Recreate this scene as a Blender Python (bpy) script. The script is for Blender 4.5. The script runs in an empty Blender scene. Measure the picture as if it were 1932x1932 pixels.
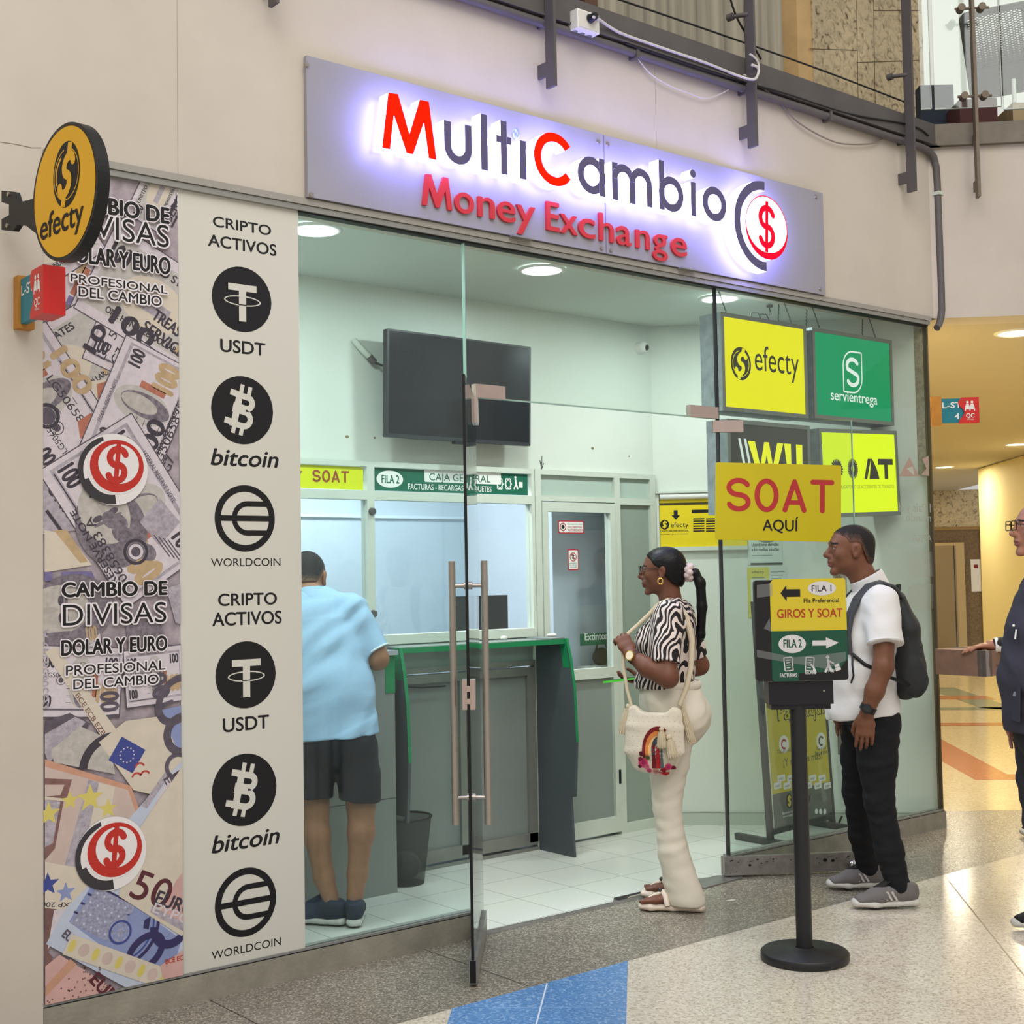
import bpy, bmesh, math, random
import numpy as np
from mathutils import Vector, Matrix

S = bpy.context.scene
COL = S.collection
rnd = random.Random(7)
V3 = lambda *a: np.array(a, float)

# ------------------------------------------------------------------ camera
# world: x runs along the shop front to the right, y into the shop, z up (metres)
CAM = V3(-1.672, -4.547, 1.53)
CR = V3(0.77683, -0.62946, -0.01768)
CU = V3(-0.01675, -0.04871, 0.99867)
CF = V3(0.62948, 0.77551, 0.04838)
FPX = 2500.0
cd = bpy.data.cameras.new('camera')
cd.sensor_width = 36.0
cd.lens = FPX / 1932 * 36.0
cd.clip_end = 200
cam = bpy.data.objects.new('camera', cd)
COL.objects.link(cam)
m = Matrix.Identity(4)
for i in range(3):
    m[i][0], m[i][1], m[i][2], m[i][3] = CR[i], CU[i], -CF[i], CAM[i]
cam.matrix_world = m
S.camera = cam

# ------------------------------------------------------------------ world, big lights, exposure
S.view_settings.view_transform = 'Standard'
S.view_settings.look = 'None'
S.view_settings.gamma = 1.0
S.view_settings.use_curve_mapping = False
S.view_settings.exposure = 0.0
S.cycles.max_bounces = 6
S.cycles.diffuse_bounces = 3
S.cycles.glossy_bounces = 3
S.cycles.transparent_max_bounces = 24
S.cycles.caustics_reflective = False
S.cycles.caustics_refractive = False
S.cycles.sample_clamp_indirect = 6.0
w = bpy.data.worlds.new('world')
S.world = w
w.use_nodes = True
bg = w.node_tree.nodes['Background']
bg.inputs[0].default_value = (1.0, 0.965, 0.92, 1)
bg.inputs[1].default_value = 0.55


def area(name, loc, size, energy, color, target=None, shape='RECTANGLE', size_y=None):
    l = bpy.data.lights.new(name, 'AREA')
    l.shape = shape
    l.size = size
    if size_y: l.size_y = size_y
    l.energy = energy
    l.color = color
    o = bpy.data.objects.new(name, l)
    COL.objects.link(o)
    o.location = loc
    if target is not None:
        o.rotation_euler = (Vector(target) - Vector(loc)).to_track_quat('-Z', 'Y').to_euler()
    return o


area('atrium_skylight', (-1.5, -7.0, 9.5), 9.0, 900, (1.0, 0.965, 0.92), (0.5, -4.0, 0.0), 'RECTANGLE', 9.0)


# ------------------------------------------------------------------ picture ray helpers (used with true planes of the place)
def ray(u, v):
    return CR * (u - 966) / FPX - CU * (v - 966) / FPX + CF


def on_z(u, v, z=0.0):
    d = ray(u, v)
    return CAM + d * (z - CAM[2]) / d[2]


def on_y(u, v, y=0.0):
    d = ray(u, v)
    return CAM + d * (y - CAM[1]) / d[1]


def on_pl(u, v, p, n):
    d = ray(u, v)
    return CAM + d * (np.dot(n, np.asarray(p) - CAM) / np.dot(n, d))


def depth_at(u, v, p):
    d = ray(u, v)
    return CAM + d * np.dot(np.asarray(p, float) - CAM, CF)


# ------------------------------------------------------------------ materials
def lin(c):
    r = []
    for x in c[:3]:
        x = x / 255.0
        r.append(x / 12.92 if x <= 0.04045 else ((x + 0.055) / 1.055) ** 2.4)
    return (*r, 1.0)


MATS = {}


def mat(name, col, rough=0.55, metal=0.0, emit=0.0, ecol=None, var=0.0, vscale=6.0, bump=0.0, bscale=40.0, spec=0.4, coat=0.0, sss=0.0, detail=4.0):
    if name in MATS: return MATS[name]
    M = bpy.data.materials.new(name)
    M.use_nodes = True
    nt = M.node_tree
    b = nt.nodes['Principled BSDF']
    c = lin(col)
    b.inputs['Base Color'].default_value = c
    b.inputs['Roughness'].default_value = rough
    b.inputs['Metallic'].default_value = metal
    b.inputs['Specular IOR Level'].default_value = spec
    if coat: b.inputs['Coat Weight'].default_value = coat
    if sss:
        b.inputs['Subsurface Weight'].default_value = sss
        b.inputs['Subsurface Radius'].default_value = (0.008, 0.004, 0.002)
    if emit:
        b.inputs['Emission Color'].default_value = lin(ecol or col)
        b.inputs['Emission Strength'].default_value = emit
    tc = None
    if var or bump:
        tc = nt.nodes.new('ShaderNodeTexCoord')
    if var:
        n = nt.nodes.new('ShaderNodeTexNoise')
        n.inputs['Scale'].default_value = vscale
        n.inputs['Detail'].default_value = detail
        n.inputs['Roughness'].default_value = 0.62
        nt.links.new(tc.outputs['Object'], n.inputs['Vector'])
        r = nt.nodes.new('ShaderNodeValToRGB')
        r.color_ramp.elements[0].position = 0.32
        r.color_ramp.elements[1].position = 0.68
        r.color_ramp.elements[0].color = (*[x * (1 - var) for x in c[:3]], 1)
        r.color_ramp.elements[1].color = (*[min(1, x * (1 + var * 0.5)) for x in c[:3]], 1)
        nt.links.new(n.outputs['Fac'], r.inputs['Fac'])
        nt.links.new(r.outputs['Color'], b.inputs['Base Color'])
    if bump:
        n2 = nt.nodes.new('ShaderNodeTexNoise')
        n2.inputs['Scale'].default_value = bscale
        n2.inputs['Detail'].default_value = 5
        nt.links.new(tc.outputs['Object'], n2.inputs['Vector'])
        bp = nt.nodes.new('ShaderNodeBump')
        bp.inputs['Strength'].default_value = bump
        bp.inputs['Distance'].default_value = 0.01
        nt.links.new(n2.outputs['Fac'], bp.inputs['Height'])
        nt.links.new(bp.outputs['Normal'], b.inputs['Normal'])
    MATS[name] = M
    return M


def emis(name, col, strength):
    if name in MATS: return MATS[name]
    M = bpy.data.materials.new(name)
    M.use_nodes = True
    nt = M.node_tree
    nt.nodes.remove(nt.nodes['Principled BSDF'])
    e = nt.nodes.new('ShaderNodeEmission')
    e.inputs[0].default_value = lin(col)
    e.inputs[1].default_value = strength
    nt.links.new(e.outputs[0], nt.nodes['Material Output'].inputs[0])
    MATS[name] = M
    return M


def glass(name, tint, base=0.04, haze=0.0):
    """thin architectural glass: tinted transparency with mirror reflection rising to grazing angles"""
    if name in MATS: return MATS[name]
    M = bpy.data.materials.new(name)
    M.use_nodes = True
    nt = M.node_tree
    N, L = nt.nodes, nt.links
    N.remove(N['Principled BSDF'])
    t = N.new('ShaderNodeBsdfTransparent')
    t.inputs[0].default_value = (*tint, 1)
    g = N.new('ShaderNodeBsdfGlossy')
    g.inputs['Roughness'].default_value = 0.0
    lw = N.new('ShaderNodeLayerWeight')
    lw.inputs[0].default_value = 0.5
    p = N.new('ShaderNodeMath'); p.operation = 'POWER'; p.inputs[1].default_value = 5.0
    L.new(lw.outputs['Facing'], p.inputs[0])
    mu = N.new('ShaderNodeMath'); mu.operation = 'MULTIPLY_ADD'
    mu.inputs[1].default_value = 1 - base; mu.inputs[2].default_value = base
    L.new(p.outputs[0], mu.inputs[0])
    mx = N.new('ShaderNodeMixShader')
    L.new(mu.outputs[0], mx.inputs[0]); L.new(t.outputs[0], mx.inputs[1]); L.new(g.outputs[0], mx.inputs[2])
    out = mx
    if haze:
        d = N.new('ShaderNodeBsdfDiffuse'); d.inputs[0].default_value = (0.75, 0.85, 0.82, 1)
        tc = N.new('ShaderNodeTexCoord'); no = N.new('ShaderNodeTexNoise')
        no.inputs['Scale'].default_value = 2.5; no.inputs['Detail'].default_value = 6
        L.new(tc.outputs['Object'], no.inputs['Vector'])
        m2 = N.new('ShaderNodeMath'); m2.operation = 'MULTIPLY'; m2.inputs[1].default_value = haze
        L.new(no.outputs['Fac'], m2.inputs[0])
        mx2 = N.new('ShaderNodeMixShader')
        L.new(m2.outputs[0], mx2.inputs[0]); L.new(mx.outputs[0], mx2.inputs[1]); L.new(d.outputs[0], mx2.inputs[2])
        out = mx2
    L.new(out.outputs[0], N['Material Output'].inputs[0])
    MATS[name] = M
    return M


def terrazzo(name, base, chips, scale, rough, amount=0.5, stain=0.12):
    M = bpy.data.materials.new(name)
    M.use_nodes = True
    nt = M.node_tree
    N, L = nt.nodes, nt.links
    b = N['Principled BSDF']
    b.inputs['Roughness'].default_value = rough
    tc = N.new('ShaderNodeTexCoord')
    v = N.new('ShaderNodeTexVoronoi'); v.inputs['Scale'].default_value = scale
    L.new(tc.outputs['Object'], v.inputs['Vector'])
    r = N.new('ShaderNodeValToRGB'); r.color_ramp.interpolation = 'CONSTANT'
    els = r.color_ramp.elements
    els[0].position = 0; els[0].color = lin(base)
    els[1].position = amount; els[1].color = lin(chips[0])
    for i, c in enumerate(chips[1:]):
        e = els.new(amount + (1 - amount) * (i + 1) / len(chips)); e.color = lin(c)
    sep = N.new('ShaderNodeSeparateColor')
    L.new(v.outputs['Color'], sep.inputs[0]); L.new(sep.outputs[0], r.inputs['Fac'])
    n = N.new('ShaderNodeTexNoise'); n.inputs['Scale'].default_value = 1.3; n.inputs['Detail'].default_value = 5
    L.new(tc.outputs['Object'], n.inputs['Vector'])
    mp = N.new('ShaderNodeMapRange'); mp.inputs[1].default_value = .3; mp.inputs[2].default_value = .7
    mp.inputs[3].default_value = 1 - stain; mp.inputs[4].default_value = 1 + stain * .4
    L.new(n.outputs['Fac'], mp.inputs[0])
    mx = N.new('ShaderNodeMix'); mx.data_type = 'RGBA'; mx.blend_type = 'MULTIPLY'; mx.inputs[0].default_value = 1
    L.new(r.outputs['Color'], mx.inputs[6]); L.new(mp.outputs[0], mx.inputs[7])
    L.new(mx.outputs[2], b.inputs['Base Color'])
    MATS[name] = M
    return M


def stone(name, base, dark, scale=14.0, mortar=None):
    """shell-stone cladding: pitted surface with block joints"""
    M = bpy.data.materials.new(name)
    M.use_nodes = True
    nt = M.node_tree
    N, L = nt.nodes, nt.links
    b = N['Principled BSDF']; b.inputs['Roughness'].default_value = .8
    tc = N.new('ShaderNodeTexCoord')
    n = N.new('ShaderNodeTexNoise'); n.inputs['Scale'].default_value = scale; n.inputs['Detail'].default_value = 3; n.inputs['Distortion'].default_value = 1.2
    L.new(tc.outputs['Object'], n.inputs['Vector'])
    r = N.new('ShaderNodeValToRGB')
    els = r.color_ramp.elements
    els[0].position = .30; els[0].color = lin(dark)
    els[1].position = .40; els[1].color = lin([x * .86 for x in base])
    e = els.new(.55); e.color = lin(base)
    L.new(n.outputs['Fac'], r.inputs['Fac'])
    n2 = N.new('ShaderNodeTexNoise'); n2.inputs['Scale'].default_value = 2.0; n2.inputs['Detail'].default_value = 3
    L.new(tc.outputs['Object'], n2.inputs['Vector'])
    mp = N.new('ShaderNodeMapRange'); mp.inputs[1].default_value = .3; mp.inputs[2].default_value = .7; mp.inputs[3].default_value = .8; mp.inputs[4].default_value = 1.1
    L.new(n2.outputs['Fac'], mp.inputs[0])
    mx = N.new('ShaderNodeMix'); mx.data_type = 'RGBA'; mx.blend_type = 'MULTIPLY'; mx.inputs[0].default_value = 1
    L.new(r.outputs['Color'], mx.inputs[6]); L.new(mp.outputs[0], mx.inputs[7])
    L.new(mx.outputs[2], b.inputs['Base Color'])
    bp = N.new('ShaderNodeBump'); bp.inputs['Strength'].default_value = .5; bp.inputs['Distance'].default_value = .01
    L.new(n.outputs['Fac'], bp.inputs['Height']); L.new(bp.outputs['Normal'], b.inputs['Normal'])
    MATS[name] = M
    return M


# ------------------------------------------------------------------ object helpers
def tag(o, label=None, cat=None, group=None, kind=None):
    if label: o['label'] = label
    if cat: o['category'] = cat
    if group: o['group'] = group
    if kind: o['kind'] = kind
    return o


def thing(name, label, cat, loc=(0, 0, 0), group=None, rz=0.0):
    o = bpy.data.objects.new(name, None)
    o.empty_display_size = .1
    COL.objects.link(o)
    o.location = loc
    o.rotation_euler = (0, 0, rz)
    return tag(o, label, cat, group)


def root_of(o):
    while o.parent: o = o.parent
    return o


def _n(v):
    v = np.asarray(v, float)
    return v / (np.linalg.norm(v) + 1e-12)


class PL:
    """a flat frame: origin, two in-plane axes, outward normal"""
    def __init__(s, o, ex, ey, n=None):
        s.o = np.asarray(o, float); s.ex = np.asarray(ex, float); s.ey = np.asarray(ey, float)
        s.n = _n(np.cross(s.ex, s.ey)) if n is None else np.asarray(n, float)

    def p(s, a, b, h=0.0):
        return s.o + s.ex * a + s.ey * b + s.n * h

    def rot(s, a, b, deg):
        c, q = math.cos(math.radians(deg)), math.sin(math.radians(deg))
        return PL(s.p(a, b), s.ex * c + s.ey * q, s.ey * c - s.ex * q, s.n)


FAC = PL((0, 0, 0), (1, 0, 0), (0, 0, 1), (0, -1, 0))      # the shop front, looking at it from the mall


def fx(u, v, y=0.0):
    p = on_y(u, v, y)
    return (p[0], p[2])


_TX = {}


def textgeo(s, bold=0.0, shear=0.0, extrude=0.0, spacing=1.0):
    k = (s, bold, shear, extrude, spacing)
    if k in _TX: return _TX[k]
    c = bpy.data.curves.new('t', 'FONT')
    c.body = s; c.offset = bold; c.shear = shear; c.extrude = extrude; c.space_character = spacing
    c.resolution_u = 5
    o = bpy.data.objects.new('t', c)
    COL.objects.link(o)
    dg = bpy.context.evaluated_depsgraph_get()
    me = o.evaluated_get(dg).to_mesh()
    vs = np.array([v.co[:] for v in me.vertices]) if len(me.vertices) else np.zeros((0, 3))
    fs = [tuple(p.vertices) for p in me.polygons]
    o.evaluated_get(dg).to_mesh_clear()
    bpy.data.objects.remove(o); bpy.data.curves.remove(c)
    _TX[k] = (vs, fs)
    return _TX[k]


class MB:
    def __init__(s):
        s.v, s.f, s.mi, s.sm, s.mats = [], [], [], [], []

    def _m(s, m):
        if m not in s.mats: s.mats.append(m)
        return s.mats.index(m)

    def add(s, vs, fs, m, smooth=False):
        o = len(s.v); i = s._m(m)
        s.v.extend(np.asarray(q, float) for q in vs)
        for f in fs:
            s.f.append(tuple(o + j for j in f)); s.mi.append(i); s.sm.append(smooth)
        return s

    def box(s, lo, hi, m, X=None):
        x0, y0, z0 = lo; x1, y1, z1 = hi
        vs = [(x0, y0, z0), (x1, y0, z0), (x1, y1, z0), (x0, y1, z0), (x0, y0, z1), (x1, y0, z1), (x1, y1, z1), (x0, y1, z1)]
        if X is not None: vs = [X(*q) for q in vs]
        return s.add(vs, [(0, 3, 2, 1), (4, 5, 6, 7), (0, 1, 5, 4), (1, 2, 6, 5), (2, 3, 7, 6), (3, 0, 4, 7)], m)

    def obox(s, c, ax, ay, az, sx, sy, sz, m):
        """box centred at c along three axes"""
        c = np.asarray(c, float); ax, ay, az = _n(ax), _n(ay), _n(az)
        X = lambda a, b, d: c + ax * a + ay * b + az * d
        return s.box((-sx / 2, -sy / 2, -sz / 2), (sx / 2, sy / 2, sz / 2), m, X)

    def quad(s, a, b, c, d, m):
        return s.add([a, b, c, d], [(0, 1, 2, 3)], m)

    def cyl(s, a, b, r0, m, r1=None, n=16, caps=True, smooth=True):
        a, b = np.asarray(a, float), np.asarray(b, float)
        r1 = r0 if r1 is None else r1
        d = _n(b - a); t = V3(0, 0, 1) if abs(d[2]) < .9 else V3(1, 0, 0)
        e1 = _n(np.cross(d, t)); e2 = np.cross(d, e1)
        vs = []
        for c, r in ((a, r0), (b, r1)):
            for i in range(n):
                q = 2 * math.pi * i / n
                vs.append(c + (e1 * math.cos(q) + e2 * math.sin(q)) * r)
        s.add(vs, [(i, (i + 1) % n, n + (i + 1) % n, n + i) for i in range(n)], m, smooth)
        if caps:
            s.add(vs[:n], [tuple(range(n))[::-1]], m); s.add(vs[n:], [tuple(range(n))], m)
        return s

    def tube(s, pts, r, m, n=8, closed=False, caps=True, flat=None):
        """sweep along a path; r may be a list; flat=(axis,ratio) squashes the section"""
        P = [np.asarray(p, float) for p in pts]; k = len(P)
        rs = r if hasattr(r, '__len__') else [r] * k
        vs = []; up = None
        for i in range(k):
            a = P[i - 1] if i or closed else P[0]; b = P[(i + 1) % k] if i < k - 1 or closed else P[-1]
            d = _n(b - a)
            if up is None:
                t = V3(0, 0, 1) if abs(d[2]) < .9 else V3(1, 0, 0)
                up = _n(np.cross(np.cross(d, t), d))
            up = _n(up - d * np.dot(up, d)); sd = np.cross(d, up)
            for j in range(n):
                q = 2 * math.pi * j / n
                o = (up * math.cos(q) + sd * math.sin(q)) * rs[i]
                if flat is not None:
                    fa = _n(flat[0]); o = o - fa * np.dot(o, fa) * (1 - flat[1])
                vs.append(P[i] + o)
        fs = []
        for i in range(k if closed else k - 1):
            i2 = (i + 1) % k
            for j in range(n):
                fs.append((i * n + j, i * n + (j + 1) % n, i2 * n + (j + 1) % n, i2 * n + j))
        s.add(vs, fs, m, True)
        if caps and not closed:
            s.add(vs[:n], [tuple(range(n))[::-1]], m); s.add(vs[-n:], [tuple(range(n))], m)
        return s

    def lathe(s, c, prof, m, n=32, ax=(0, 0, 1), smooth=True):
        d = _n(ax); t = V3(1, 0, 0) if abs(d[0]) < .9 else V3(0, 1, 0)
        e1 = _n(np.cross(d, t)); e2 = np.cross(d, e1); c = np.asarray(c, float)
        vs = []
        for r, z in prof:
            for i in range(n):
                q = 2 * math.pi * i / n
                vs.append(c + d * z + (e1 * math.cos(q) + e2 * math.sin(q)) * r)
        fs = [(j * n + i, j * n + (i + 1) % n, (j + 1) * n + (i + 1) % n, (j + 1) * n + i) for j in range(len(prof) - 1) for i in range(n)]
        return s.add(vs, fs, m, smooth)

    def ball(s, c, r, m, n=16, sc=(1, 1, 1)):
        vs, fs = [], []
        k = n // 2
        for j in range(k + 1):
            t = math.pi * j / k
            for i in range(n):
                q = 2 * math.pi * i / n
                vs.append((c[0] + r * sc[0] * math.sin(t) * math.cos(q), c[1] + r * sc[1] * math.sin(t) * math.sin(q), c[2] + r * sc[2] * math.cos(t)))
        for j in range(k):
            for i in range(n):
                fs.append((j * n + i, (j + 1) * n + i, (j + 1) * n + (i + 1) % n, j * n + (i + 1) % n))
        return s.add(vs, fs, m, True)

    # ---- flat layers on a PL frame
    def poly(s, pl, pts, h, m):
        return s.add([pl.p(a, b, h) for a, b in pts], [tuple(range(len(pts)))], m)

    def rect(s, pl, x0, y0, x1, y1, h, m, r=0.0, n=5):
        if r <= 0: return s.poly(pl, [(x0, y0), (x1, y0), (x1, y1), (x0, y1)], h, m)
        return s.poly(pl, rrect(x0, y0, x1, y1, r, n), h, m)

    def disc(s, pl, x, y, rx, h, m, ry=None, n=36):
        ry = ry or rx
        return s.poly(pl, [(x + rx * math.cos(2 * math.pi * i / n), y + ry * math.sin(2 * math.pi * i / n)) for i in range(n)], h, m)

    def ring(s, pl, x, y, ro, ri, h, m, a0=0, a1=360, n=40, k=1.0):
        """annulus or arc; k squeezes x"""
        vs = []
        for i in range(n + 1):
            q = math.radians(a0 + (a1 - a0) * i / n)
            vs += [pl.p(x + k * ro * math.cos(q), y + ro * math.sin(q), h), pl.p(x + k * ri * math.cos(q), y + ri * math.sin(q), h)]
        return s.add(vs, [(2 * i, 2 * i + 2, 2 * i + 3, 2 * i + 1) for i in range(n)], m)

    def line(s, pl, pts, wd, h, m, round_=False):
        for (a, b), (c, d) in zip(pts[:-1], pts[1:]):
            l = math.hypot(c - a, d - b) or 1e-9
            nx, ny = -(d - b) / l * wd / 2, (c - a) / l * wd / 2
            s.poly(pl, [(a + nx, b + ny), (a - nx, b - ny), (c - nx, d - ny), (c + nx, d + ny)], h, m)
            h += 1.2e-5
        if round_:
            for a, b in pts:
                s.disc(pl, a, b, wd / 2, h, m, n=14)
                h += 1.2e-5
        return s

    def prism(s, pl, pts, h0, h1, m, msd=None, mbk=None, smooth=False):
        """extrude a 2-D outline from h0 (back) to h1 (front)"""
        k = len(pts); msd = msd or m; mbk = mbk or msd
        s.add([pl.p(a, b, h1) for a, b in pts], [tuple(range(k))], m)
        s.add([pl.p(a, b, h0) for a, b in pts], [tuple(range(k))[::-1]], mbk)
        vs = [pl.p(a, b, h0) for a, b in pts] + [pl.p(a, b, h1) for a, b in pts]
        s.add(vs, [(i, (i + 1) % k, k + (i + 1) % k, k + i) for i in range(k)], msd, smooth)
        return s

    def text(s, pl, txt, x0, y0, x1, h, m, y1=None, cap=None, bold=0.0, shear=0.0, extrude=0.0, fit='box', mirror=False):
        """text with its ink filling x0..x1; y0 = baseline, capital height cap (or keep the font's own proportion)"""
        vs, fs = textgeo(txt, 0.0, shear, extrude)
        if not len(vs): return s
        a, b = vs[:, 0].min(), vs[:, 0].max()
        sx = (x1 - x0) / (b - a)
        sy = cap / 0.727 if cap else sx
        d = bold * sy
        # heavier strokes come from a few slightly shifted layers of the same letters
        for i, (dx, dy) in enumerate([(0, 0)] if d <= 0 else [(-d, 0), (d, 0), (0, -d * .7), (0, d * .7)] + ([(-d * .5, 0), (d * .5, 0)] if bold > .03 else [])):
            P = []
            for q in vs:
                xx = x0 + (q[0] - a) * sx
                if mirror: xx = x1 - (q[0] - a) * sx
                P.append(pl.p(xx + dx, y0 + q[1] * sy + dy, h + (q[2] + extrude) + i * 9e-6))
            s.add(P, fs, m)
        return s

    def build(s, name, parent=None, local=False, clip=None):
        me = bpy.data.meshes.new(name)
        off = np.zeros(3)
        if parent is not None and not local: off = np.array(root_of(parent).location[:])
        me.from_pydata([tuple(q - off) for q in s.v], [], s.f)
        for m in s.mats: me.materials.append(m)
        me.polygons.foreach_set('material_index', s.mi)
        me.polygons.foreach_set('use_smooth', s.sm)
        if clip:
            bm = bmesh.new(); bm.from_mesh(me)
            for co, no in clip:
                bmesh.ops.bisect_plane(bm, geom=bm.verts[:] + bm.edges[:] + bm.faces[:], plane_co=Vector(np.asarray(co) - off), plane_no=Vector(no), clear_outer=True)
            bm.to_mesh(me); bm.free()
        me.update()
        o = bpy.data.objects.new(name, me)
        COL.objects.link(o)
        if parent is not None: o.parent = parent
        return o


def rrect(x0, y0, x1, y1, r, n=5):
    pts = []
    for cx, cy, a in ((x1 - r, y1 - r, 0), (x0 + r, y1 - r, 90), (x0 + r, y0 + r, 180), (x1 - r, y0 + r, 270)):
        for i in range(n + 1):
            q = math.radians(a + 90 * i / n)
            pts.append((cx + r * math.cos(q), cy + r * math.sin(q)))
    return pts


def arcpts(x, y, r, a0, a1, n=16, k=1.0):
    return [(x + k * r * math.cos(math.radians(a0 + (a1 - a0) * i / n)), y + r * math.sin(math.radians(a0 + (a1 - a0) * i / n))) for i in range(n + 1)]


def band(x, y, ro, ri, a0, a1, n=24, k=1.0):
    return arcpts(x, y, ro, a0, a1, n, k) + arcpts(x, y, ri, a1, a0, n, k)


def struct(mb, name, label=None, clip=None):
    o = mb.build(name, clip=clip)
    tag(o, label, None, None, 'structure')
    return o


def dollar(mb, pl, cx, cy, hgt, h, m, wd=0.16, shear=0.15):
    """a plain dollar sign drawn from arcs: hgt = height of the S"""
    r = hgt * .25
    up = [(cx + shear * (q[1] - cy) + (q[0] - cx) , q[1]) for q in arcpts(cx, cy + r * .95, r, 20, 270, 14)]
    dn = [(cx + shear * (q[1] - cy) + (q[0] - cx) , q[1]) for q in arcpts(cx, cy - r * .95, r, 90, -160, 14)]
    mb.line(pl, up, hgt * wd, h, m, True); mb.line(pl, dn, hgt * wd, h, m, True)
    mb.line(pl, [(cx + shear * hgt * .62, cy + hgt * .66), (cx - shear * hgt * .62, cy - hgt * .66)], hgt * wd * .75, h, m)
    return mb


def on_x(u, v, x):
    d = ray(u, v)
    return CAM + d * (x - CAM[0]) / d[0]


# ------------------------------------------------------------------ palette
M_wall = mat('wall_plaster', (199, 190, 178), .85, var=.07, vscale=1.6, bump=.08, bscale=25)
M_wall_in = mat('shop_wall_paint', (216, 222, 212), .75, var=.04, vscale=1.5)
M_ceil = mat('shop_ceiling_paint', (205, 212, 204), .8)
M_alu = mat('aluminium', (150, 150, 146), .45, .35, var=.06, vscale=5)
M_alu_dk = mat('aluminium_shadow_gap', (60, 62, 62), .6, .3)
M_white_alu = mat('white_aluminium_profile', (205, 212, 200), .5, var=.05, vscale=9)
M_steel = mat('brushed_steel', (176, 168, 158), .32, .9, var=.06, vscale=20)
M_conc = mat('concrete_kerb', (150, 145, 132), .85, var=.2, vscale=7, bump=.2, bscale=60)
M_black = mat('black_plastic', (18, 18, 20), .45)
M_rubber = mat('black_gasket', (8, 8, 9), .6)
M_dkgrey = mat('dark_grey_steel', (96, 92, 90), .55, .3, var=.12, vscale=5)
M_ink = mat('black_print', (16, 14, 16), .6)
M_white = mat('white_print', (236, 236, 232), .6)
M_panelgrey = mat('grey_laminate', (128, 134, 131), .5, var=.05, vscale=4)
M_dkpanel = mat('dark_grey_laminate', (74, 80, 84), .5, var=.05, vscale=4)
M_green = mat('green_edge_tape', (22, 128, 78), .5)
G_main = glass('shop_glass', (0.93, 0.962, 0.948), .025, .01)
G_film = glass('shop_glass_filmed', (0.90, 0.955, 0.955), .022, .015)
G_teller = glass('teller_glass', (0.95, 0.975, 0.98), .05, .015)
G_door = glass('door_glass', (0.935, 0.965, 0.952), .035, .01)
T_grey = terrazzo('grey_terrazzo', (124, 117, 106), [(152, 145, 133), (172, 165, 151), (138, 128, 116), (108, 102, 95)], 150, .24, .38, .14)
T_cream = terrazzo('cream_terrazzo', (206, 196, 180), [(216, 207, 192), (184, 172, 154), (222, 214, 200)], 120, .15, .45, .06)
T_blue = terrazzo('blue_terrazzo', (92, 138, 194), [(104, 150, 204), (82, 126, 184), (136, 172, 214)], 120, .2, .5, .06)
T_corr = terrazzo('corridor_terrazzo_lamp_tint', (206, 192, 158), [(214, 201, 168), (194, 178, 142)], 80, .14, .5, .04)  # cream floor again, with the yellow of the corridor lamps mixed into its colour
T_orange = terrazzo('orange_terrazzo', (178, 108, 62), [(186, 118, 72), (164, 96, 54)], 80, .16, .5, .04)
T_teal = terrazzo('teal_terrazzo', (126, 140, 122), [(136, 150, 130), (116, 130, 112)], 80, .16, .5, .04)
M_stone = stone('shell_stone', (200, 182, 146), (104, 84, 60), 16)
M_stone_dk = mat('brown_granite', (120, 96, 64), .5, var=.4, vscale=30, detail=6)
M_tile_gap = mat('tile_joint', (150, 152, 142), .7)


def tiles_mat():
    M = bpy.data.materials.new('white_floor_tiles'); M.use_nodes = True
    nt = M.node_tree; N, L = nt.nodes, nt.links
    b = N['Principled BSDF']; b.inputs['Roughness'].default_value = .22
    tc = N.new('ShaderNodeTexCoord')
    mp = N.new('ShaderNodeMapping'); mp.inputs['Location'].default_value = (-1.995, -.06, 0)
    L.new(tc.outputs['Object'], mp.inputs[0])
    br = N.new('ShaderNodeTexBrick'); br.offset = 0; br.squash = 1
    br.inputs['Scale'].default_value = 1; br.inputs['Brick Width'].default_value = .34; br.inputs['Row Height'].default_value = .34
    br.inputs['Mortar Size'].default_value = .0022
    br.inputs['Color1'].default_value = lin((218, 220, 212)); br.inputs['Color2'].default_value = lin((212, 215, 206))
    br.inputs['Mortar'].default_value = lin((150, 152, 142))
    L.new(mp.outputs[0], br.inputs['Vector']); L.new(br.outputs['Color'], b.inputs['Base Color'])
    return M


M_tiles = tiles_mat()

# ------------------------------------------------------------------ corridor frame
Qc = V3(5.3, 0.05, 0)
E1 = V3(.72, -.694, 0)
E2 = V3(.694, .72, 0)


def cor(a, b, z=0.0):
    return Qc + E1 * a + E2 * b + V3(0, 0, z)


FLOOR = PL((0, 0, 0), (1, 0, 0), (0, 1, 0), (0, 0, 1))
mb = MB()
mb.rect(FLOOR, -7, -9, 9.5, .6, 0, T_cream)
mb.poly(FLOOR, [(-7, -.68), (6.96, -.68), (5.35, .62), (5.2, .9), (-7, .9)], .0006, T_grey)
Lb = [on_z(1785, 1531), on_z(1932, 1528)]
mb.poly(FLOOR, [tuple((Lb[0] - (Lb[1] - Lb[0]) * 1.2)[:2]), tuple((Lb[1] + (Lb[1] - Lb[0]) * 6)[:2]), tuple(cor(4.5, 19)[:2]), tuple(cor(-1, 19)[:2])], .0008, T_corr)
mb.poly(FLOOR, [(2.017, -.68), (1.152, -.68), (.3, -1.62), (.86, -1.86)], .0012, T_blue)
a, b = on_z(1030, 1855), on_z(1012, 1932)
a[1] = -.685
mb.line(FLOOR, [tuple(a[:2]), tuple((b + (b - a) * .6)[:2])], .006, .0016, mat('white_joint', (196, 208, 222), .5))
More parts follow.
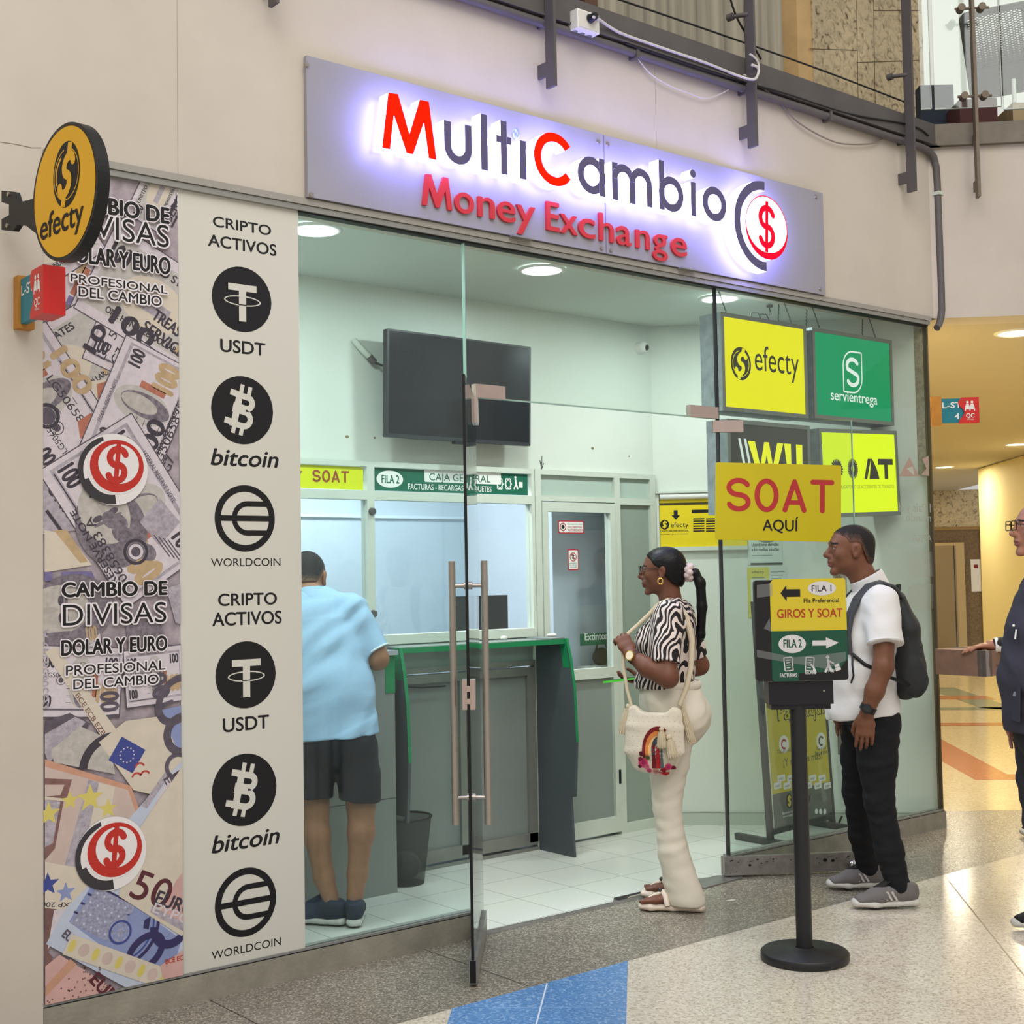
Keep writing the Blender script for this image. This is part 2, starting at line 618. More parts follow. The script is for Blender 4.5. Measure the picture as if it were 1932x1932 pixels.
for v in (1851, 1901):
    p, q = on_z(930 if v > 1880 else 1040, v), on_z(1182, v)
    mb.line(FLOOR, [tuple(p[:2]), tuple(q[:2])], .004, .0015, mat('pale_blue_joint', (120, 160, 208), .5))
M_jnt = mat('dark_joint', (52, 48, 44), .8)
d = on_z(998, 1861) - on_z(815.7, 1797); s0 = on_z(815.7, 1797)
mb.line(FLOOR, [tuple((s0 - d * .12)[:2]), tuple((s0 + d)[:2])], .004, .0012, M_jnt)
mb.line(FLOOR, [tuple(on_z(815.7 - 420, 1797 + 90)[:2]), tuple((on_z(815.7 - 420, 1797 + 90) + d * .9)[:2])], .004, .0012, M_jnt)
d2 = on_z(1912, 1815) - on_z(1790, 1662)
mb.line(FLOOR, [tuple(on_z(1790, 1662)[:2]), tuple((on_z(1790, 1662) + d2 * 1.4)[:2])], .005, .0013, mat('tan_joint', (176, 160, 130), .6))
Z2 = lambda *uv: [tuple(on_z(u, v)[:2]) for u, v in uv]
mb.poly(FLOOR, Z2((1760, 1386), (1778, 1396), (1900, 1461), (1960, 1461), (1960, 1471), (1840, 1472), (1778, 1437), (1760, 1428)), .0014, T_orange)
mb.poly(FLOOR, Z2((1760, 1364), (1960, 1363.5), (1960, 1369.5), (1760, 1370)), .0014, T_orange)
mb.poly(FLOOR, Z2((1760, 1335), (1960, 1334), (1960, 1340), (1760, 1340)), .0014, T_teal)
mb.poly(FLOOR, Z2((1760, 1297), (1800, 1297), (1900, 1331), (1900, 1339), (1850, 1336), (1760, 1304)), .0014, T_teal)
mb.poly(FLOOR, Z2((1760, 1313), (1860, 1313), (1880, 1320), (1760, 1320)), .0017, T_orange)
struct(mb, 'floor', 'mall floor of cream, grey and blue terrazzo with orange bands down the corridor')

# shop and office floor (white tiles)
mb = MB()
mb.poly(FLOOR, [(-.05, .06), (1.78, .06), (1.80, .055), (2.62, .045), (2.68, .10), (2.95, .10), (2.97, .075), (3.37, .08), (3.40, .06), (5.26, .06), (4.12, 1.26), (-.05, 1.26)], .003, M_tiles)
mb.poly(FLOOR, [(1.79, .0), (3.40, .0), (3.40, .08), (1.79, .08)], .0014, mat('worn_threshold', (104, 100, 94), .9, var=.3, vscale=18))
mb.poly(FLOOR, [(2.66, .047), (2.99, .07), (2.98, .098), (2.66, .098)], .0022, mat('broken_tile_bed', (42, 40, 38), .95))
mb.poly(FLOOR, [(2.72, .05), (2.92, .062), (2.90, .075), (2.75, .07)], .0026, mat('mortar_rubble', (160, 154, 140), .9, var=.3, vscale=60))
mb.rect(FLOOR, -.05, 1.26, 4.2, 3.3, .003, mat('office_floor', (150, 152, 150), .5))
struct(mb, 'floor_shop', 'white square floor tiles inside the exchange shop')

# shop front walls
mb = MB()
mb.box((-7, 0, 3.04), (5.36, .26, 4.09), M_wall)
for x in (.445, 2.98):
    mb.box((x, -.0008, 3.045), (x + .002, 0, 4.05), mat('hairline_seam', (168, 158, 146), .9))
mb.line(FAC, [fx(0, 268), fx(28, 272), fx(60, 279), fx(78, 279)], .0025, .0006, mat('wall_crack', (120, 108, 96), .9))
struct(mb, 'wall_front', 'cream plastered fascia above the shop window')
mb = MB()
mb.box((-7, 0, 0), (-.057, .3, 3.04), M_wall)
struct(mb, 'wall_left', 'cream plastered pier left of the banknote poster')

# header profile over the glass
mb = MB()
mb.box((-.057, -.012, 3.018), (5.285, .07, 3.044), mat('header_cover_strip', (158, 154, 146), .6, var=.06, vscale=4))
mb.box((-.057, -.006, 2.994), (5.275, .06, 3.016), M_alu)
mb.box((-.057, -.003, 3.0155), (5.275, .05, 3.0185), M_alu_dk)
mb.box((.96, .005, 2.988), (5.272, .05, 2.994), M_rubber)
struct(mb, 'trim_1', 'grey aluminium header strip over the shop glass')
mb = MB()
mb.box((-.055, 0, 0), (1.785, .075, .098), M_conc)
mb.box((-.055, .004, .098), (1.785, .06, .110), M_alu)
mb.box((-.055, .002, .0985), (1.785, .03, .1015), M_rubber)
struct(mb, 'trim_2', 'low concrete kerb under the poster and left window')
mb = MB()
mb.box((3.402, 0, 0), (5.285, .075, .098), M_conc)
mb.box((3.402, .004, .098), (5.275, .06, .110), M_alu)
mb.box((3.402, .002, .0985), (5.27, .03, .1015), M_rubber)
struct(mb, 'trim_3', 'low concrete kerb under the right window')

# fixed glass
mb = MB(); mb.box((.962, .018, .110), (1.786, .028, 2.99), G_film)
mb.box((1.786, .014, .11), (1.790, .032, 2.99), mat('glass_edge_green', (150, 178, 164), .3))
struct(mb, 'window_1', 'fixed glass pane between white crypto panel and open door')
mb = MB(); mb.box((1.792, .018, 2.318), (3.398, .028, 2.99), G_main)
mb.box((1.792, .018, 2.312), (3.398, .028, 2.318), MATS['glass_edge_green'])
struct(mb, 'window_2', 'glass transom pane above the doorway')
mb = MB(); mb.box((3.404, .018, .110), (5.262, .028, 2.99), G_main)
mb.box((3.397, .012, .11), (3.404, .034, 2.99), M_rubber)
mb.box((5.262, .008, .10), (5.272, .04, 2.99), mat('bronze_edge', (92, 78, 58), .5))
# mirrored vinyl lettering on its far side, and frosted bars
MV = mat('faded_vinyl', (164, 170, 160), .7)
P0 = PL((0, .0175, 0), (1, 0, 0), (0, 0, 1), (0, -1, 0))
def vf(u, v): return fx(u, v, .0175)
for txt, (ua, va, ub, vb), c in (('l País y d', (1697, 970, 1771, 950), .055), ('mundo.', (1706, 985, 1757, 970), .05), ('APISA', (1722, 1024, 1772, 1008), .045)):
    a, b = vf(ua, va), vf(ub, vb)
    mb.text(P0, txt, a[0], (a[1] + b[1]) / 2 - .02, min(b[0], 5.255), 0, MV, cap=c, mirror=True)
MVR = mat('faded_red_vinyl', (176, 152, 140), .7)
mb.poly(P0, [vf(1696, 899), vf(1734, 899), vf(1716, 862)], .0, MVR)
mb.poly(P0, [vf(1710, 884), vf(1722, 880), vf(1726, 899)], .0003, mat('glass_gap_tint', (186, 190, 178), .6))
mb.poly(P0, [vf(1740, 866), vf(1752, 860), vf(1753, 898), vf(1738, 896), vf(1748, 884)], .0, MVR)
MF = glass('frosted_bar', (.93, .90, .86), .02, .16)
for va, vb in ((1047, 1089), (1108, 1151)):
    a, b = vf(1712, vb), vf(1766, va)
    mb.poly(P0, rrect(a[0], a[1], 5.258, b[1] + .02, .06)[0:0] + [(5.258, a[1]), (5.258, b[1] + .02), (a[0] + .07, b[1] + .02), (a[0] + .02, b[1]), (a[0], (a[1] + b[1]) / 2), (a[0] + .02, a[1] + .03), (a[0] + .07, a[1])], 0, MF)
struct(mb, 'window_3', 'fixed glass pane right of the doorway with faded mirrored lettering')

# ------------------------------------------------------------------ shop interior shell
mb = MB(); mb.box((-.06, .03, 3.06), (5.3, 3.4, 3.2), M_ceil)
struct(mb, 'ceiling', 'white shop ceiling')
mb = MB(); mb.box((-.06, 1.225, 2.135), (4.145, 1.33, 3.06), M_wall_in)
struct(mb, 'wall_back', 'white wall above the teller partition')
n45 = V3(.7071, -.7071, 0)
DW = PL((4.14, 1.225, 0), n45, (0, 0, 1), (-.7071, -.7071, 0))      # diagonal right wall, seen from the shop
mb = MB()
vs = [DW.p(0, 0), DW.p(1.64, 0), DW.p(1.64, 3.06), DW.p(0, 3.06)]
mb.add(vs + [q + V3(.07, .07, 0) for q in vs], [(0, 1, 2, 3), (7, 6, 5, 4), (0, 4, 5, 1), (1, 5, 6, 2), (2, 6, 7, 3), (3, 7, 4, 0)], M_wall_in)
struct(mb, 'wall_right', 'pale diagonal side wall inside the shop')
mb = MB()
mb.rect(DW, .005, .0, 1.6, .075, .008, mat('skirting_tile', (186, 194, 182), .5))
mb.rect(DW, .005, .075, 1.6, .079, .0085, M_tile_gap)
struct(mb, 'baseboard_right', 'low pale skirting along the diagonal shop wall')
mb = MB(); mb.box((-.16, .03, 0), (-.06, 3.4, 3.06), M_wall_in); struct(mb, 'wall_side', 'white side wall of the shop')
M_office = mat('office_wall', (196, 206, 216), .8, var=.04, vscale=2)
mb = MB(); mb.box((-.06, 3.2, 0), (4.4, 3.3, 3.06), M_office)
mb.box((-.06, 3.18, 1.95), (4.4, 3.2, 1.97), mat('office_wall_line', (214, 222, 230), .8))
struct(mb, 'wall_office', 'pale blue back wall of the teller office')
mb = MB(); mb.box((4.2, 1.32, 0), (4.3, 3.3, 3.06), M_office); struct(mb, 'wall_office_side', 'pale side wall of the teller office')
mb = MB(); mb.box((3.5, 1.45, 0), (4.2, 1.52, 3.06), M_office); struct(mb, 'wall_office_pier', 'pale pier behind the staff door glass')
area('office_tube_light', (2.2, 2.2, 2.98), 2.2, 105, (.90, .96, 1.0), (2.2, 2.2, 0), 'RECTANGLE', .4)

# ------------------------------------------------------------------ corridor and upper mall shell
M_corr_ceil = mat('corridor_ceiling', (188, 178, 156), .8)
M_yel = mat('corridor_wall_paint', (236, 220, 164), .7)
M_corr_end = mat('corridor_end_paint', (205, 196, 176), .8)
mb = MB()
c = [cor(-.3, .02, 3.05), cor(4.6, .02, 3.05), cor(4.6, 18.6, 3.05), cor(-.3, 18.6, 3.05)]
mb.add(c + [q + V3(0, 0, .3) for q in c], [(0, 1, 2, 3), (7, 6, 5, 4), (0, 4, 5, 1), (1, 5, 6, 2), (2, 6, 7, 3), (3, 7, 4, 0)], M_corr_ceil)
struct(mb, 'ceiling_corridor', 'tan corridor ceiling right of the shop')
mb = MB()
c = [cor(0, .0), cor(-.12, .1), cor(-.12, 18.4), cor(0, 18.4)]
mb.add(c + [q + V3(0, 0, 3.04) for q in c], [(0, 1, 5, 4), (1, 2, 6, 5), (2, 3, 7, 6), (3, 0, 4, 7)], M_yel)
struct(mb, 'wall_corridor_left', 'corridor wall behind the shop corner')
mb = MB()
c = [cor(3.56, 1.5), cor(3.56, 12.6), cor(4.6, 12.6), cor(4.6, 1.5)]
mb.add(c + [q + V3(0, 0, 3.04) for q in c], [(0, 1, 5, 4), (1, 2, 6, 5), (2, 3, 7, 6), (3, 0, 4, 7)], M_yel)
struct(mb, 'wall_corridor_right', 'yellow lit corridor wall behind the older man')
EW = PL(cor(0, 18.3), E1, (0, 0, 1), -E2)


def ew(u, v):
    p = on_pl(u, v, EW.o, EW.n) - EW.o
    return (np.dot(p, EW.ex), p[2])


mb = MB()
mb.rect(EW, -1, 0, 7, 3.04, 0, M_corr_end)
zt = ew(1765, 925)[1]; zl = ew(1765, 995)[1]
xs = [ew(1757, 960)[0] - .6, ew(1858, 960)[0]]
mb.rect(EW, xs[0], zl, xs[1], zt, .03, M_stone)
mb.rect(EW, xs[0], zl - .06, xs[1] + .05, zl, .05, mat('lintel_strip', (150, 118, 62), .5))
mb.rect(EW, xs[0], 0, ew(1850, 1100)[0], zl - .06, .03, M_stone_dk)
mb.rect(EW, ew(1850, 1100)[0], 0, ew(1868, 1100)[0], zl, .06, mat('ochre_jamb', (176, 146, 82), .6, var=.2, vscale=8))
a_, b_ = ew(1832, 1116), ew(1849, 1055)
MCP = mat('call_plate', (222, 216, 204), .5)
mb.rect(EW, a_[0], a_[1], b_[0], b_[1], .045, MCP)
a_, b_ = ew(1836, 1072), ew(1844, 1065); mb.rect(EW, a_[0], a_[1], b_[0], b_[1], .047, mat('call_display', (120, 20, 16), .4))
struct(mb, 'wall_corridor_end', 'far corridor wall clad in brown stone around the lift')
mb = MB()
M_lift = mat('lift_steel', (150, 128, 92), .35, .5)
M_lift2 = mat('lift_frame_steel', (186, 160, 112), .4, .4)
xa, xb, xc = ew(1745, 1100)[0], ew(1802, 1100)[0], ew(1818, 1100)[0]
zd = ew(1780, 1030)[1]
mb.box((0, 0, 0), (1, 1, 1), M_lift2, lambda a, b, c: EW.p(xa + (xc - xa) * a, (zd + .06) * c, .03 + .1 * b))
mb.box((0, 0, 0), (1, 1, 1), M_lift, lambda a, b, c: EW.p(xa + (xb - xa) * a, zd * c, .13 + .012 * b))
mb.line(EW, [((xa + xb) / 2 + .25, 0), ((xa + xb) / 2 + .25, zd)], .02, .144, M_alu_dk)
struct(mb, 'door_4', 'steel lift door at the far end of the corridor')
# perpendicular fascia right of the corner
F2 = PL(cor(0, -.02), E1, (0, 0, 1), -E2)
mb = MB()
for a0, a1, sk in ((-.0, .44, 0), (.44, 3.5, 1)):
    ob = [F2.p(a0, 3.04), F2.p(a1, 3.04, .10 * sk if a1 > 1 else 0), F2.p(a1, 4.09, .10 * sk if a1 > 1 else 0), F2.p(a0, 4.09)]
    ob2 = [q + E2 * .25 for q in ob]
    mb.add(ob + ob2, [(0, 1, 2, 3), (7, 6, 5, 4), (0, 4, 5, 1), (1, 5, 6, 2), (2, 6, 7, 3), (3, 7, 4, 0)], M_wall)
mb.box((5.262, .04, 2.1), (5.30, .1, 3.0), mat('chipped_render', (176, 162, 144), .9, var=.35, vscale=40))
struct(mb, 'wall_front_return', 'cream fascia of the next shop front beyond the corner')
# steel edge beams of the upper gallery
mb = MB()
mb.box((-7, -.055, 4.085), (5.37, .3, 4.215), M_dkgrey)
mb.box((-7, -.062, 4.085), (5.372, -.055, 4.094), M_dkgrey)
struct(mb, 'trim_4', 'dark grey steel edge beam of the upper gallery')
mb = MB()
M_beam2 = mat('weathered_steel_beam', (120, 112, 100), .6, .2, var=.2, vscale=6)
for a0, a1, sk in ((.03, .44, 0), (.44, 3.5, .10)):
    ob = [F2.p(a0, 4.085, .04), F2.p(a1, 4.085, .04 + sk), F2.p(a1, 4.215, .04 + sk), F2.p(a0, 4.215, .04)]
    ob2 = [q + E2 * .3 for q in ob]
    mb.add(ob + ob2, [(0, 1, 2, 3), (7, 6, 5, 4), (0, 4, 5, 1), (1, 5, 6, 2), (2, 6, 7, 3), (3, 7, 4, 0)], M_beam2)
struct(mb, 'trim_5', 'weathered steel gallery beam right of the corner')
mb = MB()
mb.box((-7, .26, 4.0), (5.3, 9, 4.2), mat('gallery_slab', (150, 140, 126), .8))
c = [cor(-.2, .2, 4.0), cor(5, .2, 4.0), cor(5, 9, 4.0), cor(-.2, 9, 4.0)]
mb.add(c + [q + V3(0, 0, .2) for q in c], [(0, 1, 2, 3), (7, 6, 5, 4), (0, 4, 5, 1), (1, 5, 6, 2), (2, 6, 7, 3), (3, 7, 4, 0)], MATS['gallery_slab'])
struct(mb, 'floor_gallery', 'floor slab of the upper gallery')


# ================================================================== MAIN SIGN
EM_side = emis('letter_side_white_glow', (150, 146, 255), 24.0)
EM_back = emis('letter_back_blue_glow', (128, 124, 255), 16)
EM_red = emis('letter_face_red_glow', (255, 32, 8), 1.25)
EM_pink = emis('emblem_red_glow', (255, 22, 52), 1.0)
EM_disc = emis('emblem_white_glow', (255, 255, 255), 2.0)
M_slate = mat('letter_face_slate', (92, 86, 124), .4)
M_board = mat('sign_board_silver', (158, 156, 164), .45, .15, var=.04, vscale=3)
SB = (2.62, -.012, 3.33)
sign = thing('illuminated_sign', 'long silver sign board with glowing red and slate letters above the shop door', 'sign', (2.6, -.012, 3.045))
xs = fx(1139, 300, -.02)[0]
for a, b in ((.985, xs - .002), (xs + .002, 4.256)):
    mb = MB(); mb.box((a, -.024, 3.048), (b, -.003, 3.618), M_board); mb.build('board_panel', sign)
for u, v in ((578, 122), (587, 368), (1128, 268), (1146, 273), (1134, 468), (1152, 472), (1539, 371), (1547, 545)):
    x, z = fx(u, v, -.024)
    mb = MB(); mb.cyl((x, -.024, z), (x, -.031, z), .011, M_steel, .009, 14); mb.build('screw', sign)
YF, YB = .108, .046          # front and back of the channel letters, in front of the wall


def chan(name, shapes, face, label=None, parent=sign):
    mb = MB()
    for i, pts in enumerate(shapes):
        mb.prism(FAC, pts, YB - i * 4e-5, YF + i * 4e-5, face, EM_side, EM_back)
    o = mb.build(name, parent)
    if label: o['label'] = label
    return o


R4 = lambda a, b, c, d: [(a, b), (c, b), (c, d), (a, d)]
chan('channel_letter', [[(1.284, 3.279), (1.323, 3.28), (1.345, 3.425), (1.405, 3.28), (1.437, 3.28), (1.495, 3.425), (1.517, 3.279), (1.557, 3.279), (1.522, 3.521), (1.475, 3.519), (1.421, 3.365), (1.366, 3.519), (1.318, 3.514)]], EM_red, 'glowing red capital M')
chan('channel_letter', [R4(1.598, 3.355, 1.635, 3.459), R4(1.708, 3.355, 1.745, 3.462), band(1.6715, 3.355, .0735, .0365, 180, 360)], M_slate)
chan('channel_letter', [R4(1.794, 3.282, 1.831, 3.528)], M_slate)
chan('channel_letter', [R4(1.904, 3.283, 1.939, 3.521), R4(1.880, 3.421, 1.904, 3.452), R4(1.939, 3.421, 1.964, 3.454)], M_slate)
chan('channel_letter', [R4(2.011, 3.281, 2.047, 3.454)], M_slate)
chan('channel_letter', [band(2.215, 3.405, .122, .080, 38, 322, 36)], EM_red, 'glowing red capital C')
chan('channel_letter', [band(2.4405, 3.372, .0875, .049, 0, 360, 36), R4(2.487, 3.284, 2.523, 3.461)], M_slate)
chan('channel_letter', [R4(2.569, 3.282, 2.607, 3.461), R4(2.683, 3.282, 2.720, 3.386), R4(2.797, 3.284, 2.834, 3.386), band(2.6445, 3.386, .0755, .038, 0, 180), band(2.7585, 3.386, .0755, .038, 0, 180)], M_slate)
chan('channel_letter', [R4(2.881, 3.287, 2.918, 3.529), band(2.9645, 3.373, .0865, .049, 0, 360, 36)], M_slate)
chan('channel_letter', [R4(3.103, 3.29, 3.138, 3.46), arcpts(3.121, 3.503, .021, 0, 345, 22)], M_slate)
chan('channel_letter', [band(3.274, 3.376, .0875, .049, 0, 360, 36)], M_slate)
# crumpled tape where the first i lost its dot
mb = MB(); x, z = fx(560 + 1595 / 3.864, 100 + 590 / 3.864, -.07)
mb.ball((x, -.07, z), .022, glass('clear_tape', (.8, .9, .98), .1), 12, (.9, .8, 1.3)); mb.build('tape_wad', sign)
e = chan('emblem', [band(3.655, 3.321, .236, .188, 88, 272, 48)], M_slate, 'slate crescent and red dollar disc')
mb = MB()
mb.prism(FAC, arcpts(3.673, 3.318, .166, 0, 352, 44), YB, YF - .004, EM_disc, EM_side, EM_back)
mb.ring(FAC, 3.673, 3.318, .168, .162, YF - .002, EM_pink)
for a0, a1, n in ((180, 360, 30),):
    vs = []
    for i in range(n + 1):
        q = math.radians(a0 + (a1 - a0) * i / n); t = math.sin(math.pi * i / n)
        vs += [FAC.p(3.673 + .168 * math.cos(q), 3.318 + .168 * math.sin(q), YF - .001), FAC.p(3.673 + (.162 - .022 * t) * math.cos(q), 3.318 + (.162 - .03 * t) * math.sin(q), YF - .001)]
    mb.add(vs, [(2 * i, 2 * i + 2, 2 * i + 3, 2 * i + 1) for i in range(n)], EM_pink)
dollar(mb, FAC, 3.672, 3.322, .205, YF, EM_pink, .155, .05)
mb.build('emblem_disc', e)
M_acr = mat('red_acrylic', (196, 44, 48), .25, spec=.6)
for ch, a, b in (('M', 1.534, 1.691), ('o', 1.707, 1.807), ('n', 1.833, 1.922), ('e', 1.94, 2.04), ('y', 2.05, 2.155), ('E', 2.226, 2.300), ('x', 2.309, 2.412), ('c', 2.423, 2.522), ('h', 2.553, 2.643), ('a', 2.666, 2.758), ('n', 2.793, 2.882), ('g', 2.907, 3.005), ('e', 3.036, 3.143)):
    mb = MB()
    if ch == 'M': mb.prism(FAC, [(a + (x - 1.284) / .273 * (b - a), 3.103 + (z - 3.279) / .242 * .139) for x, z in ((1.284, 3.279), (1.325, 3.28), (1.347, 3.42), (1.405, 3.28), (1.437, 3.28), (1.493, 3.42), (1.515, 3.279), (1.557, 3.279), (1.522, 3.521), (1.475, 3.519), (1.421, 3.37), (1.366, 3.519), (1.318, 3.514))], .024, .036, M_acr)
    else: mb.text(FAC, ch, a, 3.103, b, .024, M_acr, cap=.139, bold=.012, extrude=.006)
    mb.build('acrylic_letter', sign)
mb = MB()
for u0, v0, u1 in ((965, 450, 1004), (1283, 505, 1312)):
    x, z = fx(u0, v0, -.03); x1 = fx(u1, v0 + 8, -.03)[0]
    mb.box((x, -.045, 3.040), (x1, -.0125, 3.047), M_alu)
mb.build('bottom_clip', sign)

# ================================================================== POSTERS ON THE GLASS
PY = .012
POS = PL((0, PY, 0), (1, 0, 0), (0, 0, 1), (0, -1, 0))


def pf(u, v): return fx(u, v, PY)


def ptext(mb, pl, f, txt, a, b, top, h, m, halo=None, bold=0.0, shear=0.0):
    """text whose baseline runs between picture points a and b and whose capitals reach 'top'"""
    A, B, T = f(*a), f(*b), f(*top)
    z = (A[1] + B[1]) / 2
    cap = T[1] - A[1]
    if halo:
        for i in range(10):
            q = 2 * math.pi * i / 10
            mb.text(pl, txt, A[0] + .006 * math.cos(q), z + .006 * math.sin(q), B[0] + .006 * math.cos(q), h - .0004 + i * 9e-6, halo, cap=cap, shear=shear)
    mb.text(pl, txt, A[0], z, B[0], h, m, cap=cap, bold=bold, shear=shear)


X0, X1, Z0, Z1 = -.0555, .449, .110, 2.995
poster = thing('banknote_poster', 'tall poster of scattered dollar and euro notes left of the white crypto panel', 'poster', (.2, PY, .11))
mb = MB(); mb.box((X0, PY, Z0), (X1, PY + .012, Z1), mat('poster_backing', (196, 186, 190), .6)); mb.build('panel', poster)

B_ = {}


def bm_(k, c, **kw):
    if k not in B_: B_[k] = mat('note_' + k, c, .6, **kw)
    return B_[k]


bm_('ground', (168, 156, 164), var=.4, vscale=14, detail=8); bm_('pale', (206, 197, 204), var=.1, vscale=40, detail=8); bm_('mid', (172, 164, 174), var=.3, vscale=60, detail=8)
bm_('dark', (92, 84, 96), var=.3, vscale=30); bm_('ink', (62, 56, 66)); bm_('gold', (186, 160, 124), var=.15, vscale=30); bm_('copper', (176, 112, 92), var=.2, vscale=40)
bm_('green', (186, 182, 178), var=.12, vscale=40); bm_('skin', (184, 178, 172), var=.2, vscale=40, detail=8); bm_('hair', (126, 118, 128), var=.5, vscale=70, detail=8); bm_('violet', (120, 112, 158), var=.3, vscale=40)
bm_('cream', (206, 196, 180), var=.06, vscale=16); bm_('orange', (198, 150, 126), var=.12, vscale=16); bm_('euro5', (196, 176, 168), var=.08, vscale=12); bm_('blue', (136, 148, 190), var=.12, vscale=14); bm_('bluepale', (186, 194, 212), var=.06, vscale=14)
bm_('navy', (52, 48, 92)); bm_('brown', (126, 92, 88), var=.25, vscale=20); bm_('yellow', (206, 192, 104)); bm_('euflag', (62, 72, 140)); bm_('wine', (88, 40, 48)); bm_('red', (176, 66, 58)); bm_('pink', (204, 164, 158), var=.1, vscale=14)
HL = [0.0004]


def nh(d=.00003):
    HL[0] += d
    return HL[0]


def note(mb, a, b, hm, kind, flip=False):
    A, B = np.array(pf(*a)), np.array(pf(*b))
    L = float(np.hypot(*(B - A))); d = (B - A) / L
    nrm = np.array([-d[1], d[0]])
    pl = PL(POS.p(*A), POS.ex * d[0] + POS.ey * d[1], POS.ex * nrm[0] + POS.ey * nrm[1], POS.n)
    H = hm
    h = nh()
    mb.rect(pl, -.004, -.004, L + .004, H + .004, h, bm_('dark', 0)); h = nh()
    if kind == '100':
        mb.rect(pl, 0, 0, L, H, h, B_['pale']); h = nh()
        mb.rect(pl, .03 * L, .08 * H, .97 * L, .92 * H, h, B_['mid']); h = nh()
        mb.rect(pl, .05 * L, .12 * H, .95 * L, .88 * H, h, B_['pale'])
        mb.disc(pl, .52 * L, .5 * H, .15 * L, nh(), B_['green'], .37 * H)
        mb.disc(pl, .53 * L, .46 * H, .10 * L, nh(), B_['hair'], .33 * H); mb.disc(pl, .53 * L, .54 * H, .07 * L, nh(), B_['skin'], .24 * H)
        mb.disc(pl, .29 * L, .52 * H, .055 * L, nh(), B_['ink']); mb.disc(pl, .29 * L, .52 * H, .048 * L, nh(), B_['pale']); mb.disc(pl, .29 * L, .52 * H, .03 * L, nh(), B_['dark'])
        h = nh()
        for x, y, s in ((.06, .70, .15), (.80, .70, .14), (.06, .14, .13)):
            mb.text(pl, '100', x * L, y * H, (x + s) * L, h, B_['ink'], cap=.17 * H, bold=.03)
        mb.text(pl, '100', .72 * L, .2 * H, .94 * L, h, B_['gold'], cap=.30 * H, bold=.05)
        mb.rect(pl, .66 * L, .28 * H, .72 * L, .62 * H, h, B_['copper'])
        mb.text(pl, 'LG506583', .10 * L, .56 * H, .34 * L + .02, nh(), B_['ink'], cap=.07 * H)
        mb.text(pl, 'FEDERAL RESERVE NOTE', .24 * L, .89 * H, .62 * L, h, B_['ink'], cap=.045 * H)
        mb.line(pl, [(.06 * L, .10 * H), (.7 * L, .10 * H)], .012 * H, h, B_['ink'])
        for k in range(5): mb.line(pl, [(.36 * L, (.2 + .1 * k) * H), (.42 * L, (.2 + .1 * k) * H)], .008 * H, h, B_['dark'])
    elif kind == '100b':
        mb.rect(pl, 0, 0, L, H, h, B_['pale']); h = nh()
        mb.rect(pl, .04 * L, .1 * H, .96 * L, .9 * H, h, B_['green'])
        mb.disc(pl, .5 * L, .46 * H, .27 * L, nh(), B_['cream'], .27 * H)
        mb.rect(pl, .36 * L, .36 * H, .64 * L, .5 * H, nh(), B_['mid'])
        h = nh()
        mb.text(pl, 'UNITED STATES', .22 * L, .78 * H, .8 * L, h, B_['ink'], cap=.09 * H, bold=.03)
        mb.text(pl, 'ONE HUNDRED DOLLARS', .2 * L, .13 * H, .82 * L, h, B_['ink'], cap=.07 * H, bold=.03)
        mb.text(pl, '100', .05 * L, .64 * H, .2 * L, h, B_['ink'], cap=.2 * H, bold=.04); mb.text(pl, '100', .8 * L, .14 * H, .95 * L, h, B_['gold'], cap=.26 * H, bold=.04)
    elif kind in ('50', '20'):
        base = B_['euro5'] if kind == '50' else B_['bluepale']; deep = B_['orange'] if kind == '50' else B_['blue']; ink = B_['wine'] if kind == '50' else B_['navy']
        mb.rect(pl, 0, 0, L, H, h, B_['cream'] if kind == '50' else B_['bluepale']); h = nh()
        mb.rect(pl, .06 * L, .12 * H, .66 * L, .94 * H, h, deep); h = nh()
        mb.rect(pl, .66 * L, .04 * H, .8 * L, .96 * H, h, base)
        h = nh()
        k = B_['brown'] if kind == '50' else B_['navy']
        for j in range(3):
            x = (.12 + .11 * j) * L
            mb.rect(pl, x, .15 * H, x + .085 * L, .62 * H, h, bm_('win' + kind, (158, 160, 176) if kind == '20' else (168, 140, 132), var=.3, vscale=60))
            mb.disc(pl, x + .0425 * L, .62 * H, .0425 * L, nh(), B_['win' + kind], .12 * H)
            mb.line(pl, [(x - .006 * L, .14 * H), (x - .006 * L, .66 * H)], .012 * L, nh(), k)
        mb.ring(pl, .28 * L, .52 * H, .34 * H, .31 * H, nh(), k, 0, 180)
        mb.disc(pl, .47 * L, .42 * H, .055 * L, nh(), bm_('rose' + kind, (140, 146, 186) if kind == '20' else (178, 150, 140), var=.3, vscale=50))
        mb.ring(pl, .47 * L, .42 * H, .06 * L, .052 * L, nh(), k)
        h = nh()
        mb.text(pl, kind, .72 * L, .24 * H, .96 * L, h, ink, cap=.4 * H, bold=.02)
        mb.text(pl, kind, .03 * L, .78 * H, .14 * L, h, ink, cap=.15 * H, bold=.02)
        mb.text(pl, 'EURO', .16 * L, .8 * H, .30 * L, h, ink, cap=.09 * H, bold=.03)
        mb.text(pl, 'EYPO', .16 * L, .68 * H, .30 * L, h, B_['mid'], cap=.09 * H, bold=.03)
        for j in range(5):
            q = math.radians(20 + 32 * j); star(mb, pl, .5 * L + .2 * L * math.cos(q), .5 * H + .36 * H * math.sin(q), .06 * H, nh(), B_['yellow'])
        mb.text(pl, 'BCE ECB EZB EKT EKP 2002', .38 * L, .955 * H - .05 * H, .64 * L, h, B_['ink'], cap=.03 * H)


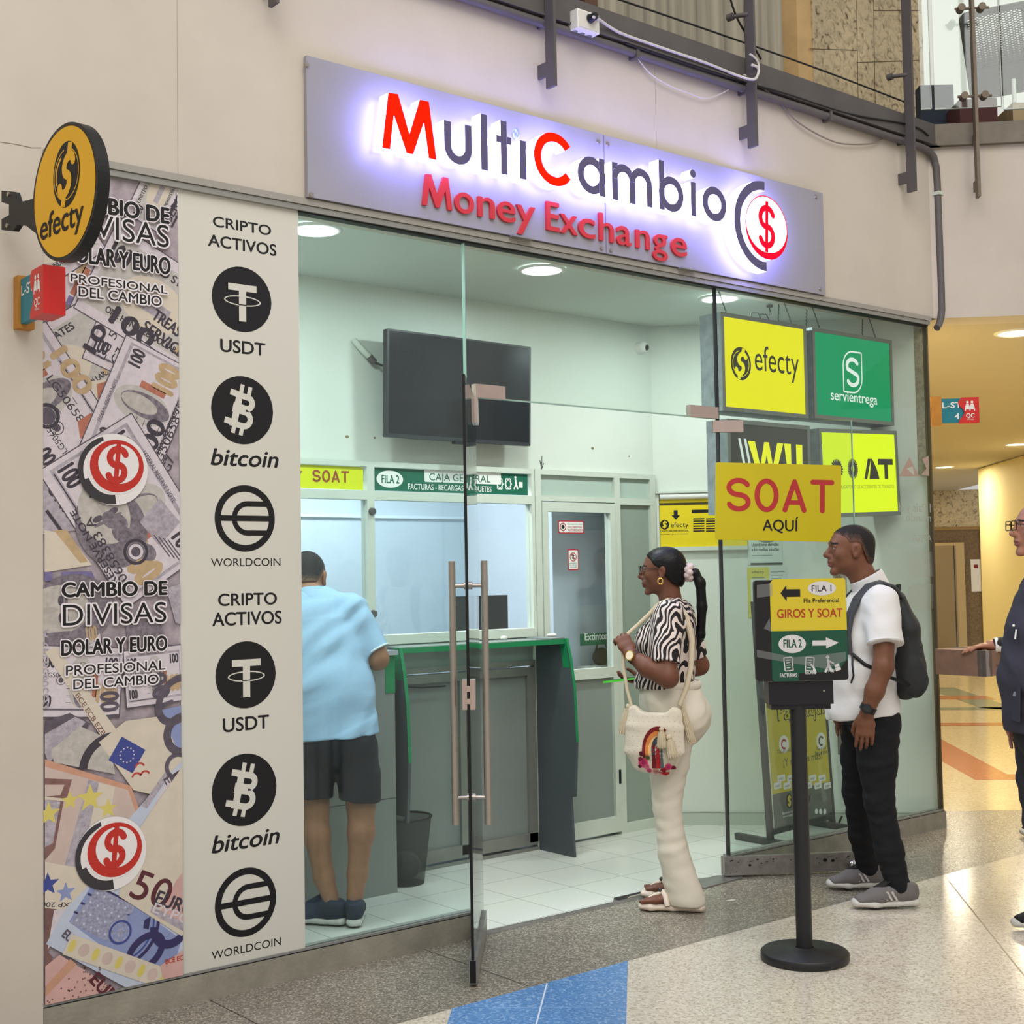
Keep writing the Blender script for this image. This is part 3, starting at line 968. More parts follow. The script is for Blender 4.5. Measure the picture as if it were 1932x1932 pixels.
def star(mb, pl, x, y, r, h, m):
    pts = []
    for i in range(10):
        q = math.radians(90 + 36 * i); k = r if i % 2 == 0 else r * .42
        pts.append((x + k * math.cos(q), y + k * math.sin(q)))
    mb.poly(pl, pts, h, m)


def portrait(mb, cx, cy, r, deg):
    """a plain engraved face stand-in"""
    pl = POS.rot(*pf(cx, cy), deg)
    for x, y, rx, ry, k in ((-.35, .0, .95, .8, 'hair'), (0, 0, .72, .56, 'skin'), (.35, -.05, .42, .42, 'skin')):
        mb.disc(pl, x * r, y * r, rx * r, nh(), B_[k], ry * r)
    for y in (-.2, .2):
        mb.disc(pl, -.05 * r, y * r, .07 * r, nh(), B_['dark'], .12 * r)
        mb.disc(pl, -.17 * r, y * r, .04 * r, nh(), B_['hair'], .16 * r)
    mb.disc(pl, .22 * r, 0, .2 * r, nh(), bm_('nose', (168, 162, 156)), .07 * r)
    mb.line(pl, [(.46 * r, -.14 * r), (.46 * r, .14 * r)], .05 * r, nh(), B_['dark'])


mb = MB()
mb.rect(POS, X0, Z0, X1, Z1, .0003, B_['ground'])
def pp(pts, k, d=.00003): mb.poly(POS, [pf(*q) for q in pts], nh(d), B_[k])


def tx(t, p, deg, w_, cap, k, bo=.02): pl = POS.rot(*pf(*p), deg); mb.text(pl, t, 0, 0, w_, nh(), B_[k], cap=cap, bold=bo); nh(.00007)


def band_(p, deg, w_, h_, k): pl = POS.rot(*pf(*p), deg); mb.rect(pl, 0, 0, w_, h_, nh(), B_[k])


note(mb, (330, 560), (120, 420), .34, '100')
note(mb, (300, 440), (352, 330), .14, '100b')
band_((312, 425), 62, .24, .012, 'ink'); band_((325, 430), 62, .24, .008, 'ink'); tx('SERIES', (322, 420), 62, .14, .03, 'ink'); tx('HUNDRED', (340, 415), 62, .15, .025, 'ink')
note(mb, (60, 560), (200, 470), .28, '100b')
band_((120, 580), -22, .18, .05, 'violet')
portrait(mb, 125, 640, .13, -40)
pp(((150, 650), (210, 620), (205, 665), (170, 690)), 'hair')
note(mb, (330, 640), (150, 540), .3, '100b')
note(mb, (60, 830), (250, 700), .3, '100b')
pp(((170, 720), (260, 705), (262, 760), (215, 772), (185, 770)), 'cream'); pp(((182, 725), (225, 712), (230, 750), (200, 765), (184, 752)), 'copper')
note(mb, (156, 675), (332, 758), .30, '100')
tx('LG 506', (196, 680), 62, .17, .032, 'ink', 0); tx('G7', (222, 690), 62, .06, .036, 'ink', 0); tx('100', (178, 668), 62, .17, .05, 'ink', .05)
note(mb, (140, 580), (362, 714), .36, '100b')
tx('100', (205, 606), -31, .17, .07, 'ink', .05); tx('SERVICES', (266, 622), -31, .2, .045, 'ink', .03); tx('TREASURY', (285, 600), -31, .2, .045, 'ink', .03); band_((258, 652), -31, .24, .028, 'ink'); band_((262, 651), -31, .23, .018, 'pale')
note(mb, (225, 870), (330, 755), .2, '100'); 
note(mb, (60, 930), (190, 800), .3, '100b')
pp(((60, 850), (160, 820), (190, 870), (75, 880)), 'gold')
note(mb, (222, 818), (85, 608), .34, '100')
tx('100', (94, 672), -52, .17, .07, 'gold', .05); tx('LG5065838', (86, 715), -52, .24, .03, 'ink', 0)
pp(((146, 795), (172, 778), (190, 812), (176, 842), (150, 826)), 'copper'); mb.ring(POS, *pf(88, 785), .045, .032, nh(), B_['ink']); mb.disc(POS, *pf(88, 785), .03, nh(), B_['dark'])
pp(((203, 785), (215, 790), (215, 810), (190, 775)), 'dark')
note(mb, (292, 905), (372, 706), .30, '100')
tx('LG50658341 A', (298, 888), 66, .36, .032, 'ink', 0); tx('G7', (318, 893), 66, .06, .036, 'ink', 0); tx('FEDERAL RESERVE NOTE', (291, 880), 66, .3, .018, 'ink', .02); tx('100', (283, 872), 66, .15, .07, 'ink', .04)
pp(((60, 905), (83, 900), (150, 1000), (60, 1010)), 'mid'); tx('UNITED', (88, 925), -54, .2, .04, 'ink', .03); band_((84, 965), -54, .2, .012, 'ink')
pp(((83, 1000), (130, 1010), (172, 1066), (83, 1080)), 'cream'); pp(((100, 1000), (125, 1000), (165, 1060), (150, 1062)), 'gold')
pp(((83, 1079), (98, 1079), (98, 1096), (83, 1096)), 'violet'); pp(((116, 1079), (172, 1078), (180, 1096), (116, 1097)), 'violet')
note(mb, (72, 890), (238, 1146), .40, '100')
portrait(mb, 196, 968, .16, 118)
pl = POS.rot(*pf(235, 1005), -40)
for i in range(7): mb.disc(pl, -.07 + .03 * i, .015 * math.sin(2.1 * i), .035, nh(), B_['hair'], .028)
pp(((262, 985), (300, 940), (338, 985), (300, 1030)), 'mid')
mb.ring(POS, *pf(255, 1041), .047, .036, nh(), B_['ink']); mb.disc(POS, *pf(255, 1041), .03, nh(), B_['dark']); mb.ring(POS, *pf(255, 1041), .028, .018, nh(), B_['pale'])
tx('0658383 A', (240, 1092), 121, .26, .034, 'ink', 0); tx('RESERVE NOTE', (222, 1098), 121, .3, .026, 'ink', .02)
for k in range(4): band_((288 + 9 * k, 1010 + 3 * k), -52, .1, .004, 'dark')
note(mb, (60, 1240), (190, 1220), .2, '100b')
portrait(mb, 110, 1150, .15, 182)
pp(((83, 1195), (130, 1190), (170, 1215), (83, 1240)), 'hair'); pp(((236, 1180), (300, 1170), (320, 1240), (240, 1235)), 'hair'); pp(((312, 1110), (345, 1100), (345, 1180), (330, 1175)), 'mid')
note(mb, (60, 1352), (222, 1352), .24, '100')
tx('LG50658349 A', (90, 1336), 90, .27, .034, 'mid', .02); tx('100', (222, 1352), 90, .09, .07, 'dark', .03)
note(mb, (238, 1335), (345, 1320), .20, '100'); tx('100', (325, 1325), 106, .12, .07, 'dark', .03)
pp(((83, 1230), (105, 1220), (235, 1400), (230, 1450)), 'cream'); tx('BCE ECB EZB EKT EKP', (140, 1312), -57, .30, .018, 'brown', .02)
pp(((83, 1360), (130, 1345), (170, 1365), (95, 1440), (83, 1430)), 'dark'); pp(((83, 1385), (140, 1352), (160, 1362), (90, 1440), (83, 1420)), 'mid'); pp(((95, 1415), (150, 1370), (205, 1395), (215, 1460), (100, 1438)), 'skin')
mb.ring(POS, *pf(215, 1450), .13, .10, nh(), B_['ink'], 95, 175, 14)
pp(((235, 1180 + 180), (345, 1345), (345, 1430), (290, 1500), (250, 1490), (185, 1400)), 'cream')
pp(((300, 1340), (345, 1330), (345, 1420), (335, 1420)), 'blue')
pl = POS.rot(*pf(332, 1320), -35)
mb.add([pl.p(a * math.cos(q), b * math.sin(q), HL[0] + .00004) for i in range(40) for q in [2 * math.pi * i / 40] for a, b in ((.075, .10), (.05, .072))], [(2 * i, (2 * i + 2) % 80, (2 * i + 3) % 80, 2 * i + 1) for i in range(40)], B_['dark']); nh(.0001)
mb.ring(POS, *pf(345, 1385), .08, .05, nh(), B_['dark'], 90, 260, 14)
fl = POS.rot(*pf(238, 1424), -32)
mb.rect(fl, -.052, -.046, .052, .046, nh(), B_['euflag']); h = nh()
for i in range(12): mb.disc(fl, .026 * math.cos(i * math.pi / 6), .026 * math.sin(i * math.pi / 6), .003, h, B_['pale'], n=8)
for du, dv in ((262, 1448), (272, 1463), (256, 1467)): mb.ring(POS, *pf(du, dv), .02, .013, h, B_['red'], 20, 170, 8)
pp(((83, 1432), (245, 1482), (262, 1530), (225, 1600), (235, 1650), (83, 1700)), 'orange'); pp(((83, 1446), (240, 1490), (255, 1535), (222, 1600), (225, 1640), (83, 1690)), 'euro5')
pp(((165, 1470), (185, 1476), (150, 1640), (118, 1640)), 'mid'); pp(((185, 1476), (215, 1484), (190, 1630), (150, 1640)), 'cream')
pp(((83, 1468), (134, 1470), (126, 1500), (118, 1512), (102, 1600), (83, 1622)), 'brown'); pp(((83, 1480), (120, 1480), (112, 1500), (83, 1502)), 'euro5'); pp(((83, 1508), (112, 1512), (98, 1590), (83, 1598)), 'mid'); pp(((83, 1502), (118, 1506), (118, 1511), (83, 1508)), 'cream')
for u, v, r in ((130, 1510, .034), (168, 1505, .05), (202, 1525, .036), (90, 1535, .042)): star(mb, POS, *pf(u, v), r, nh(), B_['yellow'])
pp(((240, 1545), (345, 1430), (345, 1490), (270, 1610), (240, 1620)), 'bluepale'); pp(((258, 1580), (318, 1470), (330, 1490), (262, 1600)), 'blue')
pp(((318, 1462), (345, 1445), (345, 1470), (285, 1555), (272, 1548)), 'pale'); tx('EURO', (318, 1466), -62, .17, .045, 'ink', .04); pp(((308, 1458), (318, 1462), (275, 1525), (265, 1520)), 'mid'); tx('EYPO', (306, 1470), -62, .15, .03, 'dark', .02)
mb.ring(POS, *pf(333, 1445), .05, .034, nh(), B_['dark'])
pp(((83, 1625), (165, 1640), (175, 1670), (150, 1720), (83, 1712)), 'cream'); star(mb, POS, *pf(88, 1668), .042, nh(), B_['euflag']); star(mb, POS, *pf(122, 1683), .036, nh(), B_['blue']); tx('EXP 2002', (138, 1702), 170, .13, .016, 'ink', .02)
pp(((83, 1712), (100, 1714), (92, 1790), (83, 1800)), 'brown'); pp(((100, 1716), (125, 1712), (100, 1775), (88, 1790)), 'pale')
pp(((175, 1660), (240, 1680), (345, 1770), (345, 1850), (250, 1870), (85, 1780), (120, 1715)), 'bluepale')
pp(((170, 1670), (228, 1690), (340, 1772), (320, 1840), (245, 1825), (128, 1738)), 'blue')
for i in range(4):
    p0 = (136 + 13 * i, 1732 - 17 * i); pl = POS.rot(*pf(*p0), -33); k = bm_('win20', (156, 158, 184), var=.4, vscale=90)
    mb.rect(pl, 0, -.018, .15, .018, nh(), k); mb.disc(pl, .15, 0, .02, nh(), k, .018); mb.line(pl, [(-.01, .021), (.17, .021)], .007, nh(), B_['navy'])
    for j in range(5): mb.disc(pl, .015 + .03 * j, 0, .005, nh(), B_['bluepale'], n=4)
pl = POS.rot(*pf(205, 1748), -33)
mb.ring(pl, .03, .02, .15, .138, nh(), B_['navy'], -95, 60, 20); mb.ring(pl, .03, .02, .13, .124, nh(), B_['euflag'], -95, 60, 20); mb.disc(pl, .045, .0, .04, nh(), B_['win20']); mb.ring(pl, .045, .0, .042, .034, nh(), B_['euflag'])
for i in range(6): mb.disc(pl, .045 + .022 * math.cos(i * 1.047), .022 * math.sin(i * 1.047), .009, nh(), B_['blue'], n=10)
pl = POS.rot(*pf(272, 1795), -55)
mb.add([pl.p(a * math.cos(q), b * math.sin(q), HL[0] + .00005) for i in range(40) for q in [2 * math.pi * i / 40] for a, b in ((.060, .082), (.036, .056))], [(2 * i, (2 * i + 2) % 80, (2 * i + 3) % 80, 2 * i + 1) for i in range(40)], B_['navy']); nh(.0001)
mb.ring(POS, *pf(318, 1748), .075, .045, nh(), B_['navy'], 170, 350, 16); pp(((270, 1735), (282, 1728), (278, 1752), (268, 1750)), 'navy')
tx('EURO', (114, 1765), -45, .08, .03, 'dark', .03)
pl = POS.rot(*pf(128, 1772), -28)
mb.rect(pl, 0, -.05, .42, .02, nh(), B_['cream'])
for i in range(9): mb.disc(pl, .02 + .047 * i, -.015, .02 if i % 2 else .012, nh(), B_['yellow'] if i % 2 == 0 else B_['euro5'], .022)
pp(((235, 1620), (262, 1560), (345, 1440), (345, 1760), (340, 1765), (222, 1690)), 'cream'); pp(((330, 1660), (345, 1640), (345, 1755), (295, 1730)), 'pink')
tx('50', (240, 1690), -27, .15, .105, 'wine', .01); tx('EURO', (288, 1703), -27, .16, .05, 'ink', .03); pp(((284, 1708), (345, 1740), (345, 1757), (281, 1720)), 'mid'); tx('EYPO', (284, 1719), -27, .16, .035, 'pale', .02)
pp(((300, 1820), (345, 1790), (345, 1850), (305, 1845)), 'pink'); tx('BCE ECB', (310, 1818), 3, .08, .018, 'red', .03)
pp(((83, 1790), (98, 1805), (83, 1830)), 'brown'); pp(((83, 1822), (110, 1800), (240, 1880), (230, 1930), (83, 1932)), 'pink'); pp(((83, 1860), (130, 1808), (142, 1818), (83, 1880)), 'orange')
h = nh(); rr = random.Random(3)
for i in range(70):
    u, v = rr.uniform(86, 200), rr.uniform(1820, 1900)
    if v > 1860 - (u - 83) * .9 + 25: mb.disc(POS, *pf(u, v), .0035, h, B_['brown'], n=6)
tx('EURO', (166, 1850), -52, .17, .045, 'wine', .04)
mb.build('print', poster, clip=[((X0, 0, 0), (-1, 0, 0)), ((X1, 0, 0), (1, 0, 0)), ((0, 0, Z0), (0, 0, -1)), ((0, 0, Z1), (0, 0, 1))])
# thin white veil under the lettering and the lettering itself
HT = HL[0] + .0008
M_halo = mat('white_halo_print', (226, 220, 224), .6)
mb = MB()
for dv, rows in ((0, 1), (1, 1)):
    if dv == 0:
        L4 = [('CAMBIO DE', (118, 396), (316, 419), (118, 364), .04), ('DIVISAS', (118, 441), (316, 467), (118, 395), .0), ('DOLAR Y EURO', (120, 490), (318, 521), (120, 456), .03), ('PROFESIONAL', (131, 532), (313, 556), (131, 516), .012), ('DEL CAMBIO', (146, 561), (302, 578), (146, 541), .012)]
    else:
        L4 = [('CAMBIO DE', (115, 1127), (312, 1121), (115, 1099), .04), ('DIVISAS', (116, 1181), (311, 1173), (116, 1139), .0), ('DOLAR Y EURO', (114, 1236), (312, 1227), (114, 1206), .03), ('PROFESIONAL', (122, 1275), (309, 1262), (122, 1256), .012), ('DEL CAMBIO', (136, 1300), (296, 1289), (136, 1281), .012)]
    mb = MB()
    for t, a, b, tp, bo in L4: ptext(mb, POS, pf, t, a, b, tp, HT, M_ink, M_halo, bo)
    mb.build('lettering', poster)
M_emred = mat('emblem_red', (186, 44, 34), .5); M_emgrey = mat('emblem_charcoal', (56, 52, 56), .5); M_emwhite = mat('emblem_white', (226, 222, 222), .5)
for u, v in ((218, 880), (214, 1602)):
    mb = MB(); x, z = pf(u, v); h = HT
    s = .105
    mb.disc(POS, x - .012, z - .012, s * 1.22, h, M_emwhite); h += .0004
    mb.ring(POS, x - .02, z - .015, s * 1.16, s * .98, h, M_emgrey, 105, 200)
    mb.ring(POS, x - .02, z - .015, s * 1.16, s * .84, h, M_emgrey, 200, 278); h += .0004
    mb.disc(POS, x, z, s, h, M_emwhite, s * .96); h += .0003; mb.disc(POS, x, z, s * .95, h, M_emred, s * .9); h += .0003; mb.disc(POS, x + .006, z + .008, s * .72, h, M_emwhite, s * .68); h += .0003
    dollar(mb, POS, x, z + .004, s * 1.12, h, M_emred, .2, .1)
    mb.build('emblem', poster)

# white crypto panel
crypto = thing('crypto_panel', 'tall white panel with black coin logos between banknote poster and glass', 'poster', (.7, PY, .11))
mb = MB(); mb.box((.4515, PY, Z0), (.9605, PY + .014, Z1), mat('white_panel', (208, 206, 196), .5)); mb.build('panel', crypto)
mb = MB()
H1 = .0006
for rows in (([('CRIPTO', (402, 426), (511, 445), (402, 406), .02), ('ACTIVOS', (393, 464), (521, 482), (393, 441), .02), ('USDT', (416, 663), (500, 671), (416, 638), .02), ('WORLDCOIN', (398, 1068), (529, 1068), (398, 1052), .0)]),
             ([('CRIPTO', (412, 1143), (522, 1140), (412, 1119), .02), ('ACTIVOS', (401, 1182), (531, 1175), (401, 1156), .02), ('USDT', (421, 1381), (507, 1374), (421, 1354), .02), ('WORLDCOIN', (399, 1808), (530, 1785), (399, 1792), .0)])):
    for t, a, b, tp, bo in rows: mb = MB(); ptext(mb, POS, pf, t, a, b, tp, H1, M_ink, None, bo); mb.build('lettering', crypto)
for a, b, t in (((398, 877), (525, 882), (398, 844)), ((400, 1608), (527, 1592), (400, 1574))): mb = MB(); ptext(mb, POS, pf, 'bitcoin', a, b, t, H1, M_ink, None, .02, .22); mb.build('lettering', crypto)
M_pw = MATS['white_panel']


def coin_t(u, v, r):
    mb = MB(); x, z = pf(u, v)
    mb.disc(POS, x, z, r, H1, M_ink); h = H1 + .0004
    mb.rect(POS, x - .058, z + .032, x + .062, z + .058, h, M_pw); mb.rect(POS, x - .013, z - .085, x + .017, z + .032, h, M_pw)
    h += .0004; vs = []
    mb.add([POS.p(x + .002 + a * math.cos(q), z - .006 + b * math.sin(q), h) for i in range(40) for q in [2 * math.pi * i / 40] for a, b in ((.078, .020), (.072, .0155))], [(2 * i, (2 * i + 2) % 80, (2 * i + 3) % 80, 2 * i + 1) for i in range(40)], M_pw)
    mb.line(POS, [(x - .016, z - .0215), (x + .02, z - .0215)], .004, h + .0003, M_ink)
    mb.build('coin_logo', crypto)


def coin_b(u, v, r):
    mb = MB(); x, z = pf(u, v)
    mb.disc(POS, x, z, r, H1, M_ink); h = H1 + .0004
    pl = POS.rot(x, z, -13); k = r / .125
    for yc, rr_ in ((.030, .032), (-.031, .037)):
        mb.ring(pl, .012 * k, yc * k, rr_ * k, (rr_ - .022) * k, h, M_pw, -90, 90, 18)
        for s in (1, -1): mb.rect(pl, -.04 * k, (yc + s * (rr_ - .011) - .011) * k, .0125 * k, (yc + s * (rr_ - .011) + .011) * k, h + .0001 * s, M_pw)
    mb.rect(pl, -.036 * k, -.066 * k, -.010 * k, .061 * k, h + .0003, M_pw)
    for s in (1, -1): mb.rect(pl, -.062 * k, (s * .053 - .011) * k, -.03 * k, (s * .053 + .011) * k, h + .0004, M_pw)
    for dx in (-.020, .012):
        for s in (1, -1): mb.rect(pl, (dx - .008) * k, min(s * .05, s * .092) * k, (dx + .008) * k, max(s * .05, s * .092) * k, h + .0005, M_pw)
    mb.build('coin_logo', crypto)


def coin_w(u, v, r):
    mb = MB(); x, z = pf(u, v)
    mb.ring(POS, x, z, r, r * .80, H1, M_ink, n=56)
    mb.ring(POS, x + r * .08, z, r * .52, r * .36, H1 + .0002, M_ink, 90, 270, 24)
    for s in (1, -1): mb.rect(POS, x + r * .08, z + s * r * .44 - r * .08, x + r * .86, z + s * r * .44 + r * .08, H1 + .0003, M_ink)
    mb.rect(POS, x - r * .95, z - r * .085, x + r * .9, z + r * .085, H1 + .0004, M_ink)
    mb.build('coin_logo', crypto)


coin_t(456.5, 565, .1265); coin_b(457.5, 774, .131); coin_w(462.5, 978, .127); coin_t(464, 1273, .1265); coin_b(461.5, 1490, .135); coin_w(464, 1702, .1275)

# ================================================================== BLADE SIGNS
n6 = V3(-.9945, -.1045, 0)
p = on_y(121, 362, -.53)
D = PL(p, (.1045, -.9945, 0), (0, 0, 1), n6)


def df(u, v):
    q = on_pl(u, v, D.o, D.n) - D.o
    return (float(np.dot(q, D.ex)), float(q[2]))


M_eyel = mat('sign_yellow', (226, 172, 14), .45, var=.05, vscale=5)
rs = thing('blade_sign', 'round yellow blade sign with black dollar emblem jutting from the left wall', 'sign', tuple(D.p(0, 0, -.03)))
RD = .214
mb = MB(); mb.prism(D, arcpts(0, 0, RD, 0, 355, 70), -.04, .0, M_black); mb.build('drum', rs)
mb = MB(); mb.disc(D, 0, 0, RD * .945, .0008, M_eyel, n=64); mb.build('face', rs)
mb = MB()
c = df(126, 329); R_ = .088; h = .0016
mb.disc(D, c[0], c[1], R_, h, M_ink, R_ * 1.17, 48); h += .0004
mb.ring(D, c[0], c[1], R_ * .93, R_ * .89, h, M_eyel, 100, 440, 40)
mb.ring(D, c[0], c[1], R_ * .62 * 1.3, R_ * .62 * 1.16, h, M_eyel, 120, 200, 14)
for pts, wd in ((arcpts(c[0] + .01, c[1] + .026, .028, 20, 262, 14), .030), (arcpts(c[0] - .004, c[1] - .030, .030, 85, -170, 14), .030)):
    mb.line(D, [(q[0] + .25 * (q[1] - c[1]), q[1]) for q in pts], wd, h + .0003, M_eyel, True)
mb.line(D, [(c[0] + .028, c[1] + .095), (c[0] + .018, c[1] + .05)], .028, h + .0004, M_eyel); mb.line(D, [(c[0] - .022, c[1] - .098), (c[0] - .012, c[1] - .05)], .028, h + .0004, M_eyel)
a, b, t = df(75, 456), df(155, 440), df(100, 410)
mb.text(D, 'efecty', a[0] + .008, a[1] + .002, b[0] + .01, .0016, M_ink, cap=.082, bold=.02, shear=.05)
mb.build('lettering', rs)
mb = MB()
W = [df(*q) for q in ((-6, 358), (18, 360), (24, 380), (44, 376), (58, 371), (60, 440), (40, 424), (24, 422), (16, 434), (-6, 432), (-6, 412), (8, 404), (8, 384), (-6, 380))]
mb.prism(D, W, -.036, -.016, M_black)
mb.build('bracket', rs)
for u, v in ((8, 365), (6, 424)):
    mb = MB(); q = df(u, v); mb.cyl(D.p(*q, -.016), D.p(*q, -.011), .008, M_steel, n=10); mb.build('screw', rs)

M_wood = mat('ochre_post', (186, 128, 48), .6, var=.12, vscale=12); M_teal = mat('sign_teal', (22, 122, 140), .45); M_sred = mat('sign_red', (206, 40, 36), .4)


def way_sign(name, label, O, ex, n, L, zc, H, mirror_num, endw):
    """blade sign on a wooden post: ex points away from the wall"""
    t = thing(name, label, 'sign', tuple(O))
    pl = PL(O, ex, (0, 0, 1), n)
    X = lambda a, b, c: pl.p(a, c, b)
    k = H / .152
    mb = MB(); mb.box((-.02, -.045 * k, -.09 * k), (.045 * k, .012, .09 * k), M_wood, X); mb.build('post', t)
    mb = MB(); mb.box((.045 * k, -.02, -H / 2), (L - .03, .002, H / 2), M_teal, X); mb.build('plate', t)
    mb = MB()
    w0 = L - .125 * k
    pts = [(L, -H / 2 - .004), (L, H / 2 + .004), (w0 + .02 * k, H / 2 + .004), (w0, H * .36), (w0 + .006 * k, H * .2), (w0 + .028 * k, H * .05), (w0 + .036 * k, -H * .1), (w0 + .022 * k, -H * .28), (w0 + .004 * k, -H * .4), (w0 + .002 * k, -H / 2 - .004)]
    mb.prism(pl, pts, -endw, .012, M_sred); mb.build('cap_plate', t)
    mb = MB(); h = .0125
    for x0 in (.055, .083):
        x = w0 + x0 * k
        mb.disc(pl, x, H * .33, .008 * k, h, M_white, n=12); mb.rect(pl, x - .009 * k, H * .04, x + .009 * k, H * .26, h, M_white)
        mb.line(pl, [(x - .009 * k, H * .2), (x - .014 * k, -H * .03)], .006 * k, h, M_white); mb.line(pl, [(x + .009 * k, H * .2), (x + .014 * k, -H * .03)], .006 * k, h, M_white)
    mb.text(pl, 'QC', w0 + .045 * k, -H * .30, w0 + .095 * k, h, M_white, cap=.026 * k, bold=.02); mb.text(pl, 'MALL', w0 + .05 * k, -H * .4, w0 + .092 * k, h, M_white, cap=.008 * k)
    mb.text(pl, 'L-ST', .052 * k, H * .12, .052 * k + .115 * k, .0026, M_white, cap=.036 * k, bold=.02)
    if mirror_num: mb.text(pl, '4', .125 * k, -H * .34, .152 * k, .0026, M_white, cap=.036 * k, bold=.02)
    mb.build('lettering', t)
    return t


way_sign('wayfinding_sign', 'teal and red wayfinding sign under the round yellow sign', V3(-.146, 0, 2.49), (0, -1, 0), (-1, 0, 0), .285, 2.49, .152, False, .062)
Oc = depth_at(1762, 776, cor(.0, .25))
way_sign('wayfinding_sign', 'teal and red sign reading L-ST 4 at the corridor corner', Oc, _n(E1), _n(-E2), .268, 0, .15, True, .03)


# ================================================================== GLASS DOORS
def leaf(name, label, hinge, free, z0, z1, side, seal=True):
    """open glass leaf from hinge to free edge; returns frame whose n looks to the mall camera side"""
    h_, f_ = V3(*hinge, 0), V3(*free, 0)
    d = _n(f_ - h_); L = np.linalg.norm(f_ - h_)
    n = V3(d[1], -d[0], 0) * side
    pl = PL(h_, d, (0, 0, 1), n)
    X = lambda a, b, c: pl.p(a, c, b)
    root = tag(thing(name, label, None, tuple(h_)), kind='structure')
    mb = MB(); mb.box((.012, -.005, z0), (L, .005, z1), G_door, X)
    mb.build('pane', root)
    mb = MB()
    mb.box((L - .0005, -.0055, z0), (L + .0035, .0055, z1), M_rubber if seal else MATS['glass_edge_green'], X)
    mb.build('edge_seal', root)
    mb = MB(); M = mat('door_rail_steel', (150, 146, 142), .38, .6, var=.25, vscale=22)
    mb.box((0, -.016, .012), (L + .002, .016, z0 + .004), M, X)
    mb.box((L + .002, -.011, .016), (L + .004, .011, z0 - .002), M_rubber, X)
    mb.build('bottom_rail', root)
    return root, pl, L, X


M_cham = mat('champagne_steel', (196, 176, 166), .35, .7, var=.05, vscale=12)
dl, PLl, Ll, Xl = leaf('door_1', 'open glass door leaf seen edge-on, with long bar handles', (1.835, .02), (1.358, -.535), .10, 2.304, 1)
dr, PLr, Lr, Xr = leaf('door_2', 'open right glass door leaf carrying the yellow SOAT sign', (3.372, .03), (3.985, -.367), .10, 2.304, 1, False)
for s, PLl, Ll, dl in ((1, PLl, Ll, dl), (-1, PLl, Ll, dl), (1, PLr, Lr, dr), (-1, PLr, Lr, dr)):
    mb = MB()
    x = Ll - .085
    mb.cyl(PLl.p(x, .585, s * .062), PLl.p(x, 1.592, s * .062), .0135, M_steel, n=18)
    ph = mb.build('handle', dl)
    for z in (1.497, .688):
        mb = MB(); mb.cyl(PLl.p(x, z, s * .005), PLl.p(x, z, s * .054), .008, M_steel, n=12); mb.cyl(PLl.p(x, z, s * .005), PLl.p(x, z, s * .016), .015, M_steel, n=14); mb.build('standoff', ph)
mb = MB()
for s in (1, -1): mb.box((Ll - .062, s * .006 if s > 0 else -.024, 1.03), (Ll + .004, .024 if s > 0 else -.006, 1.142), M_cham, Xl)
for z0, z1 in ((1.052, 1.072), (1.098, 1.12)): mb.box((Ll - .02, -.008, z0), (Ll + .008, .008, z1), M_cham, Xl)
mb.build('lock', dl)
for s in (1, -1):
    mb = MB(); mb.box((.0, .005 if s > 0 else -.017, 2.19), (.115, .017 if s > 0 else -.005, 2.300), M_cham, Xl); mb.build('hinge_patch', dl)
mb = MB(); mb.box((1.835, .008, 2.313), (2.0, .04, 2.372), M_cham); tag(mb.build('door_clamp'), 'steel clamp on the glass above the left door leaf', 'door clamp')
mb = MB()
for s in (1, -1):
    mb.box((.0, .005 if s > 0 else -.017, 2.244), (.155, .017 if s > 0 else -.005, 2.304), M_cham, Xr)
mb.build('hinge_patch', dr)
mb = MB()
rr = random.Random(5); CH = mat('paint_chip', (22, 22, 24), .8)
for i in range(26):
    x, z = rr.uniform(.03, .68), .088 - abs(rr.gauss(0, .012)); mb.disc(PLr, x, z, rr.uniform(.002, .009), .0163, CH, rr.uniform(.001, .004), 7)
for x, z, r in ((.13, .06, .008), (.06, .03, .003), (.03, .024, .003), (.52, .07, .012), (.56, .066, .01)): mb.disc(PLr, x, z, r, .0164, CH, r * .8, 7)
mb.build('paint_chips', dr)
mb = MB(); mb.box((3.19, .008, 2.313), (3.395, .04, 2.372), M_cham); tag(mb.build('door_clamp'), 'steel clamp on the glass above the right door leaf', 'door clamp')
mb = MB(); c = PLr.p(.66, .045, .03); mb.ball(c, .024, mat('chrome', (210, 210, 210), .08, 1.0), 20); mb.cyl(c - V3(0, 0, .045), c, .008, MATS['chrome'])
tag(mb.build('door_stop'), 'small chrome ball door stop against the right door rail', 'door stop')
mb = MB()
pts = [on_z(*q) for q in ((1308, 1660), (1402, 1651), (1400, 1658), (1330, 1677), (1308, 1673))]
mb.prism(FLOOR, [tuple(q[:2]) for q in pts], .002, .006, mat('worn_steel_plate', (150, 148, 146), .35, .7, var=.25, vscale=20))
tag(mb.build('threshold_plate'), 'worn steel plate lying on the floor at the right door hinge', 'metal plate')
mb = MB(); p = on_z(1380, 1700)
mb.prism(FLOOR, [(p[0] - .025, p[1] + .01), (p[0], p[1] - .006), (p[0] + .022, p[1] - .008), (p[0] + .004, p[1] + .004)], .002, .006, M_white)
tag(mb.build('paper_scrap'), 'tiny white paper scrap on the grey terrazzo', 'paper')

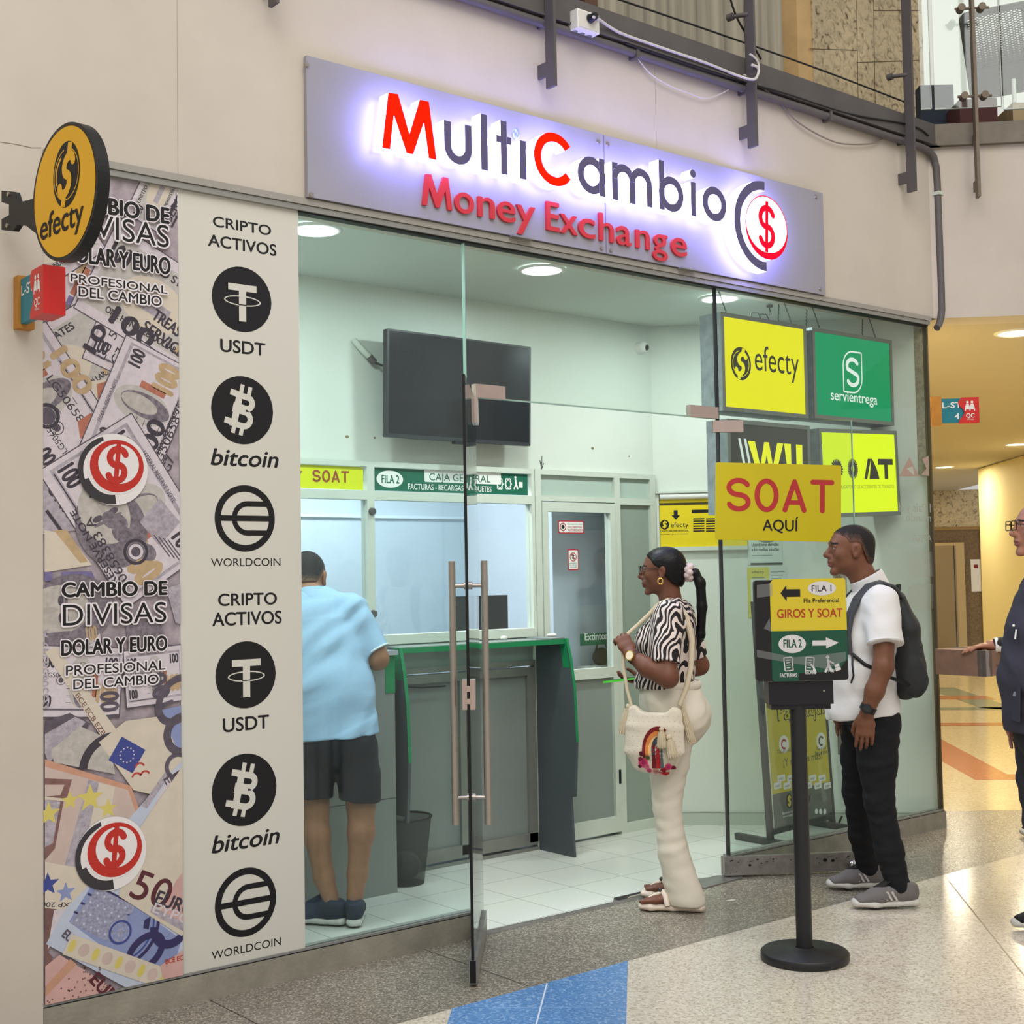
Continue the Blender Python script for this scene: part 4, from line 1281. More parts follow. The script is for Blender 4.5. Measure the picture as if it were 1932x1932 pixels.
# yellow SOAT sign on the right leaf
M_soaty = mat('soat_yellow', (196, 178, 10), .45)
M_soatr = mat('soat_red', (176, 44, 42), .5)
q0 = PLr.p(0, 0, .012)
def lf(u, v):
    q = on_pl(u, v, q0, PLr.n) - PLr.o
    return (float(np.dot(q, PLr.ex)), float(q[2]))
a, b, c_, d_ = lf(1350, 872), lf(1587, 878), lf(1587, 1023), lf(1350, 1018)
ss = thing('hanging_sign', 'matt yellow SOAT AQUÍ board fixed on the right glass door', 'sign', tuple(PLr.p(.3, 1.7, .01)))
cx, cz = (a[0] + b[0] + c_[0] + d_[0]) / 4, (a[1] + b[1] + c_[1] + d_[1]) / 4
wS, hS = (b[0] - a[0] + c_[0] - d_[0]) / 2, (a[1] - d_[1] + b[1] - c_[1]) / 2
SP = PLr.rot(cx, cz, math.degrees(math.atan2(b[1] - a[1], b[0] - a[0])))
mb = MB(); mb.prism(SP, rrect(-wS / 2, -hS / 2, wS / 2, hS / 2, .012), .0052, .012, M_soaty); mb.build('board', ss)
mb = MB()


def soat(mb, pl, x0, z0, W, H, h, m, wd, gap=.16):
    """SOAT in a round-ended stroke face"""
    r = wd / 2; cw = W * (1 - 3 * .035) / 4
    xs_ = [x0 + i * (cw + W * .035) for i in range(4)]
    q = H / 4 - r / 2; kx = (cw / 2 - r) / q
    cx = xs_[0] + cw / 2
    mb.line(pl, arcpts(cx, z0 + H - r - q, q, 25, 270, 16, kx) + arcpts(cx, z0 + r + q, q, 90, -160, 16, kx)[1:], wd, h, m, True)
    cx = xs_[1] + cw / 2
    mb.line(pl, arcpts(cx, z0 + H / 2, H / 2 - r, 0, 360, 36, (cw / 2 - r) / (H / 2 - r)), wd, h, m, True)
    x = xs_[2]
    mb.line(pl, [(x + r, z0 + r), (x + cw / 2, z0 + H - r), (x + cw - r, z0 + r)], wd, h, m, True)
    mb.line(pl, [(x + cw * .24, z0 + H * .3), (x + cw * .76, z0 + H * .3)], wd * .9, h + .0002, m)
    x = xs_[3]
    mb.line(pl, [(x + r, z0 + H - r), (x + cw - r, z0 + H - r)], wd, h, m, True)
    mb.line(pl, [(x + cw / 2, z0 + H - r), (x + cw / 2, z0 + r)], wd, h + .0002, m, True)


soat(mb, SP, -wS * .415, hS * -.13, wS * .86, hS * .435, .0126, M_soatr, .026)
mb.text(SP, 'AQUÍ', -wS * .125, -hS * .37, wS * .155, .0126, M_ink, cap=hS * .15, bold=.015)
mb.build('lettering', ss)

# ================================================================== TELLER PARTITION
YP = 1.19


def F(mb, x0, x1, z0, z1, y0=YP, y1=1.25, m=M_white_alu): mb.box((x0, y0, z0), (x1, y1, z1), m)


part = thing('teller_partition', 'white aluminium teller screen with glass windows and grey lower panels', 'partition', (2.5, 1.22, 0))
mb = MB()
for a, b, z0, z1 in ((.9, .95, 0, 2.135), (2.03, 2.075, 0, 2.135), (3.13, 3.152, 0, 2.135), (3.157, 3.20, 0, 2.135), (3.775, 3.82, 0, 2.135), (4.075, 4.12, 0, 2.135)): F(mb, a, b, z0, z1)
for a, b, z0, z1 in ((.95, 2.03, 2.106, 2.135), (2.075, 3.13, 2.106, 2.135), (3.2, 3.775, 2.106, 2.135), (3.82, 4.075, 2.106, 2.135), (.95, 2.03, 1.936, 1.982), (2.075, 3.13, 1.936, 1.982), (3.2, 3.775, 1.956, 1.986), (3.82, 4.075, 1.946, 1.986)): F(mb, a, b, z0, z1)
for a, b in ((.95, 2.03), (2.075, 3.13)): F(mb, a, b, 1.19, 1.238, 1.165)
mb.build('frame', part)
M_gal = mat('grey_aluminium', (138, 138, 132), .45, .4, var=.08, vscale=8)
mb = MB()
for a, b, z0, z1 in ((.95, 2.03, .98, 1.03), (2.075, 3.13, 1.028, 1.058), (2.075, 3.13, .975, 1.02), (2.075, 2.115, .05, .975), (2.60, 2.64, .05, .975), (2.65, 2.69, .05, .975), (3.07, 3.13, .05, .975), (2.075, 2.64, .035, .10), (2.65, 3.13, .035, .10), (2.075, 3.13, .0, .022)): F(mb, a, b, z0, z1, 1.185, 1.24, M_gal)
mb.build('lower_frame', part)
for a, b, z0, z1 in ((2.115, 2.60, .10, .975), (2.69, 3.07, .10, .975), (2.075, 3.13, 1.058, 1.19), (.95, 2.03, .0, .98)):
    mb = MB(); mb.box((a, 1.205, z0), (b, 1.215, z1), M_panelgrey); mb.build('lower_panel', part)
for a, b in ((.95, 2.03), (2.075, 3.13)):
    mb = MB(); mb.box((a, 1.214, 1.238), (b, 1.222, 1.936), G_teller); mb.build('window_pane', part)
mb = MB(); mb.box((3.82, 1.21, .06), (4.075, 1.218, 1.946), mat('frosted_panel', (150, 162, 152), .35, var=.05, vscale=2)); F(mb, 3.82, 4.075, 0, .06); mb.build('side_panel', part)
M_tp = mat('transom_panel', (178, 194, 184), .3)
for a, b in ((3.2, 3.775), (3.82, 4.075)):
    mb = MB(); mb.box((a, 1.212, 1.986), (b, 1.22, 2.106), M_tp); mb.build('transom_pane', part)
for z in (1.875, 1.35):
    mb = MB(); mb.cyl((2.056, 1.19, z), (2.056, 1.172, z), .02, M_dkgrey, .017, 14); mb.build('cam_lock', part)
# staff door in the partition
sd = tag(thing('door_3', 'staff door with glass upper half and red notices beside the counter', None, (3.49, 1.22, 0)), kind='structure')
mb = MB()
for a, b, z0, z1 in ((3.205, 3.245, .02, 1.95), (3.73, 3.77, .02, 1.95), (3.245, 3.73, 1.895, 1.95), (3.245, 3.73, .925, .985), (3.245, 3.73, .02, .11)): F(mb, a, b, z0, z1, 1.183, 1.235)
mb.build('door_frame', sd)
mb = MB(); mb.box((3.245, 1.208, .985), (3.73, 1.215, 1.895), G_teller); mb.build('pane', sd)
mb = MB(); mb.box((3.245, 1.206, .11), (3.73, 1.216, .925), mat('door_panel_grey', (140, 148, 142), .4, var=.04, vscale=3)); mb.build('lower_panel', sd)
mb = MB(); mb.box((3.755, 1.176, .30), (3.768, 1.19, .38), M_black); mb.build('hinge', sd)
PT = PL((0, 1.2065, 0), (1, 0, 0), (0, 0, 1), (0, -1, 0))
M_sred2 = mat('notice_red', (178, 44, 52), .5)


def notice(name, label, cat, x0, z0, x1, z1, draw, y=1.2065, r=.0, border=None, group=None):
    mb = MB(); pl = PL((0, y, 0), (1, 0, 0), (0, 0, 1), (0, -1, 0))
    mb.rect(pl, x0, z0, x1, z1, 0, border or M_white, r)
    draw(mb, pl)
    return tag(mb.build(name), label, cat, group)


def d1(mb, pl):
    mb.rect(pl, 3.346, 1.778, 3.531, 1.839, .0004, M_white, .006)
    mb.ring(pl, 3.375, 1.809, .024, .018, .0008, M_sred2); mb.disc(pl, 3.375, 1.809, .012, .0008, M_ink); 
    mb.text(pl, 'SOLO PERSONAL', 3.41, 1.803, 3.525, .0008, M_sred2, cap=.012, bold=.02); mb.text(pl, 'AUTORIZADO', 3.41, 1.785, 3.525, .0008, M_sred2, cap=.014, bold=.02)
    mb.text(pl, 'PROHIBIDO EL PASO', 3.41, 1.822, 3.525, .0008, M_ink, cap=.007)
def d2(mb, pl):
    mb.rect(pl, 3.414, 1.565, 3.485, 1.674, .0004, M_white, .006)
    mb.ring(pl, 3.449, 1.635, .026, .021, .0008, M_sred2); mb.line(pl, [(3.432, 1.652), (3.466, 1.618)], .005, .0012, M_sred2); mb.line(pl, [(3.44, 1.648), (3.458, 1.645), (3.44, 1.628), (3.458, 1.622)], .004, .001, M_ink)
    for i, t in enumerate(('PROHIBIDO', 'EL USO DE', 'CELULARES')): mb.text(pl, t, 3.422, 1.595 - .011 * i, 3.477, .0008, M_ink, cap=.007)
notice('door_notice', 'wide red-bordered staff only notice on the glass office door', 'notice', 3.339, 1.771, 3.538, 1.846, d1, r=.008, border=M_sred2)
notice('door_notice', 'small upright red-bordered prohibition notice on the glass office door', 'notice', 3.408, 1.558, 3.491, 1.681, d2, r=.008, border=M_sred2)
M_sgreen = mat('sign_green', (16, 96, 70), .5)
def d3(mb, pl): mb.text(pl, 'Extintor', 3.614, 1.143, 3.80, .0006, M_white, cap=.045, bold=.015)
notice('extinguisher_sign', 'green Extintor sign behind the staff door glass', 'sign', 3.575, 1.112, 3.86, 1.182, d3, y=1.302, border=M_sgreen)
M_lime = mat('soat_lime', (214, 222, 20), .5)
M_sbrown = mat('soat_brown', (150, 76, 36), .5)
def d4(mb, pl): soat(mb, pl, 1.716, 2.018, .215, .062, .0006, M_sbrown, .0115); mb.text(pl, 'GIROS Y', 1.30, 2.018, 1.66, .0006, M_sbrown, cap=.055, bold=.02)
notice('counter_sign', 'lime yellow GIROS Y SOAT strip over the left teller window', 'sign', 1.0, 1.985, 2.015, 2.103, d4, y=1.2045, border=M_lime)
GX = lambda u, v: on_y(u, v, 1.2045)[[0, 2]]
M_gsign = mat('counter_sign_green', (22, 100, 78), .5)


def d5(mb, pl):
    def T(t, u0, v0, u1, cap, m, b=.015): a, c = GX(u0, v0), GX(u1, v0); mb.text(pl, t, a[0], a[1], c[0], .0010, m, cap=cap, bold=b)
    a = GX(735.5, 904); mb.disc(pl, a[0], a[1], .083, .0005, M_white, .045)
    T('FILA 2', 720, 911, 753, .044, M_gsign, .02)
    a, b = GX(801, 909), GX(894, 890); mb.rect(pl, a[0], a[1], a[0] + .52, b[1], .0005, M_white, .008)
    T('CAJA GENERAL', 810, 906, 925, .04, M_gsign, .005)
    T('FACTURAS - RECARGAS - PAQUETES', 770, 923, 927, .032, M_white, .008)
    for i in range(3):
        a = GX(943 + i * 16, 913); x, z = a
        if i < 2: mb.ring(pl, x, z, .028, .022, .0006, M_white, n=4); mb.line(pl, [(x - .018, z - .028), (x - .018, z + .028), (x + .016, z + .028), (x + .016, z - .028), (x - .018, z - .028)], .006, .0008, M_white)
        else:
            mb.disc(pl, x - .01, z + .036, .008, .0008, M_white, n=10); mb.line(pl, [(x - .01, z + .026), (x - .006, z), (x + .006, z - .03)], .012, .0008, M_white); mb.line(pl, [(x - .006, z), (x - .022, z - .03)], .009, .001, M_white); mb.rect(pl, x + .015, z - .02, x + .042, z + .012, .0008, M_white)
notice('counter_sign', 'dark green FILA 2 strip over the middle teller window', 'sign', 2.085, 1.985, 3.114, 2.104, d5, y=1.2045, border=M_gsign)
# monitor and desk behind the glass
mon = thing('monitor', 'black computer monitor behind the middle teller window', 'monitor', (3.0, 1.62, 1.1))
mb = MB(); mb.box((2.86, 1.56, 1.19), (3.24, 1.60, 1.42), M_black); mb.build('screen', mon)
mb = MB(); mb.cyl((3.05, 1.60, 1.06), (3.05, 1.60, 1.22), .02, M_black); mb.box((2.93, 1.52, 1.05), (3.17, 1.68, 1.062), M_black); mb.build('stand', mon)
desk = thing('teller_desk', 'pale desk behind the teller windows', 'desk', (2.4, 1.6, 0))
mb = MB(); mb.box((1.0, 1.36, 1.02), (3.15, 1.9, 1.05), mat('desk_top', (170, 172, 168), .5)); mb.build('top', desk)
for x in (1.05, 2.1, 3.08):
    mb = MB(); mb.box((x, 1.4, 0.003), (x + .04, 1.85, 1.02), MATS['desk_top']); mb.build('leg', desk)
hb = thing('handbag', 'dark patterned handbag on a ledge behind the staff door', 'bag', (3.72, 1.5, 1.0))
mb = MB(); c = V3(3.80, 1.36, 1.035); mb.ball(c, .07, mat('dark_bag', (52, 38, 44), .7, var=.5, vscale=30), 18, (1, .5, .8)); mb.build('body', hb)
mb = MB(); mb.tube([c + V3(-.05, 0, .03), c + V3(-.03, 0, .09), c + V3(.02, 0, .1), c + V3(.05, 0, .04)], .006, MATS['dark_bag']); mb.build('strap', hb)
mb = MB(); mb.box((3.64, 1.303, .95), (4.15, 1.42, .985), MATS['desk_top']); mb.box((4.1, 1.303, 0.003), (4.15, 1.42, .95), MATS['desk_top']); mb.box((3.64, 1.303, 0.003), (3.68, 1.42, .95), MATS['desk_top'])
tag(mb.build('ledge'), 'pale ledge behind the staff door holding the dark handbag', 'shelf')

# ================================================================== COUNTERS
cA = thing('service_counter', 'plain grey counter where the man in the blue shirt leans', 'counter', (1.0, 1.04, 0))
mb = MB(); mb.box((.0, .895, .003), (1.985, 1.18, 1.155), M_panelgrey); mb.build('body', cA)
mb = MB(); mb.line(PL((0, .895, 0), (1, 0, 0), (0, 0, 1), (0, -1, 0)), [(.0, .46), (1.985, .46)], .004, .0006, M_alu_dk); mb.build('panel_joint', cA)
mb = MB(); mb.box((.0, .87, 1.155), (1.992, 1.18, 1.178), mat('counter_top_grey', (158, 164, 168), .35)); mb.build('top', cA)
mb = MB(); mb.box((1.93, .892, .97), (1.986, .895, 1.155), M_green); mb.build('edge_tape', cA)
cB = thing('service_counter', 'glass-topped counter shelf edged in green tape between grey side panels', 'counter', (2.6, 1.04, 0))
prof = [on_x(u, v, 3.15) for u, v in ((1087, 1618), (1080, 1503), (1088, 1503), (1091, 1400), (1086, 1300), (1079, 1245), (1071, 1204))]
pr = [(float(q[1]), max(.003, float(q[2]))) for q in prof]
for x0, x1 in ((3.135, 3.152), (2.036, 2.053)):
    mb = MB()
    if x1 < 3: pr = [(pr[0][0], .36)] + pr[1:]
    pl = PL((x1, 0, 0), (0, 1, 0), (0, 0, 1), (1, 0, 0))
    mb.prism(pl, pr + [(1.183, pr[-1][1] + .0), (1.183, pr[0][1])], x0 - x1, 0, M_dkpanel); p_ = mb.build('side_panel', cB)
    mb = MB()
    for (y0, z0), (y1, z1) in zip(pr[3:-1], pr[4:]):
        mb.quad((x0 - .001, y0 - .002, z0), (x1 + .001, y0 - .002, z0), (x1 + .001, y1 - .002, z1), (x0 - .001, y1 - .002, z1), M_green)
    mb.quad((x0 - .0008, pr[-2][0], pr[-1][1] - .16), (x0 - .0008, pr[-2][0] + .055, pr[-1][1] - .16), (x0 - .0008, pr[-1][0] + .055, pr[-1][1]), (x0 - .0008, pr[-1][0], pr[-1][1]), M_green)
    mb.build('edge_tape', p_)
zt = pr[-1][1]; yt = pr[-1][0] + .01
mb = MB(); mb.box((2.05, yt, zt - .012), (3.14, 1.183, zt), glass('shelf_glass', (.72, .86, .8), .08, .25)); mb.build('glass_shelf', cB)
mb = MB(); mb.box((2.054, yt - .006, zt - .03), (3.134, yt, zt - .004), M_green); mb.build('edge_tape', cB)
mb = MB(); mb.box((3.04, yt, zt - .0005), (3.135, 1.15, zt + .004), M_panelgrey); mb.build('corner_cap', cB)
for u, v in ((893, 1203), (1024, 1200), (1012, 1199)):
    p = on_z(u, v, zt + .004); mb = MB(); mb.ball((p[0], min(max(p[1], .93), 1.12), zt + .010), .016, M_white, 10, (1.4, 1, .7))
    tag(mb.build('paper_scrap'), 'crumpled white paper scraps on the glass counter shelf', 'paper', 'paper scraps on the glass shelf')
mb = MB(); mb.tube([(2.06, 1.15, 1.02), (2.2, 1.17, .97), (2.35, 1.18, .955), (2.5, 1.18, .953)], .005, M_black); tag(mb.build('cable'), 'black cable drooping under the glass counter shelf', 'cable')
# waste basket
wb = thing('waste_basket', 'black wire mesh waste basket beside the grey counter', 'bin', (2.14, 1.0, .003))
bc = on_z(772, 1668); bc = V3(2.125, 1.03, .004)


def mesh_mat():
    M = bpy.data.materials.new('wire_mesh'); M.use_nodes = True; nt = M.node_tree; N, L = nt.nodes, nt.links
    b = N['Principled BSDF']; b.inputs['Base Color'].default_value = lin((40, 42, 44)); b.inputs['Roughness'].default_value = .5
    t = N.new('ShaderNodeBsdfTransparent'); mx = N.new('ShaderNodeMixShader'); mx.inputs[0].default_value = .62
    L.new(t.outputs[0], mx.inputs[1]); L.new(b.outputs[0], mx.inputs[2]); L.new(mx.outputs[0], N['Material Output'].inputs[0]); return M


M_mesh = mesh_mat()
mb = MB(); mb.lathe(bc, [(.095, 0), (.095, .004), (.135, .33)], M_mesh, 36); mb.lathe(bc, [(0, .003), (.094, .003)], M_black, 36); mb.build('basket', wb)
mb = MB(); mb.tube([bc + V3(.135 * math.cos(q), .135 * math.sin(q), .33) for q in np.linspace(0, 2 * math.pi, 37)[:-1]], .006, M_black, 8, True); mb.build('rim', wb)
mb = MB(); mb.ball(bc + V3(0, 0, .086), .08, mat('bin_bag_contents', (96, 98, 98), .7, var=.5, vscale=20), 14, (1, 1, .9)); mb.build('contents', wb)

# ================================================================== TV, CAMERA, LIGHTS ON THE UPPER WALL
tv = thing('television', 'black flat television on the white wall above the tellers', 'television', (2.57, 1.1, 2.25))
TP = PL((2.57, 1.085, 2.53), (.9997, .02, 0), (0, -.035, .9994))
mb = MB(); mb.prism(TP, rrect(-.487, -.278, .487, .278, .008), -.035, .0, mat('tv_bezel', (52, 54, 58), .4)); mb.build('bezel', tv)
mb = MB(); mb.rect(TP, -.474, -.258, .474, .268, .0006, mat('tv_screen', (30, 31, 35), .16, spec=.6)); mb.build('screen', tv)
mb = MB(); mb.box((2.40, 1.12, 2.35), (2.74, 1.224, 2.7), M_black); mb.build('wall_mount', tv)
mb = MB(); mb.box((2.50, 1.06, 2.236), (2.64, 1.09, 2.252), M_black); mb.build('sensor_bar', tv)
pw = on_y(690, 668, 1.2)
mb = MB(); mb.tube([pw + V3(-.06, .02, .07), pw + V3(-.03, 0, .03), pw + V3(.02, 0, -.01)], .017, M_white_alu, 8); mb.tube([pw + V3(.02, 0, -.01), pw + V3(.05, -.005, -.04)], .019, M_dkgrey, 8); mb.tube([pw + V3(.05, -.005, -.04), on_y(728, 692, 1.14)], .006, M_black, 6)
tag(mb.build('power_plug'), 'loose white power plug and cord hanging left of the television', 'plug')
cc = on_y(1213, 655, 1.19)
cm = thing('security_camera', 'small white dome security camera at the upper wall corner', 'camera', tuple(cc))
mb = MB(); mb.cyl(cc + V3(0, .035, 0), cc, .04, M_white, .036, 20); mb.ball(cc, .036, M_white, 18, (1, .9, 1)); mb.build('housing', cm)
mb = MB(); mb.ball(cc + V3(.006, -.018, -.004), .021, M_black, 14); mb.build('lens', cm)
for u, v, r, k in ((655, 824, .012, 0), (707, 826, .008, 1), (1118, 846, .012, 2), (1187, 861, .007, 3)):
    p = on_y(u, v, 1.2245); mb = MB(); mb.disc(PL((p[0], 1.2245, p[2]), (1, 0, 0), (0, 0, 1)), 0, 0, r, 0, mat('plaster_hole', (140, 122, 96), .9), r * .7, 9)
    tag(mb.build('wall_stain'), 'small chipped plaster spot on the white wall below the television', 'stain', 'plaster chips on the upper wall')
for u in (894, 1022):
    mb = MB(); p = on_y(u, 880, 1.19)
    for dx, dz in ((-.012, .05), (.004, .075), (.016, .035), (-.004, .04)): mb.tube([(p[0], 1.19, 2.136), (p[0] + dx, 1.19, 2.136 + dz)], .0025, M_dkgrey, 5)
    tag(mb.build('loose_wire'), 'stub of frayed wires sticking up from the partition frame', 'wire', 'frayed wire stubs on the partition')

EM_down = emis('downlight_glow', (240, 255, 250), 14)
EM_warm = emis('corridor_light_glow', (255, 246, 214), 14)


def downlight(p, r, em, en, col, label, group, hole=M_ceil):
    t = thing('downlight', label, 'ceiling light', tuple(p), group)
    mb = MB(); mb.lathe(p, [(r * 1.22, 0), (r * 1.2, -.008), (r, -.010), (r, -.002)], M_white, 36); mb.build('trim_ring', t)
    mb = MB(); mb.disc(PL(p - V3(0, 0, .004), (1, 0, 0), (0, -1, 0)), 0, 0, r * .99, 0, em, n=32); mb.build('diffuser', t)
    l = bpy.data.lights.new('lamp', 'AREA'); l.shape = 'DISK'; l.size = r * 1.9; l.energy = en; l.color = col
    o = bpy.data.objects.new('lamp', l); COL.objects.link(o); o.location = p - V3(0, 0, .016)


CB = {}
for (u, v), lab in (((595, 432), 'shop ceiling light touching the white crypto panel edge'), ((1022, 508), 'shop ceiling light above the doorway under the Money Exchange letters'), ((1358, 562), 'shop ceiling light right of the doorway above the yellow light box')):
    downlight(on_z(u, v, 3.055), .098, EM_down, 15, (.90, 1.0, .97), lab, 'shop ceiling downlights')
p = V3(.45, .2, 3.055); downlight(p, .098, EM_down, 15, (.90, 1.0, .97), 'shop ceiling light hidden behind the posters', 'shop ceiling downlights')
for (u, v), lab in (((1920, 627), 'nearest corridor ceiling light at the right picture edge'), ((1918, 838), 'corridor ceiling light beside the yellow wall'), ((1781, 881), 'far corridor ceiling light near the stone lift wall')):
    downlight(on_z(u, v, 3.048), .12, EM_warm, 42, (1, .89, .66), lab, 'corridor ceiling downlights')
for a, b in ((1.1, 6.5), (2.6, 3.5), (2.4, 15.5), (1.0, 2.2), (4.6, 15.0)):
    l = bpy.data.lights.new('corridor_lamp', 'AREA'); l.shape = 'DISK'; l.size = .3; l.energy = 42; l.color = (1, .89, .66)
    o = bpy.data.objects.new('corridor_lamp', l); COL.objects.link(o); o.location = cor(a, b, 3.03)

# ================================================================== LIGHT BOXES
YL = .15
LP = PL((0, YL, 0), (1, 0, 0), (0, 0, 1), (0, -1, 0))
def l15(u, v): return fx(u, v, YL)
M_zinc = mat('galvanised_sheet', (150, 160, 164), .5, .3, var=.25, vscale=14)
M_boxfr = mat('light_box_frame', (138, 142, 136), .45, .4)
EY = emis('lightbox_yellow', (244, 236, 24), 1.05); EG = emis('lightbox_green', (0, 158, 100), .95); EL = emis('lightbox_lime', (232, 252, 0), 1.1); EYW = emis('lightbox_letter_yellow', (255, 250, 10), 1.15); EWH = emis('lightbox_white', (240, 250, 240), 1.0)
M_olive = mat('lightbox_dark_print', (58, 56, 34), .6); M_wuface = mat('wu_black_face', (62, 60, 50), .5)


def lightbox(label, x0, z0, x1, z1, face, draw, rot=0, group='hanging light boxes'):
    t = thing('light_box', label, 'light box', (x0, YL, z0), group)
    cx, cz = (x0 + x1) / 2, (z0 + z1) / 2
    pl = LP.rot(cx, cz, rot); w2, h2 = (x1 - x0) / 2, (z1 - z0) / 2
    X = lambda a, b, c: pl.p(a, c, -b)
    mb = MB(); f = .022
    mb.box((-w2 - f, .0, -h2 - f), (w2 + f, .145, h2 + f), M_zinc, X); mb.build('housing', t)
    mb = MB()
    for a, b, c, d in ((-w2 - f, -h2 - f, w2 + f, -h2), (-w2 - f, h2, w2 + f, h2 + f), (-w2 - f, -h2, -w2, h2), (w2, -h2, w2 + f, h2)): mb.box((a, -.008, b), (c, .0, d), M_boxfr, X)
    mb.build('frame', t)
    mb = MB(); mb.rect(pl, -w2, -h2, w2, h2, .002, face); mb.build('face', t)
    mb = MB(); draw(mb, pl, w2, h2); mb.build('lettering', t)
    return t, pl, w2, h2


def d_ef(mb, pl, w, h):
    c = (-w * .60, h * .0); r = .088; k = .0028
    mb.disc(pl, c[0], c[1], r * .92, k, M_olive, r * 1.02); k += .0003
    mb.ring(pl, c[0], c[1], r * .80, r * .76, k, EY, 100, 440, 36, .95)
    for pts in (arcpts(c[0] + .006, c[1] + .026, .027, 20, 262, 12), arcpts(c[0] - .004, c[1] - .028, .028, 85, -170, 12)):
        mb.line(pl, [(q[0] + .2 * (q[1] - c[1]), q[1]) for q in pts], .026, k + .0002, EY, True)
    mb.line(pl, [(c[0] + .024, c[1] + .082), (c[0] + .014, c[1] + .05)], .024, k + .0006, EY); mb.line(pl, [(c[0] - .02, c[1] - .084), (c[0] - .012, c[1] - .05)], .024, k + .0006, EY)
    mb.text(pl, 'efecty', -w * .26, -h * .10, w * .86, .0028, M_olive, cap=.145, bold=.0)


def d_se(mb, pl, w, h):
    k = .0028; c = (-.01, h * .14); a, b = .088, .12
    out = [(c[0] - a, c[1] - b), (c[0] - a, c[1] + b * .3)] + arcpts(c[0] - a + .09, c[1] + b - .09, .09, 180, 90, 8) + [(c[0] + a, c[1] + b), (c[0] + a, c[1] - b * .3)] + arcpts(c[0] + a - .09, c[1] - b + .09, .09, 0, -90, 8) + [(c[0] - a, c[1] - b)]
    mb.line(pl, out, .009, k, EWH)
    mb.line(pl, arcpts(c[0], c[1] + .034, .040, 30, 210, 12, 1.3) , .024, k, EWH, True)
    mb.line(pl, arcpts(c[0], c[1] - .036, .040, 20, -150, 12, 1.3), .024, k, EWH, True)
    mb.line(pl, [(c[0] - .048, c[1] + .016), (c[0] + .046, c[1] - .016)], .024, k + .0004, EWH)
    mb.text(pl, 'servientrega', -w * .62, -h * .60, w * .62, k, EWH, cap=.062, bold=.012)


def d_wu(mb, pl, w, h):
    k = .0028; t = h * .62; bt = -h * .35; W_ = 2 * w
    X = lambda f: -w + W_ * f
    for a in (.10, .17): mb.poly(pl, [(X(a), t + .01), (X(a + .03), t + .01), (X(a + .16), bt - .1), (X(a + .13), bt - .1)], k, EWH)
    P = lambda *q: mb.poly(pl, [(X(x), y) for x, y in q], k, EYW)
    P((.22, t), (.31, t), (.40, -.05), (.345, -.05)); P((.40, -.05), (.345, -.05), (.43, t), (.49, t)); P((.43, t), (.49, t), (.56, -.05), (.505, -.05)); P((.56, -.05), (.505, -.05), (.60, t), (.68, t))
    P((.69, t), (.78, t), (.78, -.02), (.73, -.02)); P((.85, t), (.935, t), (.93, -.02), (.85, -.02)); mb.ring(pl, X(.825), -.02, .075, .022, k + .0002, EYW, 180, 360)


def d_so(mb, pl, w, h):
    k = .0028; z0, z1 = -h * .16, h * .36; H = z1 - z0
    X = lambda f: -w + 2 * w * f
    r = .0275
    mb.line(pl, arcpts(X(.19), z1 - .055, .034, 40, 270, 12, 1.15) + arcpts(X(.19), z0 + .055, .034, 90, -140, 12, 1.15)[1:], .034, k, M_olive)
    mb.line(pl, arcpts(X(.40), (z0 + z1) / 2, H / 2 - .018, 0, 360, 30, .74), .036, k, M_olive)
    mb.poly(pl, [(X(.55), z0), (X(.59), z0), (X(.655), z1), (X(.61), z1)], k, M_olive)
    mb.poly(pl, [(X(.62), z0), (X(.76), z0)] + [(X(.76 - .09 * t ** 1.5), z0 + H * t) for t in (.3, .55, .8, 1.0)] + [(X(.655), z1), (X(.64), z0 + H * .5)], k + .0003, M_olive)
    mb.rect(pl, X(.75), z1 - .035, X(.96), z1, k, M_olive); mb.rect(pl, X(.835), z0, X(.885), z1 - .035, k, M_olive)
    mb.text(pl, 'SEGURO OBLIGATORIO DE ACCIDENTES DE TRANSITO', X(.04), z0 - .055, X(.96), k, mat('lightbox_faint_print', (170, 176, 20), .6), cap=.022)


bx = [('yellow lit box with efecty lettering, upper left of the hanging four', 3.603, 2.405, 4.268, 2.886, EY, d_ef, 0),
      ('green lit box with a white S logo, upper right of the hanging four', 4.366, 2.412, 5.075, 2.884, EG, d_se, 0),
      ('black box with lit yellow WU letters, half hidden by the SOAT board', 3.634, 1.86, 4.273, 2.32, M_wuface, d_wu, 0),
      ('lime lit SOAT box with dark letters, lower right of the hanging four', 4.405, 1.865, 5.105, 2.325, EL, d_so, 2.0)]
tops = []
for b in bx: tops.append(lightbox(*b))
M_chain = mat('chain_steel', (70, 74, 70), .5, .6)
for i, xs_ in ((0, (3.66, 4.2)), (1, (4.45, 4.98))):
    t, pl, w2, h2 = tops[i]
    for x in xs_:
        for dy, tx in ((.02, -.05), (.12, .04)):
            mb = MB(); z = bx[i][4] + .02; k = 14
            a, b = V3(x, YL + dy, z), V3(x + tx, YL + dy + .02, 3.058)
            mb.tube([a + (b - a) * j / k + V3(.003 * (-1) ** j, 0, 0) for j in range(k + 1)], .0032, M_chain, 5); mb.build('chain', t)
mb = MB()
for x in (3.88, 3.95): mb.tube([(x, YL + .06, 2.905), (x + .03, YL + .06, 2.95), (x + .08, YL + .06, 2.955), (x + .12, YL + .06, 2.905)], .003, M_chain, 6)
mb.build('cable', tops[0][0])
mb = MB(); p = on_z(1452, 576, 3.05); mb.cyl(p, p - V3(0, 0, .012), .018, M_dkgrey); mb.tube([p - V3(0, 0, .012), p - V3(-.01, 0, .05), p - V3(.008, 0, .06), p - V3(0, 0, .014)], .002, M_chain, 5)
